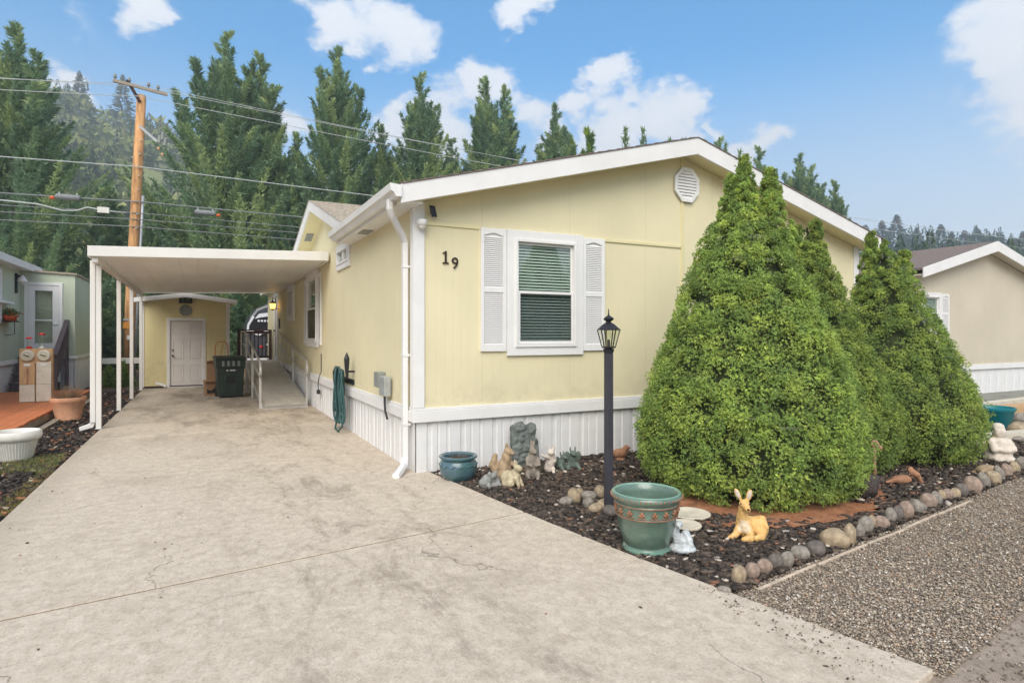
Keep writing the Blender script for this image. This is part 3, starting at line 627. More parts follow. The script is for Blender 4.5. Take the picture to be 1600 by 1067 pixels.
# ------------------------------------------------------------------ the yellow house
XS, YF, XE, YB, XC = 2.11, 6.50, 9.92, 23.5, 6.015
SL = 0.2635
def yellow_house():
    H = thing('yellow_house', 'pale yellow manufactured home with white trim and shutters beside the driveway', 'house', (XC, YF, 0))
    zt = lambda x: 3.05 + SL * min(x - XS, XE - x)
    TH = 0.12
    # front wall round the window opening
    wx0, wx1, wz0, wz1 = 3.365, 4.215, 1.405, 2.69
    m = MB()
    m.prism([(XS, 0.60), (wx0, 0.60), (wx0, zt(wx0)), (XS, zt(XS))], YF, YF + TH)
    m.prism([(wx0, 0.60), (wx1, 0.60), (wx1, wz0), (wx0, wz0)], YF, YF + TH)
    m.prism([(wx0, wz1), (wx1, wz1), (wx1, zt(wx1)), (wx0, zt(wx0))], YF, YF + TH)
    m.prism([(wx1, 0.60), (XC, 0.60), (XC, zt(XC)), (wx1, zt(wx1))], YF, YF + TH)
    m.prism([(XC, 0.60), (XE, 0.60), (XE, zt(XE)), (XC, zt(XC))], YF, YF + TH)
    m.build('wall', 'yellow', H)
    # left wall with its windows and the entry
    ops = [(9.86, 10.70, 2.74, 2.96), (12.86, 14.12, 1.40, 2.75), (16.42, 17.55, 2.03, 2.70), (20.15, 21.1, 0.72, 2.74)]
    m = MB(); y = YF + TH
    for (a, b, z0, z1) in ops:
        m.prism([(y, 0.60), (a, 0.60), (a, 3.04), (y, 3.04)], XS, XS + TH, 'x')
        m.prism([(a, 0.60), (b, 0.60), (b, z0), (a, z0)], XS, XS + TH, 'x'); m.prism([(a, z1), (b, z1), (b, 3.04), (a, 3.04)], XS, XS + TH, 'x'); y = b
    m.prism([(y, 0.60), (YB, 0.60), (YB, 3.04), (y, 3.04)], XS, XS + TH, 'x')
    m.build('wall', 'yellow', H)
    MB().prism([(YF + TH, 0.60), (YB, 0.60), (YB, 3.04), (YF + TH, 3.04)], XE - TH, XE, 'x').build('wall', 'yellow', H)
    MB().prism([(XS + TH, 0.60), (XE - TH, 0.60), (XE - TH, zt(XE - TH)), (XC, zt(XC)), (XS + TH, zt(XS + TH))], YB - TH, YB - 0.001).build('wall', 'yellow', H)
    # skirting and belly band
    skirt(H, 'front', XS + 0.02, XE - 0.02, YF + 0.012, -0.10, 0.602); skirt(H, 'left', YF + 0.03, YB, XS + 0.012, -0.10, 0.602)
    skirt(H, 'right', YF + 0.03, YB, XE - 0.012, -0.10, 0.602)
    MB().box(XS - 0.035, XE + 0.03, YF - 0.035, YF - 0.001, 0.565, 0.690).build('belly_band', 'white', H, bev=0.004)
    MB().box(XS - 0.035, XS - 0.001, YF + 0.002, YB, 0.567, 0.690).build('belly_band', 'white', H, bev=0.004)
    MB().box(XS - 0.022, XE + 0.02, YF - 0.022, YF - 0.001, 0.692, 0.722).build('drip_cap', 'white', H, bev=0.004)
    MB().box(XS - 0.022, XS - 0.001, YF + 0.002, YB, 0.692, 0.722).build('drip_cap', 'white', H, bev=0.004)
    # corner boards
    MB().box(XS - 0.024, XS + 0.105, YF - 0.024, YF - 0.001, 0.724, 3.03).build('corner_board', 'white', H, bev=0.003)
    MB().box(XS - 0.024, XS - 0.001, YF + 0.001, YF + 0.10, 0.724, 2.95).build('corner_board', 'white', H, bev=0.003)
    MB().box(XE - 0.105, XE + 0.02, YF - 0.024, YF - 0.001, 0.724, 3.03).build('corner_board', 'white', H, bev=0.003)
    # battens on the gable
    MB().box(2.22, 2.885, YF - 0.016, YF - 0.001, 2.775, 2.815).build('batten', 'cream_paint', H, bev=0.003)
    MB().box(4.68, 5.985, YF - 0.016, YF - 0.001, 2.755, 2.795).build('batten', 'cream_paint', H, bev=0.003)
    MB().box(5.99, 6.04, YF - 0.018, YF - 0.001, 0.724, zt(XC) - 0.02).build('batten', 'cream_paint', H, bev=0.003)
    # the roof: two slopes of shingle courses, cut back where the side gable comes through
    YO = 6.19
    rz = lambda x: 4.236 - SL * abs(x - XC)
    nrm = Vector((-SL, 0, 1)).normalized()
    def slope(x0, x1, ya, yb):
        return MB().prism([(x0, rz(x0) - 0.07), (x1, rz(x1) - 0.07), (x1, rz(x1) - 0.012), (x0, rz(x0) - 0.012)], ya, yb)
    for (x0, x1, ya, yb) in ((1.86, XC, YO, 9.55), (2.2, XC, 9.55, 14.4), (1.86, XC, 14.4, 23.75), (XC, 10.17, YO, 23.75)):
        slope(x0, x1, ya if ya > YO else YO + 0.04, yb).build('roof', 'shingle_dark', H)
    for sgn in (-1, 1):
        for i in range(28):
            d0 = 0.15 * i; d1 = min(d0 + 0.152, 4.15)
            xa, xb = XC + sgn * d0, XC + sgn * d1
            ya = YO - 0.012
            segs = [(ya, 23.76)] if sgn > 0 or xb > 2.2 else [(ya, 9.55), (14.4, 23.76)]
            for a, b in segs:
                MB().prism([(xa, rz(xa) - 0.010), (xb, rz(xb) - 0.010), (xb, rz(xb) + 0.008), (xa, rz(xa) - 0.004)], a, b).build('shingle_course', 'shingle_dark', H)
    # rake boards
    for sgn in (-1, 1):
        xe = XC + (4.075 if sgn > 0 else -4.152)
        MB().prism([(XC + 0.0 * sgn, rz(XC) - 0.012), (XC, rz(XC) - 0.235), (xe, rz(xe) - 0.215), (xe, rz(xe) - 0.012)], YO, YO + 0.035).build('rake_board', 'white', H, bev=0.004)
        MB().prism([(XC, rz(XC) - 0.215), (xe, rz(xe) - 0.195), (xe, rz(xe) - 0.180), (XC, rz(XC) - 0.20)], YO + 0.036, YF - 0.002).build('soffit', 'cream_paint', H)
    # left eave: fascia, soffit with vents, gutter
    for ya, yb in ((YO + 0.04, 9.62), (14.4, 23.7)):
        MB().box(1.865, 1.895, ya, yb, 2.945, 3.115).build('fascia', 'white', H, bev=0.003)
        MB().box(1.897, XS - 0.002, ya, yb, 2.955, 2.970).build('soffit', 'white', H)
    for y in (8.15, 16.5): MB().box(1.93, 2.07, y, y + 0.36, 2.946, 2.954).build('soffit_vent', 'grey_plastic', H)
    prof = [(1.862, 3.115), (1.862, 2.99), (1.80, 2.985), (1.775, 3.03), (1.745, 3.045), (1.735, 3.12), (1.745, 3.125), (1.755, 3.06), (1.79, 3.045), (1.812, 3.0), (1.85, 3.003), (1.85, 3.115)]
    g = MB().prism([(p[0], p[1]) for p in prof], YO - 0.02, 9.66, 'y'); g.prism([(1.86, 3.11), (1.86, 2.992), (1.802, 2.988), (1.777, 3.03), (1.747, 3.045), (1.737, 3.12)], YO - 0.024, YO - 0.018)
    g.prism([(1.86, 3.11), (1.86, 2.992), (1.802, 2.988), (1.777, 3.03), (1.747, 3.045), (1.737, 3.12)], 9.655, 9.662); g.build('gutter', 'white', H)
    d = MB()
    pts = [(1.80, 6.42, 3.0), (1.80, 6.42, 2.90), (1.83, 6.45, 2.84), (2.00, 6.62, 2.66), (2.045, 6.665, 2.58), (2.045, 6.665, 1.5), (2.045, 6.665, 0.16), (2.02, 6.62, 0.08), (1.92, 6.46, 0.035), (1.85, 6.36, 0.02)]
    def rtube(mb, pts, w, h):
        pts = [Vector(p) for p in pts]; V = []; F = []
        for i, p in enumerate(pts):
            t = (pts[min(i + 1, len(pts) - 1)] - pts[max(0, i - 1)]).normalized(); a = Vector((0.7, 0.72, 0)) if False else Vector((1, 0, 0))
            u = t.cross(Vector((0, 1, 0)))
            if u.length < 0.2: u = t.cross(Vector((1, 0, 0)))
            a = Vector((0, 1, 0)) - t * t.y
            if a.length < 0.3: a = Vector((0, 0, 1)) - t * t.z
            a.normalize(); b = t.cross(a).normalized()
            V += [p + a * sx * w / 2 + b * sy * h / 2 for sx, sy in ((-1, -1), (1, -1), (1, 1), (-1, 1))]
        n = len(pts)
        for i in range(n - 1): F += [(4 * i + k, 4 * i + (k + 1) % 4, 4 * i + 4 + (k + 1) % 4, 4 * i + 4 + k) for k in range(4)]
        F += [(3, 2, 1, 0), tuple(4 * n - 4 + k for k in range(4))]
        mb.add(V, F); return mb
    ds = rtube(d, pts, 0.078, 0.058).build('downspout', 'white', H, bev=0.009)
    for z in (0.52, 1.3, 2.3): MB().box(2.012, 2.105, 6.618, 6.712, z, z + 0.025).build('strap', 'white', ds)
    # side gable over the entry side
    YG, ZG, SG, XR = 11.95, 4.08, 0.30, 1.80
    gz = lambda y: ZG - SG * abs(y - YG)
    MB().prism([(8.95, 3.042), (15.0, 3.042), (15.0, 3.05), (YG, gz(YG) - 0.10), (8.95, 3.05)], XS + 0.002, XS + 0.10, 'x').build('gable_wall', 'yellow', H)
    for sg in (-1, 1):
        ye = YG + sg * 3.05
        MB().prism([(YG, gz(YG) - 0.05), (ye, gz(ye) - 0.05), (ye, gz(ye) - 0.006), (YG, gz(YG) - 0.006)], XR, 5.6, 'x').build('gable_roof', 'shingle', H)
        for i in range(22):
            a, b = YG + sg * 0.14 * i, YG + sg * (0.14 * i + 0.142)
            if abs(b - YG) > 3.06: break
            MB().prism([(a, gz(a) - 0.004), (b, gz(b) - 0.004), (b, gz(b) + 0.014), (a, gz(a) + 0.001)], XR - 0.012, 5.6, 'x').build('shingle_course', 'shingle', H)
        MB().prism([(YG, gz(YG) - 0.008), (YG, gz(YG) - 0.20), (ye, gz(ye) - 0.18), (ye, gz(ye) - 0.008)], XR - 0.002, XR + 0.033, 'x').build('rake_board', 'white', H, bev=0.004)
        MB().prism([(YG, gz(YG) - 0.185), (ye, gz(ye) - 0.165), (ye, gz(ye) - 0.150), (YG, gz(YG) - 0.17)], XR + 0.034, XS + 0.001, 'x').build('soffit', 'cream_paint', H)
    yv = 13.1; MB().prism([(yv - 0.17, gz(yv - .17) - 0.19), (yv + 0.17, gz(yv + .17) - 0.19), (yv + 0.17, gz(yv + .17) - 0.182), (yv - 0.17, gz(yv - .17) - 0.182)], 1.90, 2.04, 'x').build('soffit_vent', 'grey_plastic', H)
    # windows and shutters
    window(H, wall_xf('front', (wx0 + wx1) / 2, YF, wz0), wx1 - wx0, wz1 - wz0, 0.115, trim_side=0.118)
    shutter(H, wall_xf('front', 3.073, YF, 1.345), 0.335, 1.455)
    shutter(H, wall_xf('front', 4.505, YF, 1.338), 0.335, 1.445)
    window(H, wall_xf('left', XS, 13.49, 1.40), 1.26, 1.35, 0.12, slats=True)
    shutter(H, wall_xf('left', XS, 14.42, 1.33), 0.32, 1.45, 20, 20); shutter(H, wall_xf('left', XS, 12.56, 1.33), 0.32, 1.45, 20, 20)
    window(H, wall_xf('left', XS, 10.28, 2.74), 0.84, 0.22, 0.10, mode='v', slats=False)
    window(H, wall_xf('left', XS, 16.985, 2.03), 1.13, 0.67, 0.14, mode='v', slats=False)
    # entry door on the side wall
    dxf = wall_xf('left', XS, 20.625, 0.72)
    d = ring(MB(), -0.60, 0.60, -0.03, 2.15, 0.125, -0.03, 0.02).build('entry_frame', 'white', H, dxf, bev=0.003)
    d = MB().box(-0.474, 0.474, 0.02, 0.065, 0, 2.02).build('entry_door', 'door_paint', H, dxf)
    MB().ell((-0.40, -0.03, 0.95), (0.03, 0.035, 0.03)).build('handle', 'brass', d, dxf, smooth=True)
    # octagonal gable vent
    o8 = lambda r, k=0: [(6.075 + r * 0.97 * math.cos(R(22.5 + 45 * i)), 3.648 + r * 1.06 * math.sin(R(22.5 + 45 * i))) for i in range(8)]
    a, b = o8(0.245), o8(0.195)
    V = [(p[0], y, p[1]) for y in (YF - 0.045, YF - 0.019) for p in a] + [(p[0], y, p[1]) for y in (YF - 0.045, YF - 0.019) for p in b]
    F = [(i, (i + 1) % 8, 16 + (i + 1) % 8, 16 + i) for i in range(8)] + [(8 + i, (i + 1) % 8 + 8, (i + 1) % 8, i) for i in range(8)] + [(16 + i, 16 + (i + 1) % 8, 24 + (i + 1) % 8, 24 + i) for i in range(8)]
    gv = MB().add(V, F).build('gable_vent', 'white', H)
    MB().prism(b, YF - 0.021, YF - 0.0185).build('backing', 'white', gv)
    for i in range(9):
        z = 3.648 - 0.19 + 0.0425 * i; hw = 0.185 if abs(z + .02 - 3.648) < 0.09 else 0.185 - (abs(z + .02 - 3.648) - 0.09) * 1.0
        MB().prism([(YF - 0.042, z), (YF - 0.024, z + 0.0415), (YF - 0.0215, z + 0.0415), (YF - 0.038, z)], 6.075 - hw, 6.075 + hw, 'x').build('slat', 'white', gv)
    # house number, camera, solar panel, boxes
    one = [(-0.036, 0), (0.036, 0), (0.036, 0.012), (0.012, 0.018), (0.012, 0.145), (0.004, 0.145), (-0.036, 0.122), (-0.034, 0.112), (-0.010, 0.120), (-0.010, 0.018), (-0.036, 0.012)]
    MB().prism([(2.470 + a, 2.352 + b) for a, b in one], YF - 0.018, YF - 0.006).build('house_number', 'number_metal', H)
    me = text_mesh('9', 0.185, 0.006); me.materials.clear(); me.materials.append(MATS['number_metal'])
    me.transform(wall_xf('front', 2.585, YF - 0.012, 2.302) @ Matrix.Rotation(R(90), 4, 'X')); link('house_number', me, H)
    cm = MB().lathe([(0.055, 0.06), (0.058, 0.03), (0.055, 0.0), (0.045, -0.005)], 20, (2.165, YF - 0.085, 2.755)).build('security_camera', 'white', H, smooth=True)
    MB().ell((2.165, YF - 0.085, 2.752), (0.043, 0.043, 0.05)).build('dome', 'white_plastic', cm, smooth=True); MB().box(2.14, 2.19, YF - 0.08, YF - 0.025, 2.785, 2.825).build('arm', 'white', cm)
    sp = MB().prism([(2.258, 2.985), (2.320, 2.985), (2.348, 2.862), (2.288, 2.862)], YF - 0.07, YF - 0.055).build('solar_panel', 'solar', H)
    MB().bar((2.30, YF - 0.055, 2.92), (2.30, YF, 2.92), 0.02, 0.02).build('bracket', 'black_metal', sp)
    ub = MB().box(XS - 0.10, XS - 0.001, 7.70, 7.93, 0.86, 1.06).build('utility_box', 'grey_plastic', H, bev=0.008)
    MB().box(XS - 0.115, XS - 0.03, 7.36, 7.60, 0.78, 1.02).build('box', 'galv', ub, bev=0.01); MB().box(XS - 0.03, XS - 0.002, 7.42, 7.55, 0.80, 0.98).build('mount', 'galv', ub)
    MB().tube([(XS - 0.07, 7.5, 0.78), (XS - 0.075, 7.48, 0.70), (XS - 0.085, 7.42, 0.60), (XS - 0.075, 7.36, 0.50)], 0.014).build('conduit', 'black_metal', ub)
    # wall lantern by the door
    lt = MB().lathe([(0.01, 0.30), (0.02, 0.24), (0.10, 0.17), (0.105, 0.155), (0.03, 0.15)], 6, (1.92, 19.85, 2.33)).build('wall_lantern', 'black_metal', H)
    MB().lathe([(0.062, 0.0), (0.085, 0.15)], 6, (1.92, 19.85, 2.33)).build('lamp_glass', 'lamp_amber', lt); MB().lathe([(0.03, -0.05), (0.07, -0.02), (0.07, -0.002)], 6, (1.92, 19.85, 2.33)).build('base', 'black_metal', lt)
    MB().tube([(XS - 0.01, 19.85, 2.33), (2.03, 19.85, 2.30), (2.01, 19.85, 2.62), (1.92, 19.85, 2.66), (1.92, 19.85, 2.6)], 0.012, 6).build('arm', 'black_metal', lt)
    MB().box(XS - 0.03, XS - 0.001, 19.62, 19.72, 1.72, 2.02).build('mailbox', 'black_metal', H)
    # hanger for the hose
    hg = MB().box(XS - 0.02, XS - 0.001, 9.50, 10.42, 0.76, 0.84).build('hose_hanger', 'black_metal', H)
    for yy, zz in ((9.50, 1.27), (10.42, 1.02)):
        MB().tube([(XS - 0.11, yy, zz - 0.42), (XS - 0.12, yy, zz - 0.30), (XS - 0.12, yy, zz - 0.10), (XS - 0.12, yy, zz - 0.06), (XS - 0.12, yy, zz)], [0.015, 0.03, 0.045, 0.03, 0.004], 6).build('finial', 'black_metal', hg)
        MB().bar((XS, yy, zz - 0.3), (XS - 0.12, yy, zz - 0.3), 0.03, 0.03).build('arm', 'black_metal', hg)
    return H
yellow_house()

def garden_hose():
    o = MB()
    g = random.Random(5)
    for k in range(12):
        y0 = 9.60 + 0.062 * k; dy = g.uniform(-0.05, 0.05); L = g.uniform(0.55, 0.80); x = XS - 0.075 - g.uniform(0, 0.11)
        pts = []
        for t in np.linspace(0, 1, 22):
            a = 2 * math.pi * t
            pts.append((x + 0.025 * math.sin(a * 2 + k), y0 + dy + 0.085 * math.sin(a) * (0.7 + 0.5 * g.random() * 0.1) * 1.1, 0.60 + (L - 0.15) * 0.66 * math.cos(a) * 1.0 - (0.06 if math.cos(a) < 0 else 0)))
        pts[-1] = pts[0]
        o.tube(pts, 0.016, 7)
    o.tube([(XS - 0.15, 9.6, 0.3), (XS - 0.17, 9.62, 0.1), (XS - 0.2, 9.75, 0.016), (XS - 0.18, 10.1, 0.016), (XS - 0.12, 10.3, 0.1), (XS - 0.13, 10.3, 0.35)], 0.015, 7)
    h = o.build('garden_hose', 'hose', smooth=True); tag(h, 'coiled dark green garden hose hung on the side wall of the yellow house', 'hose')
garden_hose()
c = MB().tube([(XS - 0.012, 12.40, 1.16), (XS - 0.012, 12.41, 0.80), (XS - 0.05, 12.43, 0.70), (XS - 0.05, 12.52, 0.58), (XS - 0.045, 12.56, 0.50), (XS - 0.045, 12.5, 0.44)], 0.008, 6); c.box(XS - 0.075, XS - 0.02, 12.44, 12.56, 0.36, 0.44)
tag(c.build('dangling_cable', 'cable_black'), 'short black power cord with plug hanging down the yellow side wall', 'cord')

# ------------------------------------------------------------------ carport
def carport():
    K = thing('carport', 'white flat-roofed carport on slim posts over the driveway', 'carport', (0.3, 11.9, 0))
    yf, yb = 11.45, 19.75; x0, x1 = -1.60, 2.07
    zf = lambda x, y: 2.775 + 0.035 * (x - x0) - 0.0085 * (y - yf) * (1 + 0.25 * (x - x0) / 3.6)     # underside
    n = 12; w = (x1 - x0 - 0.1) / n
    for i in range(n):
        a, b = x0 + 0.05 + i * w + 0.0012, x0 + 0.05 + (i + 1) * w - 0.0012
        V = [(a, yf + .05, zf(a, yf)), (b, yf + .05, zf(b, yf)), (b, yb, zf(b, yb)), (a, yb, zf(a, yb))]
        V += [(x, y, z + 0.06) for x, y, z in V]
        MB().add(V, [(3, 2, 1, 0), (4, 5, 6, 7), (0, 1, 5, 4), (1, 2, 6, 5), (2, 3, 7, 6), (3, 0, 4, 7)]).build('roof_pan', 'ceiling_pan', K, bev=0.003)
    V = [(x0, yf, zf(x0, yf) - 0.005), (x1, yf, zf(x1, yf) - 0.005), (x1, yf + .045, zf(x1, yf) - 0.005), (x0, yf + .045, zf(x0, yf) - 0.005)]
    V += [(x, y, z + 0.165) for x, y, z in V]
    BX = [(3, 2, 1, 0), (4, 5, 6, 7), (0, 1, 5, 4), (1, 2, 6, 5), (2, 3, 7, 6), (3, 0, 4, 7)]
    MB().add(V, BX).build('fascia', 'carport_white', K, bev=0.006)
    for xa, xb in ((x0, x0 + 0.046), (x1 - 0.045, x1)):
        V = [(xa, yf + .047, zf(xa, yf) - 0.02), (xb, yf + .047, zf(xa, yf) - 0.02), (xb, yb + .04, zf(xa, yb) - 0.02), (xa, yb + .04, zf(xa, yb) - 0.02)]; V += [(x, y, z + 0.17) for x, y, z in V]
        MB().add(V, BX).build('fascia', 'carport_white', K, bev=0.005)
    V = [(x0, yb + .042, zf(x0, yb) - 0.015), (x1, yb + .042, zf(x1, yb) - 0.015), (x1, yb + .08, zf(x1, yb) - 0.015), (x0, yb + .08, zf(x0, yb) - 0.015)]; V += [(x, y, z + 0.16) for x, y, z in V]
    MB().add(V, BX).build('fascia', 'carport_white', K, bev=0.005)
    V = [(x0 + 0.05, yf + .06, zf(x0, yf) - 0.09), (x0 + 0.13, yf + .06, zf(x0, yf) - 0.09), (x0 + 0.13, yb, zf(x0, yb) - 0.09), (x0 + 0.05, yb, zf(x0, yb) - 0.09)]; V += [(x, y, z + 0.088) for x, y, z in V]
    MB().add(V, BX).build('beam', 'carport_white', K, bev=0.004)
    for y in (11.9, 14.6, 17.08, 19.55):
        z = zf(x0, y) - 0.092
        p = MB().box(-1.545, -1.470, y - 0.037, y + 0.037, 0.0, z).build('post', 'carport_white', K, bev=0.006)
        MB().box(-1.56, -1.455, y - 0.05, y + 0.05, 0.0, 0.008).build('foot', 'galv', p)
    d = MB().box(-1.622, -1.547, 11.85, 11.92, 0.11, zf(x0, 11.9) - 0.03).build('downspout', 'carport_white', K, bev=0.01)
    MB().prism([(-1.625, 0.11), (-1.555, 0.11), (-1.58, 0.03), (-1.76, -0.02), (-1.775, 0.045), (-1.66, 0.085)], 11.87, 11.93).build('elbow', 'carport_white', d, bev=0.01)
carport()

# ------------------------------------------------------------------ shed at the end of the driveway
def shed():
    S = thing('garden_shed', 'small yellow shed with white panelled door at the end of the carport', 'shed', (-0.42, 20.2, 0))
    y0, y1, xa, xb, xc = 20.2, 23.4, -1.56, 0.72, -0.42
    top = lambda x: 2.50 + 0.135 * (1.14 - abs(x - xc))
    d0, d1, dz = -0.84, 0.02, 1.94
    m = MB(); m.prism([(xa, 0.05), (d0, 0.05), (d0, top(d0)), (xa, top(xa))], y0, y0 + 0.1); m.prism([(d0, dz), (d1, dz), (d1, top(d1)), (xc, top(xc)), (d0, top(d0))], y0, y0 + 0.1)
    m.prism([(d1, 0.05), (xb, 0.05), (xb, top(xb)), (d1, top(d1))], y0, y0 + 0.1); m.build('wall', 'shed_yellow', S)
    MB().box(xa, xa + 0.1, y0 + 0.1, y1, 0.05, 2.49).build('wall', 'shed_yellow', S); MB().box(xb - 0.1, xb, y0 + 0.1, y1, 0.05, 2.49).build('wall', 'shed_yellow', S)
    MB().prism([(xa + .1, 0.05), (xb - .1, 0.05), (xb - .1, 2.5), (xa + .1, 2.5)], y1 - 0.1, y1).build('wall', 'shed_yellow', S)
    MB().box(xa - 0.01, xb + 0.01, y0 + 0.01, y1, -0.10, 0.05).build('sill', 'brown_wood', S)
    for x, k in ((xa - 0.02, 0.10), (xb - 0.08, 0.10)): MB().box(x, x + k, y0 - 0.022, y0 - 0.001, 0.02, 2.46).build('corner_board', 'white', S, bev=0.003)
    rz = lambda x: 2.76 - 0.135 * abs(x - xc)
    for sg in (-1, 1):
        xe = xc + sg * 1.36
        MB().prism([(xc, rz(xc) - 0.05), (xe, rz(xe) - 0.05), (xe, rz(xe)), (xc, rz(xc))], y0 - 0.16, y1 + 0.2).build('roof', 'shingle', S)
        MB().prism([(xc, rz(xc) - 0.012), (xc, rz(xc) - 0.135), (xe, rz(xe) - 0.135), (xe, rz(xe) - 0.012)], y0 - 0.20, y0 - 0.163).build('rake_board', 'white', S, bev=0.004)
    ring(MB(), d0 - 0.075, d1 + 0.075, -0.06, dz + 0.08, 0.077, y0 - 0.025, y0 + 0.06).build('door_frame', 'white', S, bev=0.003)
    D = MB().box(d0 + 0.004, d1 - 0.004, y0 + 0.03, y0 + 0.07, 0.03, dz - 0.004).build('door', 'door_paint', S)
    for cx in (-0.63, -0.20):
        for z0, z1 in ((0.16, 0.66), (0.82, 1.40), (1.55, 1.80)):
            w = 0.145
            ring(MB(), cx - w, cx + w, z0, z1, 0.028, y0 + 0.018, y0 + 0.0295).build('panel', 'door_paint', D, bev=0.006); MB().box(cx - w + 0.06, cx + w - 0.06, y0 + 0.022, y0 + 0.0295, z0 + 0.06, z1 - 0.06).build('panel', 'door_paint', D, bev=0.006)
    MB().ell((d0 + 0.075, y0 - 0.02, 0.92), (0.03, 0.035, 0.03)).build('handle', 'brass', D, smooth=True); MB().ell((d0 + 0.075, y0, 1.08), (0.028, 0.02, 0.028)).build('deadbolt', 'brass', D, smooth=True)
    MB().tube([(-0.43, y0 - 0.03, 2.245), (-0.43, y0 - 0.001, 2.245)], 0.165, 28).build('round_vent', 'grey_plastic', S, bev=0.008)
    fl = MB().box(-0.60, -0.26, y0 - 0.10, y0 - 0.002, 2.465, 2.50).build('floodlight', 'black_metal', S)
    for x in (-0.55, -0.43, -0.31): MB().box(x - 0.045, x + 0.045, y0 - 0.13, y0 - 0.02, 2.45, 2.60).build('lamp_head', 'black_metal', fl, bev=0.01)
shed()
e = MB().tube([(-1.18, 20.02, 0.14), (-1.02, 19.98, 0.10), (-0.95, 19.97, 0.07), (-0.93, 19.96, 0.035)], 0.04, 8)
tag(e.build('downspout_elbow', 'white', smooth=False), 'loose white downspout elbow on the concrete by the shed door', 'downspout')

# ------------------------------------------------------------------ ramp and landing
def ramp():
    A = thing('wheelchair_ramp', 'grey wheelchair ramp with aluminium handrails along the yellow wall', 'ramp', (1.55, 13.4, 0))
    ya, yb, zb = 13.35, 19.0, 0.70; x0, x1 = 1.12, 2.0; zr = lambda y: 0.02 + (zb - 0.02) * (y - ya) / (yb - ya)
    for a, b in ((ya, 13.62), (13.625, 16.1), (16.105, yb)):
        V = [(x0, a, zr(a) - (0.015 if a == ya else 0.05)), (x1, a, zr(a) - (0.015 if a == ya else 0.05)), (x1, b, zr(b) - 0.05), (x0, b, zr(b) - 0.05)]; V += [(V[k][0], V[k][1], zr(V[k][1])) for k in range(4)]
        MB().add(V, [(3, 2, 1, 0), (4, 5, 6, 7), (0, 1, 5, 4), (1, 2, 6, 5), (2, 3, 7, 6), (3, 0, 4, 7)]).build('ramp_panel', 'aluminium' if a == ya else 'ramp_deck', A)
    MB().box(x0, x1 + 0.06, yb + 0.004, 21.55, zb - 0.05, zb).build('landing', 'ramp_deck', A)
    for x in (x0 - 0.02, x1 + 0.004):
        V = [(x, 13.6, zr(13.6) - 0.06), (x + 0.016, 13.6, zr(13.6) - 0.06), (x + 0.016, yb, zb - 0.06), (x, yb, zb - 0.06)]; V += [(p[0], p[1], p[2] + 0.12) for p in V]
        MB().add(V, [(3, 2, 1, 0), (4, 5, 6, 7), (0, 1, 5, 4), (1, 2, 6, 5), (2, 3, 7, 6), (3, 0, 4, 7)]).build('kerb_rail', 'aluminium', A)
    for x, yend in ((x0 - 0.04, 20.6), (x1 + 0.01, 18.9)):
        zz = lambda y, h: zr(min(y, yb)) + h
        hr = [(x, 13.62, zz(13.62, 0.62)), (x, 13.56, zz(13.6, 0.70)), (x, 13.58, zz(13.6, 0.82)), (x, 13.72, zz(13.72, 0.90)), (x, 14.2, zz(14.2, 0.90)), (x, yb, zz(yb, 0.92)), (x, yend, zz(yend, 0.92))]
        h = MB().tube(hr, 0.024, 10).build('handrail', 'aluminium', A, smooth=True)
        MB().tube([(x, 13.62, zz(13.62, 0.60)), (x, 14.2, zz(14.2, 0.58)), (x, yb, zz(yb, 0.55)), (x, yend, zz(yend, 0.55))], 0.019, 8).build('mid_rail', 'aluminium', A, smooth=True)
        for y in (13.68, 15.9, 18.2, 20.55):
            if y > yend: continue
            MB().box(x - 0.022, x + 0.022, y - 0.022, y + 0.022, max(zr(min(y, yb)) - 0.10, 0.0) if x > 1.5 else 0.0, zz(y, 0.885)).build('rail_post', 'aluminium', A)
    for y in (16.05, 18.9, 21.4):
        MB().box(x0 + 0.02, x0 + 0.07, y - 0.03, y + 0.03, 0.0, zr(min(y, yb)) - 0.052).build('leg', 'aluminium', A)
    return A
ramp()
def landing_rail():
    B = thing('railing', 'dark brown wooden railing across the far end of the ramp landing', 'railing', (1.5, 21.6, 0.70))
    x0, x1, y = 1.02, 2.06, 21.62
    MB().box(x0, x1, y - 0.06, y + 0.06, 1.66, 1.70).build('top_rail', 'brown_wood', B, bev=0.004); MB().box(x0 + .08, x1 - .08, y - 0.02, y + 0.02, 1.56, 1.645).build('rail', 'brown_wood', B); MB().box(x0 + .08, x1 - .08, y - 0.02, y + 0.02, 0.76, 0.83).build('rail', 'brown_wood', B)
    for x in (x0, x1 - 0.085): MB().box(x, x + 0.085, y - 0.045, y + 0.045, -0.10, 1.66).build('post', 'brown_wood', B)
    for i in range(7):
        x = x0 + 0.155 + 0.118 * i; MB().box(x - 0.018, x + 0.018, y - 0.018, y + 0.018, 0.83, 1.56).build('baluster', 'brown_wood', B)
landing_rail()
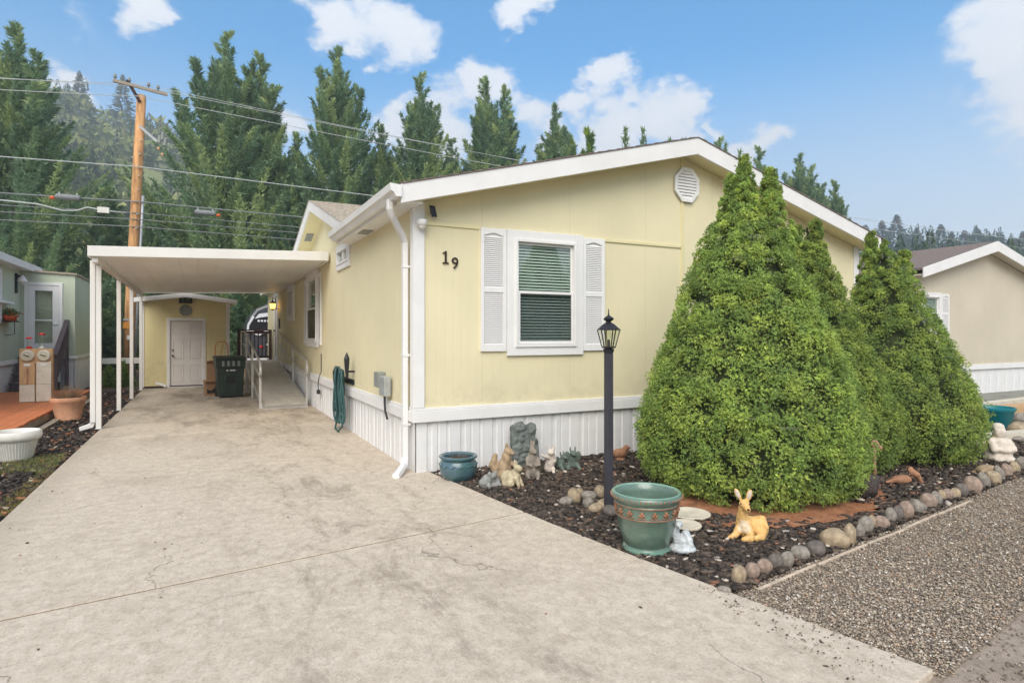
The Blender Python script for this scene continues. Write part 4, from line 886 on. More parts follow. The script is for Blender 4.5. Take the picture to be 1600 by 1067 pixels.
def camper():
    C = local_thing('camper', 'dark grey and black rounded vehicle with white stripes beyond the brown railing', 'vehicle', (2.55, 27.2, -0.1))
    prof = [(-0.95, 0.55), (-0.99, 1.2), (-0.95, 1.9), (-0.82, 2.35), (-0.55, 2.72), (-0.1, 2.92), (0.6, 3.0), (2.6, 3.02), (2.6, 0.5)]
    MB().prism(prof, 0.0, 2.1).build('body', 'camper_grey', C, bev=0.12)
    MB().prism([(-0.85, 1.9), (-0.70, 2.28), (-0.45, 2.55), (0.3, 2.55), (0.3, 1.6), (-0.5, 1.55)], -0.03, -0.012).build('side_panel', 'camper_black', C)
    MB().prism([(-0.62, 2.28), (-0.45, 2.50), (0.5, 2.62), (0.5, 2.48), (-0.40, 2.34)], -0.05, -0.032).build('stripe', 'camper_white', C)
    MB().prism([(-0.86, 1.72), (-0.80, 1.84), (-0.45, 1.70), (0.5, 2.10), (0.5, 2.0), (-0.46, 1.58)], -0.05, -0.032).build('stripe', 'camper_white', C)
    MB().prism([(-0.94, 1.65), (-0.90, 2.05), (-0.70, 2.42), (-0.62, 2.36), (-0.82, 2.02), (-0.86, 1.65)], -0.05, -0.032).build('stripe', 'camper_white', C)
    for i in range(5): MB().box(-0.50 + 0.12 * i, -0.42 + 0.12 * i, -0.045, -0.013, 2.16, 2.24).build('lettering', 'camper_white', C)
    MB().ell((-0.35, -0.02, 1.12), (0.07, 0.03, 0.07)).build('tail_light', 'red_plastic', C, smooth=True)
    MB().prism([(-0.2, 1.22), (0.3, 1.36), (0.3, 1.30), (-0.2, 1.17)], -0.045, -0.013).build('trim', 'camper_white', C)
    MB().box(-0.99, 1.2, -0.06, -0.002, 0.46, 0.72).build('bumper', 'camper_white', C, bev=0.02)
    w = MB().tube([(0.9, 0.05, 0.35), (0.9, 0.28, 0.35)], 0.35, 24).build('wheel', 'rubber', C, bev=0.03)
    MB().tube([(0.9, 0.035, 0.35), (0.9, 0.05, 0.35)], 0.2, 20).build('rim', 'galv', w)
camper()
def bin_cart():
    B = local_thing('trash_cart', 'dark green wheeled trash cart standing beside the ramp', 'trash cart', (0.60, 16.55, 0), R(4))
    V = []; 
    def fr(z, w, d): return [(-w, -d, z), (w, -d, z), (w, d, z), (-w, d, z)]
    V = fr(0.03, 0.27, 0.27) + fr(0.72, 0.305, 0.32) + fr(0.74, 0.325, 0.345) + fr(0.93, 0.33, 0.35)
    F = [(3, 2, 1, 0)] + [(4 * i + k, 4 * i + (k + 1) % 4, 4 * i + 4 + (k + 1) % 4, 4 * i + 4 + k) for i in range(3) for k in range(4)] + [(12, 13, 14, 15)]
    MB().add(V, F).build('body', 'bin_green', B, bev=0.02)
    MB().prism([(-0.375, 0.932), (-0.375, 0.965), (-0.2, 0.995), (0.3, 1.01), (0.37, 0.985), (0.37, 0.932)], -0.345, 0.345, 'x').build('lid', 'bin_green', B, bev=0.015)
    for i in range(4): MB().box(-0.20 + 0.115 * i, -0.145 + 0.115 * i, -0.362, -0.335, 0.77, 0.90).build('rib', 'grey_plastic', B, bev=0.01)
    for x in (-0.13, 0.11): MB().add([(x - .035, -0.283, 0.05), (x + .035, -0.283, 0.05), (x + .03, -0.325, 0.56), (x - .03, -0.325, 0.56), (x - .035, -0.25, 0.05), (x + .035, -0.25, 0.05), (x + .03, -0.29, 0.56), (x - .03, -0.29, 0.56)], [(0, 1, 2, 3), (7, 6, 5, 4), (0, 4, 5, 1), (1, 5, 6, 2), (2, 6, 7, 3), (3, 7, 4, 0)]).build('rib', 'bin_green', B, bev=0.008)
    MB().prism([(-0.165, 0.53), (-0.165, 0.575), (-0.10, 0.61), (0.08, 0.61), (0.145, 0.575), (0.145, 0.53)], -0.335, -0.29).build('grip_arch', 'bin_green', B, bev=0.008)
    MB().box(-0.115, 0.095, -0.315, -0.30, 0.36, 0.53).build('recess_shade', 'rubber', B)  # black plate, not a hollow; the recess shade is its colour
    for x0, x1 in ((-0.10, -0.06), (-0.02, 0.02), (0.028, 0.065), (0.072, 0.10)): MB().box(x0, x1, -0.326, -0.30, 0.655, 0.685).build('lettering', 'white', B)
    MB().tube([(-0.26, 0.40, 0.90), (0.26, 0.40, 0.90)], 0.016).build('handle_bar', 'bin_green', B)
    for x in (-0.29, 0.25): MB().tube([(x, 0.27, 0.13), (x + 0.05, 0.27, 0.13)], 0.13, 20).build('wheel', 'rubber', B)
bin_cart()
def open_box(name, label, loc, rz, w, d, h, mat='cardboard', tilt=0):
    B = local_thing(name, label, 'cardboard box', loc, rz); B.rotation_euler = (tilt, 0, rz); t = 0.006
    MB().box(-w, w, -d, -d + t, 0, h).build('side', mat, B); MB().box(-w, w, d - t, d, 0, h).build('side', mat, B); MB().box(-w, -w + t, -d + t, d - t, 0, h).build('side', mat, B); MB().box(w - t, w, -d + t, d - t, 0, h).build('side', mat, B); MB().box(-w + t, w - t, -d + t, d - t, 0, t).build('bottom', mat, B)
    for a, (x0, x1, y0) in enumerate(((-w, w, -d), (-w, w, d))):
        sg = -1 if a == 0 else 1
        MB().add([(-w, y0, h), (w, y0, h), (w, y0 + sg * 0.10, h + 0.07), (-w, y0 + sg * 0.10, h + 0.07), (-w, y0, h + t), (w, y0, h + t), (w, y0 + sg * 0.10, h + 0.07 + t), (-w, y0 + sg * 0.10, h + 0.07 + t)], [(0, 1, 2, 3), (7, 6, 5, 4), (0, 4, 5, 1), (2, 6, 7, 3), (1, 5, 6, 2), (3, 7, 4, 0)]).build('flap', mat, B)
    return B
b1 = open_box('cardboard_box', 'low torn cardboard box with dark opening, in front of the taller box', (0.20, 17.15, 0.0), R(8), 0.15, 0.16, 0.30)
MB().prism([(-0.11, 0.06), (-0.12, 0.17), (-0.03, 0.13), (0.05, 0.19), (0.12, 0.16), (0.11, 0.07)], -0.166, -0.161).build('tear_shade', 'rubber', b1)  # black patch on the box face, painted as shade inside the tear
b2 = open_box('cardboard_box', 'taller brown cardboard box between the shed door and the trash cart', (0.30, 17.75, 0.0), R(-6), 0.17, 0.2, 0.78)
def hand_truck():
    T = thing('hand_truck', 'orange tube-frame hand truck leaning on the shed behind the trash cart', 'hand truck', (0.5, 19.6, 0))
    MB().tube([(0.34, 19.4, 0.05), (0.34, 19.9, 1.15), (0.37, 19.94, 1.27), (0.42, 19.96, 1.32), (0.60, 19.96, 1.32), (0.65, 19.94, 1.27), (0.68, 19.9, 1.15), (0.68, 19.4, 0.05)], 0.016, 8).build('frame', 'orange_metal', T, smooth=True)
    MB().tube([(0.40, 19.62, 0.5), (0.55, 19.90, 1.28)], 0.012, 6).build('brace', 'orange_metal', T)
    for z, y in ((0.4, 19.56), (0.8, 19.74)): MB().tube([(0.34, y, z), (0.68, y, z)], 0.012, 6).build('crossbar', 'orange_metal', T)
    MB().box(0.33, 0.69, 19.2, 19.42, 0.02, 0.03).build('toe_plate', 'orange_metal', T)
    for x in (0.27, 0.70): MB().tube([(x, 19.52, 0.12), (x + 0.05, 19.52, 0.12)], 0.12, 16).build('wheel', 'rubber', T)
hand_truck()

# ------------------------------------------------------------------ neighbour on the left
def sage_house():
    G = thing('sage_house', 'sage green house with enclosed porch and white glass door at left', 'house', (-4.25, 20.0, 0))
    XW = -4.25
    MB().box(XW - 7.0, XW, 12.5, 20.0, 0.86, 3.22).build('wall', 'sage', G); MB().box(XW - 7.0, XW - 0.003, 20.002, 32, 0.86, 3.22).build('wall', 'sage', G)
    MB().box(XW - 6.9, XW - 0.03, 12.55, 31.9, -0.10, 0.855).build('skirt', 'vinyl', G)
    MB().box(XW, XW + 0.03, 12.5, 19.98, 0.80, 0.90).build('belly_band', 'white', G, bev=0.004)
    V = [(XW + 0.27, 3.25), (XW + 0.27, 3.36), (XW - 3.5, 4.3), (XW - 7.3, 3.36), (XW - 7.3, 3.25), (XW - 3.5, 4.19)]
    MB().prism(V, 12.2, 32.3).build('roof', 'shingle', G); MB().prism([(XW + 0.272, 3.20), (XW + 0.30, 3.20), (XW + 0.30, 3.37), (XW + 0.272, 3.37)], 12.2, 20.9).build('fascia', 'white', G)
    MB().box(XW + 0.002, XW + 0.27, 12.2, 20.9, 3.205, 3.22).build('soffit', 'white', G)
    # enclosed porch
    yp, xr, zf = 20.0, -3.07, 0.95
    tp = lambda x: 3.20 - 0.045 * (x - XW)
    d0, d1, dz = -4.10, -3.40, 2.86
    m = MB(); m.prism([(XW + .001, zf), (d0, zf), (d0, tp(d0)), (XW + .001, tp(XW))], yp, yp + 0.1); m.prism([(d0, dz), (d1, dz), (d1, tp(d1)), (d0, tp(d0))], yp, yp + 0.1); m.prism([(d1, zf), (xr, zf), (xr, tp(xr)), (d1, tp(d1))], yp, yp + 0.1); m.build('porch_wall', 'sage', G)
    MB().box(xr - 0.1, xr, yp + 0.1, 23.9, zf, tp(xr) - 0.005).build('porch_wall', 'sage', G)
    MB().prism([(XW + .01, tp(XW)), (xr + 0.05, tp(xr + .05)), (xr + 0.05, tp(xr) + 0.045), (XW + .01, tp(XW) + 0.045)], yp - 0.06, 24.0).build('porch_roof', 'grey_wood', G)
    skirt(G, 'left', yp, 23.9, xr - 0.02, -0.10, zf - 0.06); skirt(G, 'front', d1, xr, yp + 0.03, -0.10, zf - 0.06)
    MB().box(d1 + 0.06, xr + 0.03, yp - 0.03, yp - 0.001, zf - 0.07, zf + 0.01).build('belly_band', 'white', G, bev=0.004); MB().box(xr + 0.001, xr + 0.03, yp, 23.9, zf - 0.07, zf + 0.01).build('belly_band', 'white', G, bev=0.004)
    ring(MB(), d0 - 0.06, d1 + 0.06, zf - 0.06, dz + 0.06, 0.075, yp - 0.035, yp - 0.001).build('door_frame', 'white', G, bev=0.003)
    D = ring(MB(), d0 + 0.02, d1 - 0.02, zf + 0.02, dz - 0.02, 0.14, yp - 0.02, yp + 0.02); D.box(d0 + 0.16, d1 - 0.16, yp - 0.02, yp + 0.02, zf + 0.16, zf + 0.36); D.box(d0 + 0.16, d1 - 0.16, yp - 0.018, yp + 0.01, 1.90, 1.94)
    D = D.build('storm_door', 'white', G, bev=0.003)
    MB().box(d0 + 0.15, d1 - 0.15, yp + 0.022, yp + 0.026, zf + 0.34, dz - 0.15).build('pane', 'glass', D); MB().box(d0, d1, yp + 0.12, yp + 0.13, zf, dz).build('backing', 'beige', D)  # pale backing colour stands in for light reflected in the pane
    MB().box(d1 - 0.145, d1 - 0.04, yp - 0.05, yp - 0.021, 1.80, 1.83).build('handle', 'white', D)
    # lamp, window edge and flower bracket on the near wall
    lm = MB().lathe([(0.02, 0.20), (0.05, 0.16), (0.11, 0.05), (0.11, 0.03)], 14, (XW + 0.14, 19.55, 2.86)).build('porch_lamp', 'white', G, smooth=True); MB().ell((XW + 0.14, 19.55, 2.88), (0.06, 0.06, 0.07)).build('bulb', 'white_plastic', lm, smooth=True); MB().box(XW, XW + 0.14, 19.53, 19.57, 3.0, 3.06).build('arm', 'black_metal', lm); MB().box(XW, XW + 0.04, 19.48, 19.62, 2.6, 3.1).build('back_plate', 'black_metal', lm)
    window(G, wall_xf('right', XW, 17.6, 1.9), 1.1, 1.1, 0.1, slats=False)
    MB().box(XW, XW + 0.16, 16.8, 18.75, 2.27, 2.33).build('awning_ledge', 'white', G, bev=0.01)
sage_house()
def wall_planter():
    P = thing('wall_planter', 'wire bracket with orange flower pots on the sage green wall', 'planter', (-4.15, 18.5, 1.8))
    MB().box(-4.245, -4.02, 18.15, 18.95, 1.84, 1.86).build('shelf', 'black_metal', P)
    MB().tube([(-4.24, 18.6, 1.84), (-4.06, 18.6, 1.84), (-4.06, 18.6, 1.55), (-4.24, 18.6, 1.52)], 0.01, 6).build('bracket', 'black_metal', P)
    for y in (18.3, 18.55, 18.8): MB().lathe([(0.06, 0), (0.085, 0.11), (0.09, 0.13)], 16, (-4.13, y, 1.862)).build('flower_pot', 'feeder_orange', P, smooth=True)
    n = 260; q = rng.normal(0, 1, (n, 3)) * (0.05, 0.22, 0.05) + (-4.13, 18.55, 2.05); v, f, c = scatter(q, np.full((n, 3), 0.03), np.array([(-1, 0, 0), (1, 0, 0), (0, 1.6, 0.2)], float), np.array([(0, 1, 2)]), pal([s(90, 130, 50), s(70, 110, 44), s(210, 90, 40)], n))
    attach(link('flowers', np_mesh('flowers', v, f, 'leaf', c)), P)
wall_planter()
def deck():
    D = thing('wooden_deck', 'low orange-brown plank deck before the sage green house', 'deck', (-3.6, 14, 0))
    w = 0.14; x1 = -2.47; y0, y1 = 10.2, 18.55; n = int((y1 - y0) / w)
    me = None
    for i in range(n):
        y = y0 + i * w
        if me is None:
            o = MB().box(-6.5, x1, y + 0.003, y + w - 0.004, 0.12, 0.158).build('plank', 'deck_wood', D, bev=0.004); me = o.data; l0 = o.location.copy()
        else:
            o = link('plank', me, D); o.location = l0 + Vector((random.uniform(-0.012, 0.012), i * w, random.uniform(-0.002, 0.002))); b = o.modifiers.new('bevel', 'BEVEL'); b.width = 0.004
    MB().box(x1 - 0.05, x1 - 0.02, y0, y1, -0.02, 0.119).build('rim_joist', 'grey_wood', D); MB().box(x1 + 0.06, x1 + 0.17, y0 + 0.6, y1, -0.10, 0.01).build('edging_board', 'grey_wood', D)
deck()
def steps():
    S = thing('porch_steps', 'dark plum painted steps rising to the porch door at left', 'steps', (-3.85, 18.4, 0.15))
    for i in range(4):
        y = 18.75 + 0.30 * i; z = 0.16 + 0.20 * (i + 1)
        MB().box(-4.22, -3.32, y - 0.02, y + 0.30, z - 0.04, z).build('tread', 'plum_wood', S, bev=0.005); MB().box(-4.20, -3.34, y, y + 0.022, z - 0.20, z - 0.041).build('riser', 'plum_wood', S)
    x = -3.24
    MB().box(x - 0.04, x + 0.04, 19.86, 19.95, 0.16, 1.90).build('post', 'plum_wood', S); MB().box(x - 0.04, x + 0.04, 18.50, 18.58, 0.158, 1.02).build('post', 'plum_wood', S)
    MB().bar((x, 18.42, 1.02), (x, 19.98, 1.92), 0.11, 0.04).build('handrail', 'plum_wood', S); MB().bar((x, 18.58, 0.42), (x, 19.86, 1.15), 0.03, 0.09).build('rail', 'plum_wood', S); MB().bar((x, 18.58, 0.92), (x, 19.86, 1.68), 0.03, 0.08).build('rail', 'plum_wood', S)
    for i in range(5):
        y = 18.78 + 0.22 * i; z = 0.53 + (y - 18.78) * 0.57; MB().box(x - 0.018, x + 0.018, y - 0.018, y + 0.018, z, z + 0.46).build('baluster', 'plum_wood', S)
steps()
def pedestal():
    P = thing('meter_pedestal', 'tan double wooden meter pedestal with two round meters on the deck', 'meter box', (-3.03, 15.5, 0.16))
    x0, x1, xm, y = -3.31, -2.76, -3.035, 15.5
    MB().box(x0, x1, y, y + 0.14, 0.16, 1.25).build('backboard', 'tan_wood', P, bev=0.004)
    for a, b in ((x0 + 0.015, xm - 0.012), (xm + 0.012, x1 - 0.015)):
        MB().box(a, b, y - 0.05, y - 0.002, 0.17, 0.52).build('lower_cover', 'meter_white', P, bev=0.006); MB().box(a, b, y - 0.045, y - 0.002, 0.525, 0.98).build('cover', 'meter_white' if a > xm else 'tan_wood', P, bev=0.006)
        MB().box(a + .07, b - .07, y - 0.05, y - 0.046, 0.90, 0.95).build('label_plate', 'white', P)
        c = (a + b) / 2; mt = MB().tube([(c, y - 0.002, 1.11), (c, y - 0.05, 1.11), (c, y - 0.07, 1.11)], [0.115, 0.115, 0.10], 24).build('meter', 'meter_white', P, smooth=False)
        MB().ell((c, y - 0.07, 1.11), (0.085, 0.07, 0.085)).build('meter_glass', 'glass_clear', mt, smooth=True); MB().bar((c - 0.05, y - 0.073, 1.13), (c + 0.04, y - 0.073, 1.09), 0.004, 0.02).build('dial', 'rubber', mt)
    MB().box(x0 + 0.13, x0 + 0.16, y - 0.058, y - 0.047, 0.54, 0.86).build('batten', 'rust_orange', P)
pedestal()
def feeder(x, h, label):
    F = local_thing('hummingbird_feeder', label, 'bird feeder', (x, 15.56, 1.252), 0, 'feeders on the meter pedestal')
    MB().lathe([(0.05, 0), (0.065, 0.012), (0.03, 0.04), (0.03, 0.05)], 18).build('base', 'red_plastic' if h < 0.25 else 'white_plastic', F, smooth=True)
    MB().lathe([(0.034, 0.05), (0.045, 0.09), (0.045, h - 0.03), (0.035, h)], 18).build('bottle', 'glass_clear', F, smooth=True); MB().lathe([(0.055, h), (0.06, h + 0.02), (0.02, h + 0.04), (0.002, h + 0.045)], 18).build('cap', 'red_plastic', F, smooth=True)
feeder(-3.16, 0.20, 'shorter hummingbird feeder with red cap and red base on the pedestal'); feeder(-2.95, 0.28, 'taller hummingbird feeder with red cap and pale base on the pedestal')

def pot(name, label, loc, prof, mat, inner=0.05, soil='soil', seg=40, ribs=0):
    P = local_thing(name, label, 'pot', loc); m = MB()
    m.lathe(prof, seg); b = m.build('body', mat, P); smooth_by_angle(b, 50)
    r = prof[-1][0]; z = prof[-1][1]
    MB().lathe([(r * 0.985, z - inner - 0.004), (r * 0.985, z - inner)], seg).build('soil', soil, P)
    return P
POT = lambda R0, R1, H: [(R0 * .9, 0), (R0, 0.01), (R1 * 0.94, H * 0.74), (R1 * 0.95, H * 0.76), (R1, H * 0.765), (R1 * 1.04, H * 0.80), (R1 * 1.06, H * 0.95), (R1 * 1.04, H), (R1 * 0.97, H), (R1 * 0.94, H * 0.95), (R1 * 0.90, H * 0.78)]
wp = pot('plastic_pot', 'white ribbed plastic pot at the edge of the deck at left', (*behind(26, 724, 0.16, -0.05), -0.05), [(0.19, 0), (0.2, 0.01), (0.265, 0.30), (0.275, 0.31), (0.31, 0.33), (0.325, 0.37), (0.32, 0.43), (0.30, 0.45), (0.28, 0.44), (0.26, 0.38), (0.25, 0.34)], 'white_plastic', -0.008)
for k in range(40):
    a = 2 * math.pi * k / 40; MB().bar((0.20 * math.cos(a), 0.20 * math.sin(a), 0.03), (0.262 * math.cos(a), 0.262 * math.sin(a), 0.29), 0.012, 0.008, (math.cos(a), math.sin(a), 0)).build('rib', 'white_plastic', wp)
tp = pot('terracotta_pot', 'terracotta pot with a dried plant beside the wooden deck', (*behind(107, 659, 0.19, -0.05), -0.05), [(0.235, 0), (0.24, 0.01), (0.255, 0.06), (0.25, 0.07), (0.325, 0.37), (0.335, 0.38), (0.35, 0.40), (0.355, 0.46), (0.345, 0.475), (0.325, 0.47), (0.31, 0.42)], 'terracotta', -0.008)
def twigs(parent, n, r, h, cols, z0, name='dry_plant', w=0.004, seed=1):
    g = np.random.default_rng(seed); V = []; 
    for i in range(n):
        a = g.uniform(0, 6.28); rr = r * math.sqrt(g.random()) * 0.5; b = np.array([rr * math.cos(a), rr * math.sin(a), z0]); d = np.array([math.cos(a) * g.uniform(0.1, 0.9), math.sin(a) * g.uniform(0.1, 0.9), 1.0]); L = h * g.uniform(0.3, 1)
        t = b + d * L + g.normal(0, 0.02, 3); sdv = np.array([-math.sin(a), math.cos(a), 0]) * w
        V += [b - sdv, b + sdv, t]
    C = np.repeat(pal(cols, n, g), 3, 0); attach(link(name, np_mesh(name, np.array(V), np.arange(len(V)).reshape(-1, 3), 'leaf', C)), parent)
tp.scale = (0.80, 0.80, 0.92)
twigs(tp, 420, 0.5, 0.34, [s(150, 128, 100), s(120, 110, 84), s(176, 130, 100)], 0.43)
wp.scale = (0.80, 0.80, 0.86)
twigs(wp, 30, 0.3, 0.03, [s(110, 90, 70)], 0.35)

# ------------------------------------------------------------------ neighbour on the right
def beige_house():
    B = thing('beige_house', 'beige house with white gable trim beyond the clipped shrubs at right', 'house', (18.9, 8.8, 0))
    Y0, xa, xb, xc, sl = 8.8, 15.75, 22.05, 18.9, 0.255
    top = lambda x: 3.02 + sl * (xc - xa - abs(x - xc))
    w0, w1, z0, z1 = 16.02, 16.72, 1.63, 2.50
    m = MB(); m.prism([(xa, .62), (w0, .62), (w0, top(w0)), (xa, top(xa))], Y0, Y0 + .12); m.prism([(w0, .62), (w1, .62), (w1, z0), (w0, z0)], Y0, Y0 + .12); m.prism([(w0, z1), (w1, z1), (w1, top(w1)), (w0, top(w0))], Y0, Y0 + .12); m.prism([(w1, .62), (xc, .62), (xc, top(xc)), (w1, top(w1))], Y0, Y0 + .12); m.prism([(xc, .62), (xb, .62), (xb, top(xb)), (xc, top(xc))], Y0, Y0 + .12)
    m.build('wall', 'beige', B)
    MB().box(xa, xa + .12, Y0 + .12, 22, .62, 3.0).build('wall', 'beige', B); MB().box(xb - .12, xb, Y0 + .12, 22, .62, 3.0).build('wall', 'beige', B); MB().box(xa + .12, xb - .12, 21.88, 22, .62, 3.0).build('wall', 'beige', B)
    skirt(B, 'front', xa + .02, xb - .02, Y0 + .012, -0.10, 0.62); skirt(B, 'left', Y0 + .03, 22, xa + .012, -0.10, 0.62)
    MB().box(xa - .03, xb + .03, Y0 - .035, Y0 - .001, 0.60, 0.74).build('belly_band', 'white', B, bev=.004)
    rz = lambda x: 4.03 - sl * abs(x - xc)
    for sg in (-1, 1):
        xe = xc + sg * 3.42
        MB().prism([(xc, rz(xc) - .06), (xe, rz(xe) - .06), (xe, rz(xe)), (xc, rz(xc))], Y0 - .30, 22.3).build('roof', 'shingle_dark', B)
        MB().prism([(xc, rz(xc) - .005), (xc, rz(xc) - .27), (xe, rz(xe) - .24), (xe, rz(xe) - .005)], Y0 - .34, Y0 - .303).build('rake_board', 'white', B, bev=.004)
        MB().prism([(xc, rz(xc) - .20), (xe, rz(xe) - .18), (xe, rz(xe) - .165), (xc, rz(xc) - .185)], Y0 - .302, Y0 - .002).build('soffit', 'beige', B)
    window(B, wall_xf('front', (w0 + w1) / 2, Y0, z0), w1 - w0, z1 - z0, 0.10)
    shutter(B, wall_xf('front', 17.01, Y0, 1.55), 0.34, 1.03, 16, 16)
    MB().box(17.2, 17.75, 12.2, 12.75, rz(17.45) + 0.0, rz(17.45) + 0.18).build('roof_vent', 'rust_orange', B, bev=.02)
beige_house()
for (a, b, z, lab) in (((13.2, 6.6), (22, 7.05), 0.06, 'pale wooden kerb board running before the beige house'), ((12.2, 5.85), (21, 5.5), 0.10, 'long light plank lying on the gravel behind the teal pot'), ((9.5, 4.62), (13.5, 4.2), 0.05, 'short grey plank by the stone pile at right edge')):
    o = MB().bar((a[0], a[1], z), (b[0], b[1], z), 0.22 if z != 0.10 else 0.28, 0.16 if z != 0.10 else 0.26).build('plank', 'tan_wood' if z == 0.10 else 'paver'); tag(o, lab, 'plank')

# ------------------------------------------------------------------ utility pole and wires
def utility_pole():
    Yp = 26.0
    P = thing('utility_pole', 'tall weathered orange-brown wooden utility pole behind the carport', 'utility pole', (-2.40, Yp, 0))
    MB().tube([(-2.40, Yp, -0.1), (-2.30, Yp, 3.0), (-2.13, Yp, 7.0), (-1.985, Yp, 10.3)], [0.20, 0.19, 0.17, 0.15], 14).build('pole', 'pole_wood', P, smooth=True)
    MB().bar((-2.84, Yp - 0.25, 10.61), (-1.14, Yp - 0.15, 10.43), 0.08, 0.10).build('crossarm', 'grey_wood', P); MB().bar((-2.42, Yp - 0.2, 10.72), (-2.03, Yp - 0.16, 10.02), 0.08, 0.10).build('crossarm', 'brown_wood', P)
    for x, z in ((-2.78, 10.65), (-2.35, 10.6), (-1.75, 10.54), (-1.45, 10.5)):
        i = MB().lathe([(0.02, 0), (0.02, 0.08), (0.055, 0.09), (0.06, 0.13), (0.035, 0.15), (0.05, 0.17), (0.03, 0.22)], 10, (x, Yp - 0.2, z)).build('insulator', 'grey_plastic', P, smooth=True)
    br = MB().bar((-2.05, Yp - 0.12, 9.15), (-1.45, Yp - 0.5, 8.55), 0.06, 0.09).build('bracket', 'galv', P)
    for x, z in ((-1.40, 8.62), (-1.30, 8.75), (-1.22, 8.55)): MB().tube([(x, Yp - 0.5, z - 0.12), (x + 0.03, Yp - 0.5, z + 0.16)], 0.06, 10).build('cutout', 'grey_plastic', br)
    for x, z in ((-1.42, 8.30), (-1.30, 8.10)): MB().ell((x, Yp - 0.5, z), (0.05, 0.05, 0.07)).build('insulator', 'tan_wood', br, smooth=True)
    MB().tube([(-1.93, Yp - 0.15, 6.6), (-1.97, Yp - 0.16, 5.5), (-2.02, Yp - 0.17, 4.4), (-2.2, Yp - 0.18, 0.0)], 0.045, 8).build('conduit', 'galv', P, smooth=True)
    for z in (8.6, 8.1, 7.3, 6.8, 5.9, 5.4): MB().tube([(-1.92 - (10.3 - z) * 0.043, Yp - 0.1, z), (-1.92 - (10.3 - z) * 0.043, Yp - 0.24, z)], 0.025, 6).build('bolt', 'galv', P)
    MB().tube([(-2.37, Yp, 1.75), (-2.36, Yp, 1.98)], 0.205, 14).build('marker_band', 'orange_metal', P); MB().box(-2.42, -2.22, Yp - 0.215, Yp - 0.205, 1.35, 1.5).build('tag_plate', 'white', P); MB().tube([(-2.365, Yp, 2.03), (-2.362, Yp, 2.1)], 0.203, 14).build('tag_band', 'galv', P)
    # the wires
    def wire(name, lab, y, za, zb, r, mat, sag=0.25, x0=-30, x1=80, zl=None):
        pts = []
        for x in np.linspace(x0, x1, 60):
            if x < -2.1: t = (x - x0) / (-2.1 - x0); z = (zl if zl is not None else za) * (1 - t) + za * t
            else: t = (x + 2.1) / (x1 + 2.1); z = za * (1 - t) + zb * t
            z -= sag * 4 * t * (1 - t); pts.append((x, y, z))
        tag(MB().tube(pts, r, 5).build('power_line', mat), lab, 'wire', 'overhead lines on the utility pole'); return pts
    wire('w', 'topmost pale wire on the far end of the pole crossarm', Yp + 0.35, 10.75, 10.2, 0.011, 'cable_pale', 0.9, zl=10.6)
    wire('w', 'second pale wire from the top, on the crossarm middle', Yp - 0.2, 10.66, 10.2, 0.011, 'cable_pale', 1.1, zl=10.3)
    wire('w', 'third pale wire from the top, below the crossarm', Yp - 0.35, 10.15, 9.2, 0.013, 'cable_pale', 0.9, zl=9.7)
    wire('w', 'single pale wire midway down the utility pole', Yp - 0.22, 7.63, 7.3, 0.019, 'cable_pale', 0.35, zl=7.7)
    wire('w', 'thick dark cable carrying the splice cases', Yp - 0.22, 6.36, 6.3, 0.024, 'cable_grey', 0.25, zl=6.5)
    wire('w', 'upper of the three thin grey cables below the splice cases', Yp - 0.2, 5.95, 5.7, 0.015, 'cable_grey', 0.2, zl=6.0)
    wire('w', 'middle of the three thin grey cables below the splice cases', Yp - 0.2, 5.72, 5.4, 0.015, 'cable_grey', 0.2, zl=5.8)
    wire('w', 'lowest grey cable on the utility pole', Yp - 0.2, 5.45, 5.0, 0.016, 'cable_grey', 0.2, zl=5.5)
    tag(MB().tube([(-12, Yp - .25, 6.1), (-7, Yp - .25, 6.05), (-5.0, Yp - .25, 5.98), (-4.3, Yp - .25, 5.82), (-3.9, Yp - .25, 5.86), (-3.6, Yp - .25, 6.0), (-3.0, Yp - .25, 5.93), (-2.45, Yp - .22, 5.92)], 0.026, 6).build('power_line', 'cable_pale', smooth=True), 'kinked white cable left of the utility pole', 'wire', 'overhead lines on the utility pole')
    for x, z, lab in ((-4.15, 6.30, 'dark cylindrical splice case on the cable left of the pole'), (0.1, 6.15, 'dark cylindrical splice case on the cable right of the pole')):
        S = thing('splice_case', lab, 'splice case', (x, Yp - 0.24, z), 'splice cases on the thick cable')
        MB().tube([(x - 0.36, Yp - .24, z), (x - 0.33, Yp - .24, z), (x + 0.33, Yp - .24, z), (x + 0.36, Yp - .24, z)], [0.06, 0.1, 0.1, 0.06], 12).build('case', 'cable_grey', S); MB().ell((x - 0.45 if x < -1 else x + 0.45, Yp - .24, z - 0.06), (0.08, 0.06, 0.06)).build('marker', 'feeder_orange', S, smooth=True)
        for q in (-0.25, 0.25): MB().bar((x + q, Yp - .24, z), (x + q, Yp - .22, z + 0.16), 0.03, 0.02).build('hanger', 'galv', S)
    S = MB().box(-2.75 - 0.55, -2.75 - 0.2, Yp - .30, Yp - .18, 5.85, 6.05).build('splice_box', 'white_plastic'); tag(S, 'small white box on the kinked cable left of the pole', 'splice box')
utility_pole()
def rail_fence():
    F = thing('rail_fence', 'low white rail fence behind the carport posts', 'fence', (-2.3, 22.6, 0))
    MB().box(-3.05, -1.6, 22.6, 22.64, 0.62, 0.80).build('rail', 'white', F); 
    for x in (-3.02, -1.66): MB().box(x, x + .09, 22.645, 22.73, -0.1, 0.85).build('post', 'white', F)
rail_fence()

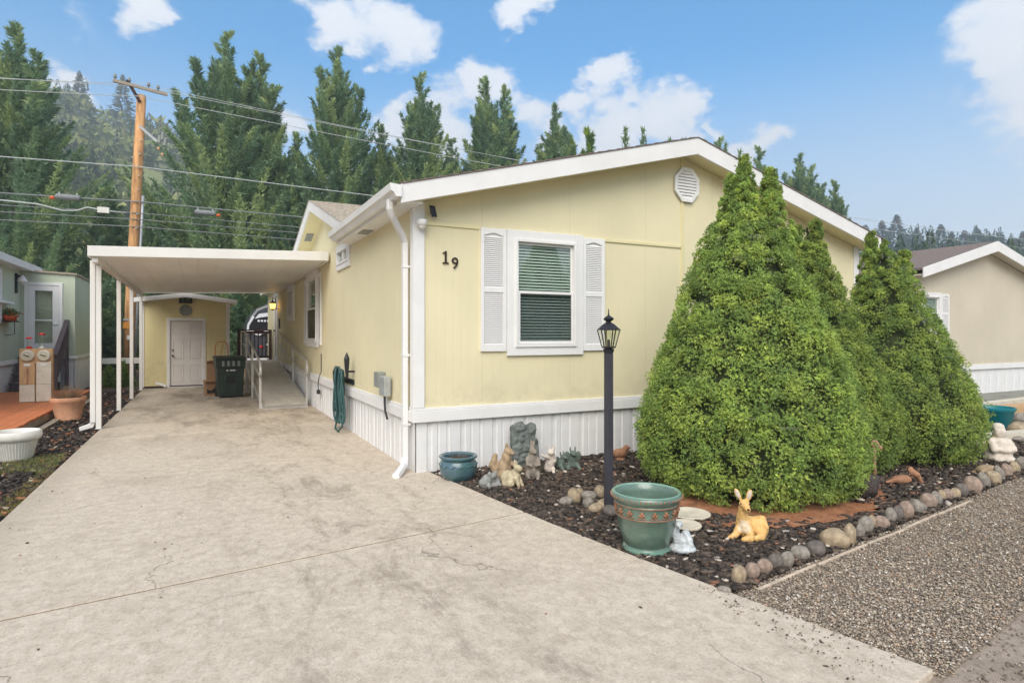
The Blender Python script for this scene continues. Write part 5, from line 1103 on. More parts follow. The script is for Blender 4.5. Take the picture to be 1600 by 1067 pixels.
# ------------------------------------------------------------------ foliage
def blades(P, D, L, Wd, C, g, N=None):
    """one pointed blade (a thin triangle) per row: base P, direction D"""
    n = len(P); D = D / np.linalg.norm(D, axis=1)[:, None]
    a = np.cross(D, g.normal(size=(n, 3)) if N is None else N + g.normal(0, 0.3, (n, 3))); a /= np.linalg.norm(a, axis=1)[:, None] + 1e-9
    V = np.stack([P - a * Wd[:, None], P + a * Wd[:, None], P + D * L[:, None]], 1).reshape(-1, 3)
    return V, np.arange(3 * n).reshape(-1, 3), np.repeat(C, 3, 0)
def cypress_mesh(seed, H, Rm, leaders, plumes=240, cols=None, name='crown'):
    g = np.random.default_rng(seed); VV = []; CC = []; NN = []
    cols = cols or [s(144, 170, 124), s(124, 154, 116), s(160, 184, 130), s(180, 198, 136), s(132, 160, 124)]
    def plume(p0, tip, rad, n, tint):
        t = np.sort(g.uniform(0.12, 1, n)); mid = p0 * 0.5 + tip * 0.5 + np.array([0, 0, -0.12 * np.linalg.norm(tip - p0)])
        c = ((1 - t) ** 2)[:, None] * p0 + (2 * t * (1 - t))[:, None] * mid + (t ** 2)[:, None] * tip
        tan = (2 * (1 - t))[:, None] * (mid - p0) + (2 * t)[:, None] * (tip - mid); tan /= np.linalg.norm(tan, axis=1)[:, None]
        rr = rad * (1 - t) ** 1.1 + 0.025
        off = g.normal(size=(n, 3)); off /= np.linalg.norm(off, axis=1)[:, None]; q = g.random(n) ** 0.5
        P = c + off * (rr * q)[:, None]; D = tan * 0.85 + off * 0.8 + np.array([0, 0, 0.2]) + g.normal(0, 0.28, (n, 3))
        rad_ = P * (1, 1, 0); rad_ = rad_ / (np.linalg.norm(rad_, axis=1)[:, None] + 0.3); nn_ = off * 0.6 + rad_ * 0.8 + (0, 0, 0.35)
        v, f, cc = blades(P, D, g.uniform(0.17, 0.37, n) * (0.65 + 0.5 * (1 - t)), g.uniform(0.022, 0.044, n), np.clip(tint * g.uniform(0.75, 1.25, (n, 1)), 0, 1), g, nn_)
        VV.append(v); CC.append(cc)
    pr = lambda u: Rm * np.interp(u, [0, 0.06, 0.2, 0.45, 0.7, 0.88, 1], [0.85, 1.0, 0.97, 0.74, 0.42, 0.14, 0.02])
    for i in range(plumes):
        u = 0.045 + 0.86 * (i + g.random()) / plumes; u = u ** 1.05; h = H * u; az = i * 2.39996 + g.uniform(-0.4, 0.4)
        r = pr(u) * g.choice([g.uniform(0.6, 0.95), g.uniform(0.9, 1.15), g.uniform(1.1, 1.42)]); rise = 0.75 * r + 0.6
        ax = np.array([0, 0, max(0.6, h - rise)]); tip = np.array([r * math.cos(az), r * math.sin(az), min(h + g.uniform(-0.5, 0.7), H * 0.93)])
        plume(ax * 0.85 + tip * 0.15 * np.array([1, 1, 0]) + np.array([0, 0, 0.15 * ax[2]]), tip, 0.30 + 0.26 * r / Rm * 1.6, int(180 + 320 * r / Rm), np.array(cols[g.integers(len(cols))]))
    for (dx, dy, hh) in leaders:
        base = np.array([dx * 0.5, dy * 0.5, H * hh - 4.2]); tip = np.array([dx, dy, H * hh])
        plume(base, tip, 0.36, 600, np.array(cols[0]))
        for k in range(14):
            q = k / 14; c = base * (1 - q) + tip * q; a = g.uniform(0, 6.28); ln = (1 - q) * 1.0 + 0.35
            plume(c, c + np.array([math.cos(a) * ln * 0.6, math.sin(a) * ln * 0.6, ln * 0.9]), 0.16, 90, np.array(cols[g.integers(len(cols))]))
    V = np.concatenate(VV); C = np.concatenate(CC)
    return np_mesh(name, V, np.arange(len(V)).reshape(-1, 3), 'leaf', C)
def trunk_mesh(H, r, seed, limbs=16):
    g = random.Random(seed); m = MB(); m.tube([(0, 0, -0.3), (0.03, 0, H * 0.3), (-0.04, 0.03, H * 0.6), (0, 0, H * 0.95)], [r, r * 0.8, r * 0.45, 0.03], 9)
    for k in range(limbs):
        z = H * (0.05 + 0.75 * k / limbs); a = k * 2.4; L = 2.2 * (1 - z / H)
        m.tube([(0, 0, z), (math.cos(a) * L * 0.5, math.sin(a) * L * 0.5, z + L * 0.15), (math.cos(a) * L, math.sin(a) * L, z + L * 0.55)], [r * 0.28, r * 0.18, 0.02], 5)
    me = bpy.data.meshes.new('trunk'); me.from_pydata(m.v, [], m.f); me.materials.append(MATS['bark']); return me
CV = [(cypress_mesh(11, 17.0, 4.5, [(0, 0, 1.0), (1.1, 0.3, 0.93), (-1.2, -0.2, 0.90), (1.9, -.4, .85), (-1.9, .3, .80)]), trunk_mesh(17, 0.30, 1)),
      (cypress_mesh(23, 17.0, 4.1, [(0, 0, 1.0), (-1.2, 0.2, 0.88), (1.1, 0.5, 0.86), (0.3, -1.2, 0.9)]), trunk_mesh(17, 0.28, 2)),
      (cypress_mesh(37, 17.0, 3.6, [(0, 0, 1.0), (0.8, -0.5, 0.90), (-1.1, 0.2, 0.82)]), trunk_mesh(17, 0.26, 3))]
FRESH = (cypress_mesh(41, 8.0, 1.8, [(0, 0, 1.0)], 120, [s(120, 150, 50), s(146, 168, 56), s(96, 130, 48)]), trunk_mesh(8, 0.12, 4, 8))
def tree(name, label, x, y, h, var, rz, group, sx=1.0, base=17.0, z=-0.1, cat='tree'):
    T = local_thing(name, label, cat, (x, y, z), rz, group); k = h / base; T.scale = (k * sx, k * sx, k)
    attach(link('crown', var[0]), T); attach(link('trunk', var[1]), T); return T
GC = 'cypress row behind the houses'
rows = [(-12.6, 35.8, 15.6, 1, 0.4, 'cypress cut off by the left edge of the picture, tallest there'), (-7.6, 35.4, 16.0, 0, 2.2, 'tall cypress whose top stands left of the utility pole, behind the sage green house'), (-10.4, 36.8, 15.2, 2, 1.0, 'slimmer cypress at the far left, behind the tall one'),
        (1.1, 35.5, 17.6, 0, 0.0, 'broad twin-topped cypress right of the utility pole, tallest of the left half'), (2.9, 36.0, 17.0, 2, 4.0, 'slim right-hand companion top of the broad twin-topped cypress'), (-2.2, 34.6, 8.5, 1, 1.3, 'lower cypress behind the utility pole'),
        (6.9, 35.5, 18.1, 1, 5.2, 'pointed cypress above the small side gable of the yellow house'), (4.6, 34.4, 12.5, 2, 3.0, 'short cypress between the twin-topped one and the pointed one'), (9.6, 36.0, 14.2, 0, 2.6, 'round-shouldered lower cypress right of the pointed one'),
        (11.9, 35.5, 17.6, 2, 0.9, 'slim cypress directly above the gutter corner of the yellow house'), (14.1, 36.0, 14.0, 1, 3.9, 'low cypress filling the gap above the front window'), (16.3, 35.5, 18.2, 2, 2.0, 'taller left one of the close cypress pair above the window'), (17.8, 36.0, 17.9, 2, 5.0, 'right one of the close cypress pair above the window'),
        (-10.4, 34.2, 11.0, 0, 1.2, 'lower leafy cypress before the leftmost tall ones'), (-4.2, 36.6, 9.4, 1, 4.4, 'low cypress left of the utility pole, under the hill'), (19.6, 36.4, 13.2, 0, 0.6, 'low cypress right of the close pair, mostly behind the roof'), (3.2, 33.6, 9.0, 1, 2.0, 'low bright cypress directly behind the carport roof'),
        (21.5, 35.5, 17.2, 1, 1.7, 'compact cypress at the right end of the long row'), (36.8, 35.5, 17.3, 2, 0.5, 'cypress tip just right of the roof ridge'), (41.3, 35.5, 17.2, 2, 2.9, 'slim cypress low behind the right roof slope, left of the group'), (46.3, 35.5, 17.3, 1, 4.1, 'tallest cypress of the group behind the right roof slope'),
        (48.5, 36.0, 16.7, 2, 0.2, 'second cypress of the group behind the right roof slope'), (50.7, 35.3, 15.4, 2, 3.3, 'third and shorter cypress of the right roof slope group'), (52.4, 36.0, 14.2, 2, 1.5, 'last and shortest cypress of the right roof slope group')]
for (x, y, h, v, rz, lab) in rows: tree('cypress_tree', lab, x, y, h, CV[v], rz, GC, 1.22 if h > 13 and v == 0 else 1.15)
tree('conifer_tree', 'bright yellow-green young conifer peeking over the roof near the ridge', 23.5, 34.5, 15.6, FRESH, 0, None, 0.62, 8.0)
tree('conifer_tree', 'second yellow-green young conifer beside the compact cypress', 22.0, 34.0, 14.4, FRESH, 2, None, 0.5, 8.0)
def poplar_mesh(seed):
    g = np.random.default_rng(seed); n = 800; t = g.random(n); P = np.stack([g.normal(0, 0.5, n) * (1.1 - t), g.normal(0, 0.5, n) * (1.1 - t), 2 + 14 * t], 1)
    v, f, c = blades(P, g.normal(size=(n, 3)) * 0.6 + (0, 0, 1.0), g.uniform(0.25, 0.5, n), g.uniform(0.04, 0.08, n), pal([s(110, 140, 70), s(130, 155, 80)], n, g), g); return np_mesh('crown', v, f, 'leaf', c)
pm = poplar_mesh(5); pt = trunk_mesh(16, 0.1, 9, 6)
for i, (x, h) in enumerate(((40.2, 23.6), (42.6, 23.8), (46.4, 23.2), (48.4, 23.5), (51.6, 23.6), (54.8, 23.9), (57.2, 23.5))):
    tree('poplar_tree', ORD[i] + ' from the left of the thin sparse poplar tops showing over the roof', x, 52.0, h, (pm, pt), i * 1.1, 'thin poplars over the roof', 1.0, 16.0)

# far woods on the hills
def conifer_far(seed, n=420):
    g = np.random.default_rng(seed); t = g.random(n) ** 0.8; a = g.uniform(0, 6.28, n); tier = np.floor(t * 13) / 13; r = (1 - t) * 0.24 * g.uniform(0.3, 1.15, n) + 0.01; r *= 0.75 + 0.25 * np.cos((t - tier) * 13 * 3.1)
    P = np.stack([r * np.cos(a), r * np.sin(a), 0.10 + 0.90 * t], 1); D = np.stack([np.cos(a), np.sin(a), -0.25 + 0.5 * g.random(n)], 1)
    v, f, c = blades(P, D, g.uniform(0.07, 0.13, n) * (1.2 - t), g.uniform(0.012, 0.024, n) * (420 / n) ** 0.5, pal([s(80, 102, 74), s(70, 92, 68), s(98, 116, 82)], n, g), g); return v, f, c
def broad_far(seed, n=200):
    g = np.random.default_rng(seed); d = g.normal(size=(n, 3)); d /= np.linalg.norm(d, axis=1)[:, None]; lump = 1 + 0.25 * np.sin(d[:, 0] * 5 + seed) * np.cos(d[:, 1] * 4)
    P = d * np.array([0.45, 0.45, 0.42]) * lump[:, None] * (g.random((n, 1)) ** 0.3) + (0, 0, 0.55); v, f, c = blades(P, d + g.normal(0, 0.6, (n, 3)), g.uniform(0.22, 0.36, n), g.uniform(0.10, 0.17, n), pal([s(140, 150, 92), s(160, 164, 106), s(120, 134, 84)], n, g), g); return v, f, c
def hill_woods():
    g = np.random.default_rng(77); VV = []; CC = []
    lib = [conifer_far(k, 90) for k in range(4)]; lib2 = [broad_far(k, 60) for k in range(4)]
    def put(az, r, hgt, con, tint):
        a = R(az) + YAW; x, y = r * math.sin(a), r * math.cos(a); z = float(hill_z(np.array([x]), np.array([y]))[0])
        v, f, c = (lib if con else lib2)[g.integers(4)]; k = g.uniform(0, 6.28); w = hgt * g.uniform(0.85, 1.15)
        rot = np.array([[math.cos(k), -math.sin(k), 0], [math.sin(k), math.cos(k), 0], [0, 0, 1]])
        VV.append(v @ rot.T * (w, w, hgt) + (x, y, z - 0.3)); CC.append(c * tint)
    for i in range(3400):
        az = g.uniform(-62, 62) if i < 2700 else g.uniform(62, 298); r = 70 + 230 * g.random() ** 0.7
        con = g.random() < (0.35 if az < 0 else 0.75); put(az, r, g.uniform(7, 13) if con else g.uniform(3.5, 7.5), con, g.uniform(0.8, 1.2))
    for i in range(420): put(g.uniform(14, 62), g.uniform(240, 290), g.uniform(8, 15), True, g.uniform(0.8, 1.1))
    V = np.concatenate(VV); C = np.clip(np.concatenate(CC), 0, 1)
    o = link('hillside_woods', np_mesh('hillside_woods', V, np.arange(len(V)).reshape(-1, 3), 'far_leaf', C)); tag(o, 'hazy mixed woods covering the hills behind the houses', 'woods', kind='stuff')
hill_woods()
FAR = []
for k in range(3):
    v, f, c = conifer_far(50 + k, 900); FAR.append((np_mesh('crown', v, f, 'far_leaf', c), trunk_mesh(1.0, 0.018, k, 0)))
sk = [(1352, 352), (1378, 345), (1401, 336), (1432, 356), (1470, 351), (1487, 362), (1507, 360), (1528, 358), (1546, 366), (1562, 364), (1586, 372), (1598, 362)]
for i, (px, py) in enumerate(sk):
    r = 262 + (i * 37 % 30); d = ray(px, py); q = r / math.hypot(d[0], d[1]); x, y = d[0] * q, d[1] * q; zt_ = CAM_H + d[2] * q; zb_ = float(hill_z(np.array([x]), np.array([y]))[0]) - 0.3
    tree('fir_tree', ORD[i] + ' hazy fir from the left on the right skyline', x, y, max(zt_ - zb_, 6), FAR[i % 3], i * 1.3, 'firs on the right skyline', 1.55, 1.0, zb_)
for i, (px, py, lab) in enumerate(((124, 112, 'lone hazy pine on the left hill crest, left of the pole'), (192, 118, 'hazy pine on the hill crest just behind the pole top'))):
    r = 250; d = ray(px, py); q = r / math.hypot(d[0], d[1]); x, y = d[0] * q, d[1] * q; zt_ = CAM_H + d[2] * q; zb_ = float(hill_z(np.array([x]), np.array([y]))[0]) - 0.3
    tree('pine_tree', lab, x, y, max(zt_ - zb_, 12), FAR[i], i, 'pines on the left hill crest', 1.0, 1.0, zb_)
# small bush by the rail fence
def bush(x, y, r, h, label, seed, cols):
    g = np.random.default_rng(seed); T = local_thing('bush', label, 'bush', (x, y, -0.08)); n = 2600; d = g.normal(size=(n, 3)); d /= np.linalg.norm(d, axis=1)[:, None]; d[:, 2] = abs(d[:, 2])
    P = d * (r, r, h) * (g.random((n, 1)) ** 0.35) * (1 + 0.2 * np.sin(d[:, :1] * 7)); v, f, c = blades(P, d + g.normal(0, 0.7, (n, 3)), g.uniform(0.05, 0.11, n), g.uniform(0.012, 0.025, n), pal(cols, n, g), g)
    attach(link('foliage', np_mesh('foliage', v, f, 'leaf', c)), T); m = MB()
    for k in range(7): m.tube([(0, 0, 0), (math.cos(k) * r * .4, math.sin(k) * r * .4, h * .6)], [0.015, 0.005], 5)
    m.build('stem', 'bark', T)
bush(-2.25, 21.9, 0.42, 0.72, 'small bright green bush between the carport posts and the shed', 3, [s(110, 140, 60), s(90, 122, 50), s(140, 160, 84)])

# ------------------------------------------------------------------ clipped spruce cones in the bed
def cone_shrub(label, cx, cy, H, Rm, prof, lobes, seed, lean=(0, 0), nclump=1500, webs=(), tone=1.0):
    g = np.random.default_rng(seed); T = local_thing('spruce_shrub', label, 'shrub', (cx, cy, -0.03), 0, 'clipped dwarf spruces in the bed')
    pz = np.array([p[0] for p in prof]); pr_ = np.array([p[1] for p in prof])
    def rad(z): return np.interp(z, pz, pr_)
    def lump(a, z):
        P = np.stack([np.cos(a) * 1.0, np.sin(a) * 1.0, z], -1); return 1 + 0.06 * smooth_noise(P, 0.8, seed, 3)
    # clump centres over the cone and over the extra tips
    zs = np.linspace(0.02, H, 400); wgt = rad(zs) + 0.03; cdf = np.cumsum(wgt) / wgt.sum()
    z = np.interp(g.random(nclump), cdf, zs); a = g.uniform(0, 2 * math.pi, nclump); r = rad(z) * lump(a, z)
    ax = np.array(lean)[None] * (z / H)[:, None]
    Cc = np.stack([r * np.cos(a) + ax[:, 0], r * np.sin(a) + ax[:, 1], z], 1)
    dr = (rad(z + 0.03) - rad(z - 0.03)) / 0.06
    Nn = np.stack([np.cos(a), np.sin(a), -dr], 1); Nn /= np.linalg.norm(Nn, axis=1)[:, None]; S = g.uniform(0.7, 1.3, nclump) * (0.030 + 0.090 * np.clip(r / Rm, 0, 1) ** 0.7)
    for (lx, ly, lz0, lz1, lr, k) in lobes:
        zz = g.uniform(lz0, lz1, k); aa = g.uniform(0, 6.28, k); rr = lr * (1 - (zz - lz0) / (lz1 - lz0)) ** 1.0
        Cc = np.concatenate([Cc, np.stack([lx + rr * np.cos(aa), ly + rr * np.sin(aa), zz], 1)]); Nn = np.concatenate([Nn, np.stack([np.cos(aa), np.sin(aa), np.full(k, 0.5)], 1)]); S = np.concatenate([S, np.full(k, 0.038)])
    n = len(Cc); tint = pal([s(146, 168, 92), s(156, 178, 98), s(170, 188, 100), s(132, 156, 88), s(182, 196, 106)], n, g, 0.14)
    tint = tint * tone; m = 36; k = 10; Cc = Cc + Nn * g.uniform(-0.085, 0.012, (n, 1))
    u = g.normal(size=(n, m, 3)); u /= np.linalg.norm(u, axis=2)[..., None]; u += Nn[:, None, :] * 0.75; u /= np.linalg.norm(u, axis=2)[..., None]
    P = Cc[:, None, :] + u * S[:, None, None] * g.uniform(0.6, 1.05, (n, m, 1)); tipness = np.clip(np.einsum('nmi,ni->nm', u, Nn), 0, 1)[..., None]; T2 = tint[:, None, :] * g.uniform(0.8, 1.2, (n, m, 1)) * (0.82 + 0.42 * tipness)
    P = np.repeat(P.reshape(-1, 3), k, 0); U = np.repeat(u.reshape(-1, 3), k, 0); Ct = np.repeat(T2.reshape(-1, 3), k, 0)
    D = U * 0.7 + g.normal(0, 0.6, P.shape); N_ = len(P); NB = U * 0.9 + np.repeat(np.repeat(Nn, m, 0), k, 0) * 0.45 + g.normal(0, 0.28, P.shape)
    keep = P[:, 2] > 0.01; P, D, Ct, NB = P[keep], D[keep], Ct[keep], NB[keep]; N_ = len(P)
    v, f, c = blades(P, D, g.uniform(0.014, 0.027, N_), g.uniform(0.0032, 0.0052, N_), np.clip(Ct, 0, 1), g, NB)
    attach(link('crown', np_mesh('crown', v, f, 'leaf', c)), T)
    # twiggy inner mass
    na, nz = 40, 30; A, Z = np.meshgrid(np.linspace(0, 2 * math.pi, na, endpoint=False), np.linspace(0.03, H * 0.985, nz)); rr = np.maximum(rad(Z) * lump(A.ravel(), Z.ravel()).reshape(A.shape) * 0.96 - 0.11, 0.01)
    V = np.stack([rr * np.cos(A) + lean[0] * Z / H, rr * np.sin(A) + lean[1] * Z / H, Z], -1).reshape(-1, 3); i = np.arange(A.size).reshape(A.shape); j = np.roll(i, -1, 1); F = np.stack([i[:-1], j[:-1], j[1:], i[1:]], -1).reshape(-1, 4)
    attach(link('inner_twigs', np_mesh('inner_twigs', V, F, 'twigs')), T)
    MB().tube([(0, 0, -0.05), (0, 0, 0.5)], [0.06, 0.05], 10).build('trunk', 'bark', T)
    for (wx, wy, wz, wr) in webs:          # cobwebs, in the shrub's own metres
        q = MB(); vs = [(wx, wy, wz)]; g2 = random.Random(int(wx * 1000 + wz * 77))
        nrm = Vector((wx, wy, 0)).normalized(); tv = Vector((-nrm.y, nrm.x, 0)); up = (Vector((0, 0, 1)) * 0.5 + nrm * 0.8).normalized()
        for t in range(14):
            b = 2 * math.pi * t / 14; rr_ = wr * g2.uniform(0.6, 1.2); p = Vector((wx, wy, wz)) + tv * math.cos(b) * rr_ * 1.7 + up * math.sin(b) * rr_ * 0.7; vs.append(tuple(p))
        q.add(vs, [(0, 1 + t, 1 + (t + 1) % 14) for t in range(14)]).build('cobweb', 'cobweb', T)
    return T
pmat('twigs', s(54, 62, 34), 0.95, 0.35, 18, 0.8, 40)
def webs_for(cx, cy, prof, pts):
    out = []
    for px, py, wr in pts:                   # a point on the cone's near face along that line of sight
        d = Vector(ray(px, py)); o = Vector((-cx, -cy, CAM_H + 0.03)); best = None
        for t in np.linspace(3, 10, 700):
            p = o + d * t
            if p.z < 0: break
            if math.hypot(p.x, p.y) < np.interp(p.z, [q[0] for q in prof], [q[1] for q in prof]) + 0.045: best = p; break
        if best: out.append((best.x, best.y, best.z, wr))
    return out
PR1 = [(0, .72), (.12, .92), (.32, 1.02), (.5, 1.05), (.75, 1.02), (1.04, .94), (1.35, .85), (1.69, .74), (2.05, .59), (2.35, .46), (2.65, .30), (2.9, .16), (3.1, .06), (3.27, .005)]
PR1 = [(z_, r_ * 0.955) for z_, r_ in PR1]
cone_shrub('nearest and largest clipped cone-shaped spruce, behind the fawn statue', 4.97, 4.42, 3.27, 1.17, PR1, [(0.19, -0.12, 2.45, 3.24, 0.26, 280), (-0.04, 0.0, 2.80, 3.38, 0.14, 130), (-0.15, 0.08, 2.65, 3.20, 0.15, 120)], 101, (-0.05, 0.03), 2150,
           webs_for(4.97, 4.42, PR1, [(1120, 360, .05), (1182, 370, .05), (1152, 404, .05), (1075, 424, .05), (1148, 430, .03), (1232, 670, .07), (1168, 655, .06), (1178, 725, .05), (1330, 645, .035), (1332, 690, .03), (1022, 664, .03), (1300, 640, .025), (1205, 405, .03)]), 1.2)
PR2 = [(0, .46), (.15, .66), (.4, .76), (.7, .74), (1.0, .66), (1.3, .57), (1.7, .45), (2.1, .31), (2.4, .19), (2.65, .09), (2.84, .005)]
cone_shrub('middle clipped cone-shaped spruce with two tips, narrowest of the three', 6.62, 4.76, 2.90, 0.95, PR2, [(-0.07, 0.04, 2.0, 2.94, 0.22, 240), (-0.29, 0.15, 2.1, 2.88, 0.17, 190)], 202, (-0.17, 0.09), 1400, webs_for(6.62, 4.76, PR2, [(1405, 670, .06), (1393, 737, .06), (1262, 420, .03)]), 0.98)
PR3 = [(0, .60), (.15, .82), (.4, .95), (.65, .94), (.95, .84), (1.3, .70), (1.7, .53), (2.1, .35), (2.4, .22), (2.65, .10), (2.8, .005)]
cone_shrub('farthest clipped cone-shaped spruce, nearest the beige house', 7.98, 4.76, 2.80, 1.14, PR3, [(-0.20, 0.14, 2.0, 2.90, 0.22, 230), (0.15, -0.08, 1.95, 2.66, 0.20, 170)], 303, (-0.08, 0.04), 1500, webs_for(7.98, 4.76, PR3, [(1375, 395, .05), (1412, 418, .04), (1432, 446, .04), (1450, 498, .06), (1478, 558, .06)]), 1.05)

# ------------------------------------------------------------------ garden ornaments
def fuse(o, voxel, smooth=3):
    r = o.modifiers.new('fuse', 'REMESH'); r.mode = 'VOXEL'; r.voxel_size = voxel; r.use_smooth_shade = True
    tx = bpy.data.textures.get('carving') or bpy.data.textures.new('carving', 'CLOUDS'); tx.noise_scale = 0.045; tx.noise_depth = 3
    if smooth: q = o.modifiers.new('soft', 'SMOOTH'); q.iterations = smooth; q.factor = 0.5
    dsp = o.modifiers.new('carving', 'DISPLACE'); dsp.texture = tx; dsp.strength = 0.018; dsp.mid_level = 0.5; dsp.texture_coords = 'LOCAL'
    return o
def limb(m, pts, rs, seg=10): m.tube(pts, rs, seg); [m.ell(p, (r, r, r), 10, 6) for p, r in zip(pts, rs)]; return m
def fawn_mat():
    k = NT('fawn'); n1 = k.noise(14, 6, 0.7)
    c = k.mix(k.rng(n1, 0.3, 0.7), s(214, 166, 96), s(230, 190, 124))
    sx = k.n('ShaderNodeSeparateXYZ'); k.L.new(k.tc.outputs['Object'], sx.inputs[0])
    ch = k.n('ShaderNodeVectorMath', operation='DISTANCE'); k.L.new(k.tc.outputs['Object'], ch.inputs[0]); ch.inputs[1].default_value = (-0.015, -0.125, 0.15)
    c = k.mix(k.rng(k.math('ADD', ch.outputs['Value'], k.math('MULTIPLY', n1, 0.05)), 0.075, 0.11, 0.75, 0), c, s(222, 208, 184))
    c = k.mix(k.math('MULTIPLY', k.rng(k.noise(30, 5, 0.7), 0.55, 0.75), 0.35), c, s(120, 84, 44))
    k.set(k.p, **{'Base Color': c, 'Roughness': 0.7}); k.L.new(k.bump(k.noise(60, 4), 0.3, 0.004), k.p.inputs['Normal'])
fawn_mat()
def fawn():
    x, y = behind(1163, 843, 0.10); T = local_thing('fawn_statue', 'tan resting fawn statue with upright ears before the largest shrub', 'statue', (x, y, -0.02), R(-44), None, 0.76)
    m = MB()
    m.ell((0.06, 0.06, 0.11), (0.15, 0.10, 0.105), rot=Matrix.Rotation(R(-25), 3, 'Z')); m.ell((0.0, -0.02, 0.13), (0.085, 0.09, 0.115)); m.ell((0.145, 0.09, 0.115), (0.075, 0.075, 0.10))
    limb(m, [(-0.015, -0.03, 0.18), (-0.02, -0.05, 0.26), (-0.015, -0.065, 0.33)], [0.068, 0.050, 0.045])          # neck
    m.ell((-0.005, -0.075, 0.365), (0.052, 0.06, 0.05)); limb(m, [(0.0, -0.10, 0.358), (0.018, -0.140, 0.335), (0.024, -0.152, 0.33)], [0.044, 0.031, 0.026])   # head and muzzle
    limb(m, [(-0.055, -0.06, 0.10), (-0.10, -0.10, 0.05), (-0.15, -0.13, 0.03)], [0.045, 0.033, 0.022]); limb(m, [(0.04, -0.08, 0.10), (0.05, -0.13, 0.045), (-0.02, -0.15, 0.03)], [0.05, 0.04, 0.026])   # folded forelegs
    limb(m, [(0.17, 0.03, 0.10), (0.155, -0.06, 0.05), (0.10, -0.09, 0.035)], [0.065, 0.042, 0.03])
    limb(m, [(0.12, 0.10, 0.16), (0.17, 0.06, 0.185), (0.2, 0.0, 0.13)], [0.05, 0.045, 0.035])
    for sx, tx in ((-1, -0.075), (1, 0.05)):
        a = Vector((-0.005 + sx * 0.032, -0.06, 0.40)); b = Vector((tx - 0.002, -0.055, 0.475))
        m.ell((a + b) / 2 + (b - a) * 0.25, (0.030, 0.014, 0.062), rot=(Matrix.Rotation(R(28 if sx < 0 else -20) * -1 * -1, 3, 'Y') if False else Matrix.Rotation(R(-24 if sx < 0 else 16), 3, 'Y')))
    fuse(m.build('body', 'fawn', T), 0.007, 4)
    for sx, tx in ((-1, -0.075), (1, 0.05)):
        a = Vector((-0.005 + sx * 0.032, -0.06, 0.40)); b = Vector((tx - 0.002, -0.055, 0.475))
        MB().ell((a + b) / 2 + (b - a) * 0.27 + Vector((0, -0.010, 0)), (0.019, 0.008, 0.046), rot=Matrix.Rotation(R(-24 if sx < 0 else 16), 3, 'Y')).build('inner_ear', 'stone_white', T, smooth=True)
    for ex in (-0.038, 0.042): MB().ell((ex, -0.118, 0.378), (0.008, 0.007, 0.009), 8, 6).build('eye', 'rubber', T, smooth=True)
    MB().ell((0.026, -0.176, 0.338), (0.013, 0.008, 0.010), 8, 6).build('nose', 'rubber', T, smooth=True)
    MB().tube([(-0.15, -0.13, 0.03), (-0.19, -0.15, 0.012)], [0.018, 0.01], 8).build('hoof', 'stone_white', T, smooth=True)
fawn()
def statue(name, label, px, py, build, mat, sc=1.0, rz=0.0, voxel=0.008, dy=0.0, eyes=None, cat='statue'):
    x, y = behind(px, py + 2, 0.06 + dy); T = local_thing(name, label, cat, (x, y, -0.025), rz, None, sc); m = MB(); build(m); fuse(m.build('body', mat, T), voxel, 2)
    for e in (eyes or []): MB().ell(e, (0.006, 0.006, 0.006), 8, 6).build('eye', 'rubber', T, smooth=True)
    return T
def b_frog(m):
    m.ell((0, 0, 0.03), (0.12, 0.09, 0.035)); m.ell((0, 0.01, 0.08), (0.085, 0.075, 0.06)); m.ell((0, -0.04, 0.13), (0.055, 0.045, 0.035)); m.ell((-0.04, -0.05, 0.155), (0.022, 0.022, 0.022)); m.ell((0.04, -0.05, 0.155), (0.022, 0.022, 0.022)); m.ell((-0.085, 0.0, 0.06), (0.04, 0.06, 0.045)); m.ell((0.085, 0, 0.06), (0.04, 0.06, 0.045)); limb(m, [(-0.05, -0.04, 0.09), (-0.07, -0.08, 0.03)], [0.025, 0.02]); limb(m, [(0.05, -0.04, 0.09), (0.07, -0.08, 0.03)], [0.025, 0.02])
statue('frog_statue', 'squat grey stone frog ornament between the glazed pot and the rabbits', 765, 758, b_frog, 'stone_statue', 1.0, R(15))
def b_squirrel(m):
    m.ell((0, 0.02, 0.12), (0.085, 0.085, 0.125)); m.ell((0, -0.01, 0.23), (0.055, 0.06, 0.09)); m.ell((0.01, -0.03, 0.315), (0.045, 0.055, 0.048)); limb(m, [(0.015, -0.06, 0.305), (0.025, -0.09, 0.295)], [0.03, 0.018]); m.ell((0.0, -0.01, 0.375), (0.014, 0.014, 0.05)); m.ell((0.025, -0.01, 0.36), (0.012, 0.012, 0.035)); m.ell((-0.06, -0.01, 0.06), (0.05, 0.09, 0.06)); m.ell((0.06, -0.01, 0.06), (0.05, 0.09, 0.06)); limb(m, [(0.04, -0.04, 0.2), (0.03, -0.10, 0.16)], [0.025, 0.016]); limb(m, [(-0.04, 0.08, 0.05), (-0.06, 0.13, 0.16), (-0.05, 0.11, 0.26)], [0.045, 0.05, 0.03])
statue('squirrel_statue', 'tan textured upright squirrel statue behind the mottled rabbit', 790, 748, b_squirrel, 'stone_tan', 0.98, R(25), 0.008, 0.05)
def b_bunny(m):
    m.ell((0, 0.03, 0.085), (0.075, 0.10, 0.085)); m.ell((0, -0.04, 0.13), (0.05, 0.05, 0.065)); m.ell((0.0, -0.07, 0.195), (0.04, 0.05, 0.042)); m.ell((-0.02, -0.04, 0.245), (0.014, 0.018, 0.045)); m.ell((0.022, -0.035, 0.24), (0.014, 0.018, 0.04)); m.ell((-0.055, 0.02, 0.04), (0.035, 0.075, 0.042)); m.ell((0.055, 0.02, 0.04), (0.035, 0.075, 0.042)); limb(m, [(-0.03, -0.06, 0.11), (-0.035, -0.10, 0.02)], [0.025, 0.02]); limb(m, [(0.03, -0.06, 0.11), (0.035, -0.10, 0.02)], [0.025, 0.02])
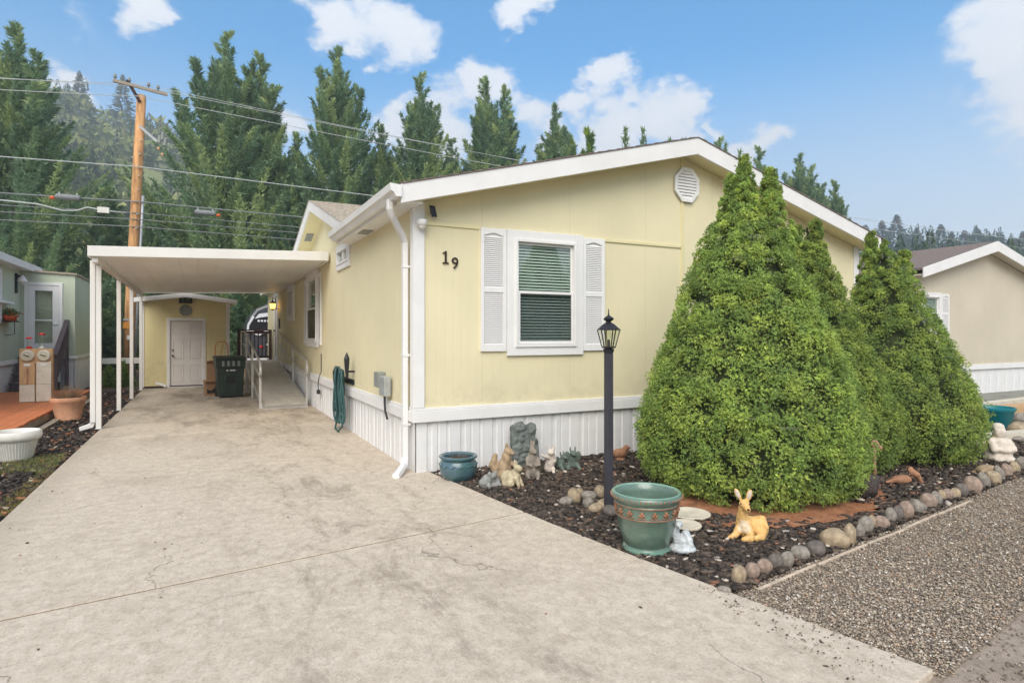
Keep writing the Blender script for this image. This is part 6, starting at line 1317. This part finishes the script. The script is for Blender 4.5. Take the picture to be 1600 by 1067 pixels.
statue('rabbit_statue', 'small mottled cream and grey rabbit statue in front of the squirrel', 800, 757, b_bunny, 'stone_mottled', 1.0, R(35), 0.007)
def b_kang(m):
    m.ell((0, 0.02, 0.09), (0.085, 0.09, 0.09)); limb(m, [(0, 0.02, 0.12), (0, 0.0, 0.22), (0, -0.01, 0.28)], [0.085, 0.072, 0.055]); m.ell((0.0, -0.03, 0.335), (0.045, 0.055, 0.045)); m.ell((0.02, -0.07, 0.325), (0.028, 0.03, 0.025)); m.ell((-0.012, 0.0, 0.405), (0.015, 0.018, 0.055)); m.ell((0.015, 0.005, 0.40), (0.015, 0.018, 0.05)); limb(m, [(-0.06, -0.02, 0.24), (-0.07, -0.07, 0.18), (-0.03, -0.09, 0.17)], [0.028, 0.022, 0.018]); limb(m, [(0.06, -0.02, 0.24), (0.07, -0.07, 0.18), (0.03, -0.09, 0.17)], [0.028, 0.022, 0.018]); m.ell((-0.06, -0.02, 0.05), (0.035, 0.07, 0.055)); m.ell((0.06, -0.02, 0.05), (0.035, 0.07, 0.055)); m.ell((-0.05, -0.09, 0.015), (0.025, 0.05, 0.018)); m.ell((0.05, -0.09, 0.015), (0.025, 0.05, 0.018))
statue('rabbit_statue', 'tall grey-brown standing rabbit statue before the carved plaque', 832, 744, b_kang, 'stone_greybrown', 0.92, R(-20), 0.008)
def b_white(m):
    m.ell((0.0, 0.03, 0.055), (0.06, 0.065, 0.055)); limb(m, [(0, 0.03, 0.07), (0.03, 0.02, 0.15), (0.03, 0.0, 0.20)], [0.055, 0.06, 0.045]); m.ell((0.02, -0.03, 0.245), (0.042, 0.045, 0.04)); m.ell((0.0, -0.01, 0.29), (0.013, 0.014, 0.03)); m.ell((0.05, 0.0, 0.28), (0.013, 0.014, 0.03)); limb(m, [(0.0, -0.02, 0.18), (-0.05, -0.06, 0.20), (-0.08, -0.07, 0.22)], [0.025, 0.02, 0.015]); limb(m, [(0.05, -0.02, 0.06), (0.05, -0.06, 0.015)], [0.02, 0.018])
statue('cat_statue', 'small white sitting cat statue right of the standing rabbit', 858, 736, b_white, 'stone_white', 1.0, R(-30), 0.007)
def b_drag(m):
    m.ell((0, 0.01, 0.05), (0.06, 0.06, 0.05)); m.ell((0, 0, 0.10), (0.042, 0.042, 0.055)); m.ell((0.0, -0.025, 0.155), (0.033, 0.042, 0.03)); m.ell((0.005, -0.06, 0.148), (0.02, 0.022, 0.018)); m.ell((-0.025, 0.0, 0.195), (0.009, 0.012, 0.028)); m.ell((0.025, 0.0, 0.195), (0.009, 0.012, 0.028)); m.ell((-0.055, 0.03, 0.12), (0.035, 0.012, 0.05)); m.ell((0.055, 0.03, 0.12), (0.035, 0.012, 0.05)); limb(m, [(-0.04, -0.03, 0.05), (-0.055, -0.07, 0.015)], [0.022, 0.02]); limb(m, [(0.04, -0.03, 0.05), (0.055, -0.07, 0.015)], [0.022, 0.02])
statue('dragon_statue', 'small green gargoyle-like figure, left one of the pair by the skirting', 878, 731, b_drag, 'stone_green', 1.0, R(20), 0.007)
statue('dragon_statue', 'slightly taller green gargoyle-like figure, right one of the pair', 895, 729, b_drag, 'stone_green', 1.2, R(-25), 0.007)
def b_bird(m):
    m.ell((0, 0, 0.07), (0.05, 0.08, 0.05)); m.ell((0, -0.07, 0.12), (0.03, 0.035, 0.03)); limb(m, [(0, -0.10, 0.12), (0, -0.125, 0.115)], [0.01, 0.004]); limb(m, [(0, 0.06, 0.08), (0, 0.14, 0.11)], [0.03, 0.012]); m.ell((0, 0, 0.015), (0.05, 0.06, 0.02))
statue('bird_statue', 'small rust-coloured bird ornament against the skirting behind the lamp post', 968, 716, b_bird, 'rust_orange', 1.3, R(80), 0.007)
def b_swan(m):
    m.ell((0, 0, 0.035), (0.10, 0.075, 0.038)); m.ell((-0.01, 0.02, 0.08), (0.07, 0.055, 0.05)); limb(m, [(-0.03, 0.0, 0.09), (-0.05, -0.01, 0.15), (-0.035, -0.02, 0.20)], [0.04, 0.03, 0.026]); m.ell((-0.02, -0.03, 0.215), (0.028, 0.035, 0.026)); limb(m, [(-0.01, -0.06, 0.21), (-0.005, -0.085, 0.20)], [0.014, 0.006]); limb(m, [(0.02, 0.02, 0.14), (0.05, 0.0, 0.10), (0.06, -0.02, 0.04)], [0.03, 0.03, 0.02])
statue('duck_statue', 'pale blue-white curled bird ornament beside the large green pot', 1066, 861, b_swan, 'blue_glaze', 1.0, R(-50), 0.006)
def b_gnome(m):
    m.lathe([(0.15, 0), (0.16, 0.03), (0.13, 0.16), (0.11, 0.25), (0.06, 0.30)], 16); m.ell((0, -0.02, 0.35), (0.075, 0.075, 0.085)); m.ell((0, 0, 0.42), (0.07, 0.07, 0.05)); limb(m, [(-0.10, -0.03, 0.24), (-0.12, -0.10, 0.15), (-0.02, -0.14, 0.14)], [0.045, 0.04, 0.03]); limb(m, [(0.10, -0.03, 0.24), (0.12, -0.10, 0.15), (0.02, -0.14, 0.14)], [0.045, 0.04, 0.03]); m.ell((-0.08, -0.12, 0.03), (0.06, 0.07, 0.03)); m.ell((0.08, -0.12, 0.03), (0.06, 0.07, 0.03))
statue('seated_statue', 'white seated stone figure right of the farthest shrub', 1559, 715, b_gnome, 'stone_white', 1.0, R(-30), 0.012)
def b_turtle(m):
    m.ell((0, 0, 0.05), (0.13, 0.11, 0.065)); m.ell((-0.14, -0.02, 0.05), (0.04, 0.03, 0.03)); [m.ell((a, b, 0.02), (0.035, 0.035, 0.02)) for a in (-0.08, 0.08) for b in (-0.09, 0.09)]
statue('turtle_statue', 'tan turtle ornament on the border stones at right', 1543, 738, b_turtle, 'stone_tan', 1.0, 0, 0.01)
def b_heron(m):
    limb(m, [(0, 0, 0.10), (0.02, -0.02, 0.20), (-0.02, -0.04, 0.32), (-0.04, -0.04, 0.42)], [0.022, 0.018, 0.018, 0.02]); limb(m, [(-0.04, -0.04, 0.42), (-0.03, -0.05, 0.50), (0.03, -0.07, 0.46)], [0.03, 0.04, 0.022]); m.ell((0, 0, 0.08), (0.10, 0.07, 0.04)); limb(m, [(0.0, 0.0, 0.12), (0.07, -0.03, 0.06)], [0.025, 0.015])
statue('driftwood', 'curved brown driftwood piece standing on the dark rock', 1362, 768, b_heron, 'driftwood', 1.0, 0, 0.008, 0.02, cat='driftwood')
def b_lizard(m):
    m.ell((-0.06, 0, 0.05), (0.13, 0.06, 0.05)); limb(m, [(0.07, -0.02, 0.12), (0.10, -0.04, 0.10), (0.16, -0.05, 0.02)], [0.035, 0.035, 0.02]); m.ell((0.06, -0.01, 0.14), (0.035, 0.03, 0.04)); limb(m, [(-0.16, 0.0, 0.05), (-0.24, 0.02, 0.03)], [0.03, 0.012])
statue('animal_statue', 'reddish-tan reclining animal ornament between the middle and far shrubs', 1415, 752, b_lizard, 'rust_orange', 1.0, R(-10), 0.008)

def plaque():
    T = local_thing('stone_plaque', 'dark grey carved stone plaque leaning on the white skirting', 'plaque', (3.42, 6.30, -0.03), R(-3)); T.rotation_euler = (R(-9), 0, R(-3)); g = random.Random(4); m = MB()
    m.prism([(-0.17, 0), (0.17, 0), (0.165, 0.30), (0.13, 0.34), (0.15, 0.42), (0.10, 0.53), (0.02, 0.50), (-0.03, 0.55), (-0.10, 0.53), (-0.17, 0.50), (-0.18, 0.3)], -0.02, 0.04)
    for k in range(34): x, z = g.uniform(-0.14, 0.14), g.uniform(0.05, 0.50); m.ell((x, -0.022, z), (g.uniform(0.015, 0.05), 0.018, g.uniform(0.015, 0.045)), 10, 6)
    fuse(m.build('slab', 'stone_dark', T), 0.009, 1)
plaque()

# pots in the bed
x, y = behind(716, 751, 0.13)
gp = pot('glazed_pot', 'round teal-blue glazed pot at the corner of the yellow house', (x, y, -0.03), [(0.12, 0), (0.14, 0.01), (0.19, 0.08), (0.205, 0.15), (0.195, 0.215), (0.175, 0.235), (0.19, 0.245), (0.208, 0.26), (0.205, 0.278), (0.185, 0.28), (0.165, 0.26), (0.17, 0.22)], 'soil', -0.008)
def glaze(name, c1, c2, c3, scale):
    k = NT(name); c = k.mix(k.rng(k.noise(scale, 5, 0.6, (1, 1, 1.6), 1.2), 0.38, 0.66), c1, c2); c = k.mix(k.math('MULTIPLY', k.rng(k.noise(scale * 3, 5, 0.7), 0.55, 0.75), 0.6), c, c3)
    k.set(k.p, **{'Base Color': c, 'Roughness': 0.28, 'Coat Weight': 0.5, 'Coat Roughness': 0.12}); k.L.new(k.bump(k.noise(20, 3), 0.15, 0.01), k.p.inputs['Normal'])
glaze('teal_glaze', s(62, 96, 98), s(82, 108, 124), s(66, 90, 66), 9); glaze('green_glaze', s(92, 114, 102), s(104, 128, 114), s(80, 100, 92), 6); glaze('rim_glaze', s(116, 158, 140), s(136, 170, 150), s(110, 140, 170), 18)
pmat('relief', s(160, 112, 86), 0.6, 0.2, 20)
gp.children[0].data.materials[0] = MATS['teal_glaze']
for k in range(14): a = k * 0.449; MB().tube([(0.200 * math.cos(a), 0.200 * math.sin(a), 0.17), (0.205 * math.cos(a + .12), 0.205 * math.sin(a + .12), 0.195), (0.200 * math.cos(a + .3), 0.200 * math.sin(a + .3), 0.175), (0.200 * math.cos(a + .449), 0.200 * math.sin(a + .449), 0.17)], 0.006, 5).build('wave_relief', 'teal_glaze', gp, smooth=True)
twigs(gp, 60, 0.28, 0.06, [s(150, 134, 110), s(110, 96, 80)], 0.25, 'dry_twigs', 0.003, 4)
x, y = behind(1010, 866, 0.175)
big = local_thing('green_pot', 'large green glazed pot with brown relief band in the mulch bed', 'pot', (x, y, -0.03), R(20))
b = MB().lathe([(0.165, 0), (0.175, 0.012), (0.172, 0.045), (0.155, 0.055), (0.165, 0.07), (0.20, 0.17), (0.217, 0.265), (0.222, 0.27), (0.217, 0.277), (0.225, 0.352), (0.231, 0.358), (0.226, 0.366), (0.236, 0.382), (0.252, 0.395), (0.258, 0.412), (0.252, 0.430), (0.236, 0.437), (0.224, 0.43), (0.215, 0.38), (0.20, 0.25), (0.16, 0.08)], 56).build('body', 'green_glaze', big); smooth_by_angle(b, 60)
MB().lathe([(0.152, 0.10), (0.152, 0.104)], 40).build('soil', 'soil', big)
MB().lathe([(0.2245, 0.4305), (0.226, 0.436), (0.236, 0.4395), (0.247, 0.436), (0.247, 0.434)], 56, cap=False).build('rim', 'rim_glaze', big, smooth=True); MB().lathe([(0.1745, 0.012), (0.1775, 0.02), (0.1745, 0.044)], 56, cap=False).build('foot_ring', 'rim_glaze', big, smooth=True)
for z, r in ((0.2735, 0.2225), (0.3585, 0.2315)): MB().tube([(r * math.cos(a), r * math.sin(a), z) for a in np.linspace(0, 2 * math.pi, 57)], 0.0035, 6, False).build('relief_line', 'relief', big, smooth=True)
for k in range(16):
    a0 = 2 * math.pi * k / 16
    f = lambda da, z: ((0.222 + (z - 0.28) * 0.12) * math.cos(a0 + da), (0.222 + (z - 0.28) * 0.12) * math.sin(a0 + da), z)
    m = MB(); m.ell(f(0, 0.325), (0.011, 0.011, 0.016), 8, 6); m.ell(f(-0.055, 0.313), (0.010, 0.010, 0.010), 8, 6); m.ell(f(0.055, 0.313), (0.010, 0.010, 0.010), 8, 6); m.tube([f(0, 0.315), f(0, 0.292)], 0.006, 6); m.tube([f(-0.15, 0.295), f(-0.08, 0.286), f(0, 0.292), f(0.08, 0.286), f(0.15, 0.295)], 0.0035, 5); m.build('fleur_relief', 'relief', big, smooth=True)
for k in range(48): a = 2 * math.pi * k / 48; MB().ell((0.256 * math.cos(a), 0.256 * math.sin(a), 0.412), (0.007, 0.007, 0.009), 6, 5).build('bead', 'relief', big, smooth=True)
x, y = behind(1552, 679, 0.19); tq = pot('teal_pot', 'plain teal plastic pot behind the farthest shrub at right', (x, y, -0.05), [(0.18, 0), (0.19, 0.01), (0.26, 0.40), (0.275, 0.41), (0.285, 0.43), (0.285, 0.46), (0.27, 0.465), (0.255, 0.45), (0.24, 0.40)], 'teal_plastic', -0.008)
for lab, (px, py), r in (('round pale saucer stone in the mulch behind the large green pot', (1070, 821), 0.13), ('thin pale stone ring lying under the largest shrub edge', (1078, 803), 0.17)):
    x, y = behind(px, py, 0.02); D = local_thing('saucer', lab, 'saucer', (x, y, -0.022)); b = MB().lathe([(r * .9, 0), (r, 0.012), (r * 1.02, 0.03), (r * 0.96, 0.034), (r * 0.85, 0.022), (r * 0.2, 0.02)], 28).build('dish', 'paver', D, smooth=True)

# lamp post
def lamp_post():
    x, y = 3.245, 4.44; P = thing('lamp_post', 'dark square lamp post with glass lantern before the yellow house', 'lamp post', (x, y, 0))
    h = 0.031; MB().box(x - h, x + h, y - h, y + h, -0.1, 1.385).build('post', 'post_metal', P, bev=0.006); MB().lathe([(0.045, 0), (0.05, 0.03), (0.028, 0.04)], 16, (x, y, 1.386)).build('collar', 'black_metal', P)
    L = MB().lathe([(0.066, 1.425), (0.070, 1.437), (0.06, 1.438)], 6, (x, y, 0)).build('lantern', 'black_metal', P)
    lo, hi, z0, z1 = 0.062, 0.102, 1.438, 1.590
    c6 = lambda r, z: [(x + r * math.cos(R(60 * k + 15)), y + r * math.sin(R(60 * k + 15)), z) for k in range(6)]
    A, B = c6(lo, z0), c6(hi, z1)
    for k in range(6):
        MB().bar(A[k], B[k], 0.008, 0.008).build('bar', 'black_metal', L); MB().bar(B[k], B[(k + 1) % 6], 0.010, 0.010).build('bar', 'black_metal', L)
        MB().add([A[k], A[(k + 1) % 6], B[(k + 1) % 6], B[k]], [(0, 1, 2, 3)]).build('pane', 'glass_clear', L)
    MB().lathe([(0.110, 1.590), (0.104, 1.598), (0.060, 1.636), (0.03, 1.652), (0.022, 1.662), (0.045, 1.676), (0.052, 1.690), (0.03, 1.705), (0.012, 1.715), (0.006, 1.735), (0.004, 1.775)], 6, (x, y, 0)).build('cap', 'black_metal', P)
    MB().tube([(x, y, 1.438), (x, y, 1.50)], 0.014, 8).build('socket', 'black_metal', L); MB().ell((x, y, 1.545), (0.026, 0.026, 0.048), 12, 8).build('bulb', 'glass_clear', L, smooth=True); MB().tube([(x - 0.02, y + 0.01, 1.44), (x - 0.02, y + 0.01, 1.6)], 0.006, 6).build('rod', 'brass', L)
lamp_post()

# ------------------------------------------------------------------ stones
def stone_mesh(seed, sq=1.0):
    bm = bmesh.new(); bmesh.ops.create_icosphere(bm, subdivisions=3, radius=1.0); P = np.array([v.co[:] for v in bm.verts]); k = 1 + 0.17 * smooth_noise(P, 0.32, seed, 3)
    for v, q in zip(bm.verts, k): v.co = v.co * q
    me = bpy.data.meshes.new('stone'); bm.to_mesh(me); bm.free(); me.polygons.foreach_set('use_smooth', [True] * len(me.polygons)); return me
for nm, c in (('stone_grey', s(140, 132, 122)), ('stone_mauve', s(150, 130, 116)), ('stone_buff', s(164, 146, 120)), ('stone_charcoal', s(106, 98, 92))):
    pmat('river_' + nm, c, 0.75, 0.3, 1.6, 0.4, 14, dirt=0.5, dirtc=(0.16, 0.12, 0.09))
CN = {'grey': 'river_stone_grey', 'mauve': 'river_stone_mauve', 'buff': 'river_stone_buff', 'charcoal': 'river_stone_charcoal'}
SMESH = {c: [] for c in CN}
for c in CN:
    for k in range(2): me = stone_mesh(len(SMESH) + k + hash(c) % 7 if False else k * 4 + list(CN).index(c)); me.materials.append(MATS[CN[c]]); SMESH[c].append(me)
bs = [(1138, 925, 24, 16, 'grey', 0), (1160, 908, 30, 36, 'buff', 0), (1181, 900, 26, 30, 'mauve', 10), (1199, 893, 30, 30, 'mauve', 0), (1217, 884, 28, 32, 'charcoal', 5), (1235, 882, 24, 30, 'grey', 12), (1256, 870, 32, 28, 'grey', -10), (1281, 862, 30, 26, 'charcoal', 0), (1308, 850, 46, 36, 'buff', 0), (1333, 846, 24, 40, 'buff', 4), (1349, 836, 20, 26, 'grey', 8), (1358, 828, 26, 30, 'grey', 12), (1366, 822, 16, 26, 'buff', 8), (1382, 822, 28, 24, 'mauve', 10),
      (1396, 812, 20, 28, 'grey', 12), (1408, 808, 20, 28, 'charcoal', 12), (1421, 806, 26, 32, 'mauve', 10), (1437, 798, 22, 26, 'grey', -8), (1448, 795, 14, 16, 'grey', 0), (1455, 790, 30, 28, 'mauve', 12), (1468, 785, 22, 26, 'grey', 10), (1477, 778, 14, 20, 'buff', 8), (1486, 777, 18, 20, 'mauve', 8), (1498, 775, 18, 20, 'buff', 8), (1507, 770, 22, 24, 'charcoal', 14), (1524, 765, 28, 30, 'mauve', 16), (1541, 757, 24, 28, 'grey', 0), (1556, 752, 26, 26, 'buff', 0), (1566, 745, 18, 26, 'grey', 0), (1578, 741, 18, 24, 'mauve', 0), (1590, 735, 18, 22, 'buff', 0), (1599, 730, 18, 24, 'grey', 0)]
for i, (px, py, w, h, c, tilt) in enumerate(bs):
    x, y = ground(px, py); dep = x * FW[0] + y * FW[1]; sx = w / FPX * dep / 2 * 0.94; sz = h / FPX * dep / 2
    o = link('border_stone', SMESH[c][i % 2]); o.location = (x, y + 0.03, sz * 0.56 - 0.02); o.scale = (sx * 0.98, sx * (0.6 + 0.07 * (i * 7 % 5)), sz); o.rotation_euler = (R(i * 29 % 30 - 18), R(tilt + i * 17 % 16 - 8), R(i * 53 % 60 - 50))
    tag(o, c + ' rounded river stone, ' + ORD[i] + ' from the driveway in the border row', 'stone', 'stones bordering the mulch bed')
ls = [(886, 786, 22, 16, 'grey'), (899, 782, 26, 26, 'buff'), (906, 772, 18, 14, 'buff'), (922, 778, 24, 16, 'grey'), (921, 790, 22, 18, 'grey'), (939, 774, 20, 22, 'buff'), (932, 797, 24, 16, 'buff'), (957, 803, 30, 20, 'charcoal'), (968, 779, 22, 16, 'grey'), (945, 789, 24, 14, 'buff')]
for i, (px, py, w, h, c) in enumerate(ls):
    x, y = ground(px, py); dep = x * FW[0] + y * FW[1]; sx = w / FPX * dep / 2; sz = h / FPX * dep / 2
    o = link('base_stone', SMESH[c][i % 2]); o.location = (x, y + 0.02, sz * 0.7 - 0.02); o.scale = (sx * 1.1, sx * 0.8, sz); o.rotation_euler = (0, R(i * 37 % 30 - 15), R(i * 61 % 90))
    tag(o, c + ' rounded stone heaped round the lamp post foot, ' + ORD[i] + ' counted from its left', 'stone', 'stones at the lamp post foot')
rs = [(1590, 680, 40, 24, 'buff', 'flat buff stone on the pile at the right edge'), (1596, 668, 34, 26, 'grey', 'upper grey stone on the pile at the right edge'), (1583, 690, 36, 12, 'grey', 'lowest thin stone of the pile at the right edge')]
for px, py, w, h, c, lab in rs:
    x, y = ground(px, py); dep = x * FW[0] + y * FW[1]; sx = w / FPX * dep / 2; sz = h / FPX * dep / 2
    o = link('pile_stone', SMESH[c][0]); o.location = (x, y, sz * 0.8); o.scale = (sx, sx * 0.8, sz); tag(o, lab, 'stone', 'stone pile at right')
lm_ = stone_mesh(31); P = np.array([v.co[:] for v in lm_.vertices]); q = 1 + 0.22 * smooth_noise(P, 0.9, 8, 4); lm_.vertices.foreach_set('co', (P * q[:, None]).astype(np.float32).ravel()); lm_.materials.append(MATS['lava'])
x, y = ground(1352, 775); o = link('lava_rock', lm_); o.location = (x, y + 0.05, 0.09); o.scale = (0.19, 0.13, 0.13); tag(o, 'dark rough rock between the largest and middle shrubs', 'rock')
# edging strip in front of the stones
xs = [3.05, 3.75, 4.45, 5.1, 5.75, 6.5]
for a, b in zip(xs, xs[1:]):
    o = MB().bar((a + 0.01, bed_y(a) - 0.055, -0.043), (b - 0.015, bed_y(b) - 0.05 - 0.01 * (xs.index(a) % 3), -0.043), 0.024, 0.045).build('edging_strip', 'edging', bev=0.004)
    i = xs.index(a); tag(o, ORD[i] + ' length of pale concrete edging from the driveway along the gravel', 'edging', 'edging before the border stones')

# ------------------------------------------------------------------ the air
def haze():
    o = MB().box(-345, 345, -345, 345, -2.0, 125).build('haze', 'white'); o['kind'] = 'stuff'; o['label'] = 'thin bluish haze in the valley air'
    m = bpy.data.materials.new('haze'); m.use_nodes = True; N, L = m.node_tree.nodes, m.node_tree.links; N.clear()
    v = N.new('ShaderNodeVolumePrincipled'); v.inputs['Color'].default_value = (0.88, 0.945, 1.0, 1); v.inputs['Density'].default_value = 0.0021; v.inputs['Anisotropy'].default_value = 0.3
    out = N.new('ShaderNodeOutputMaterial'); L.new(v.outputs[0], out.inputs['Volume']); o.data.materials.clear(); o.data.materials.append(m)
haze()
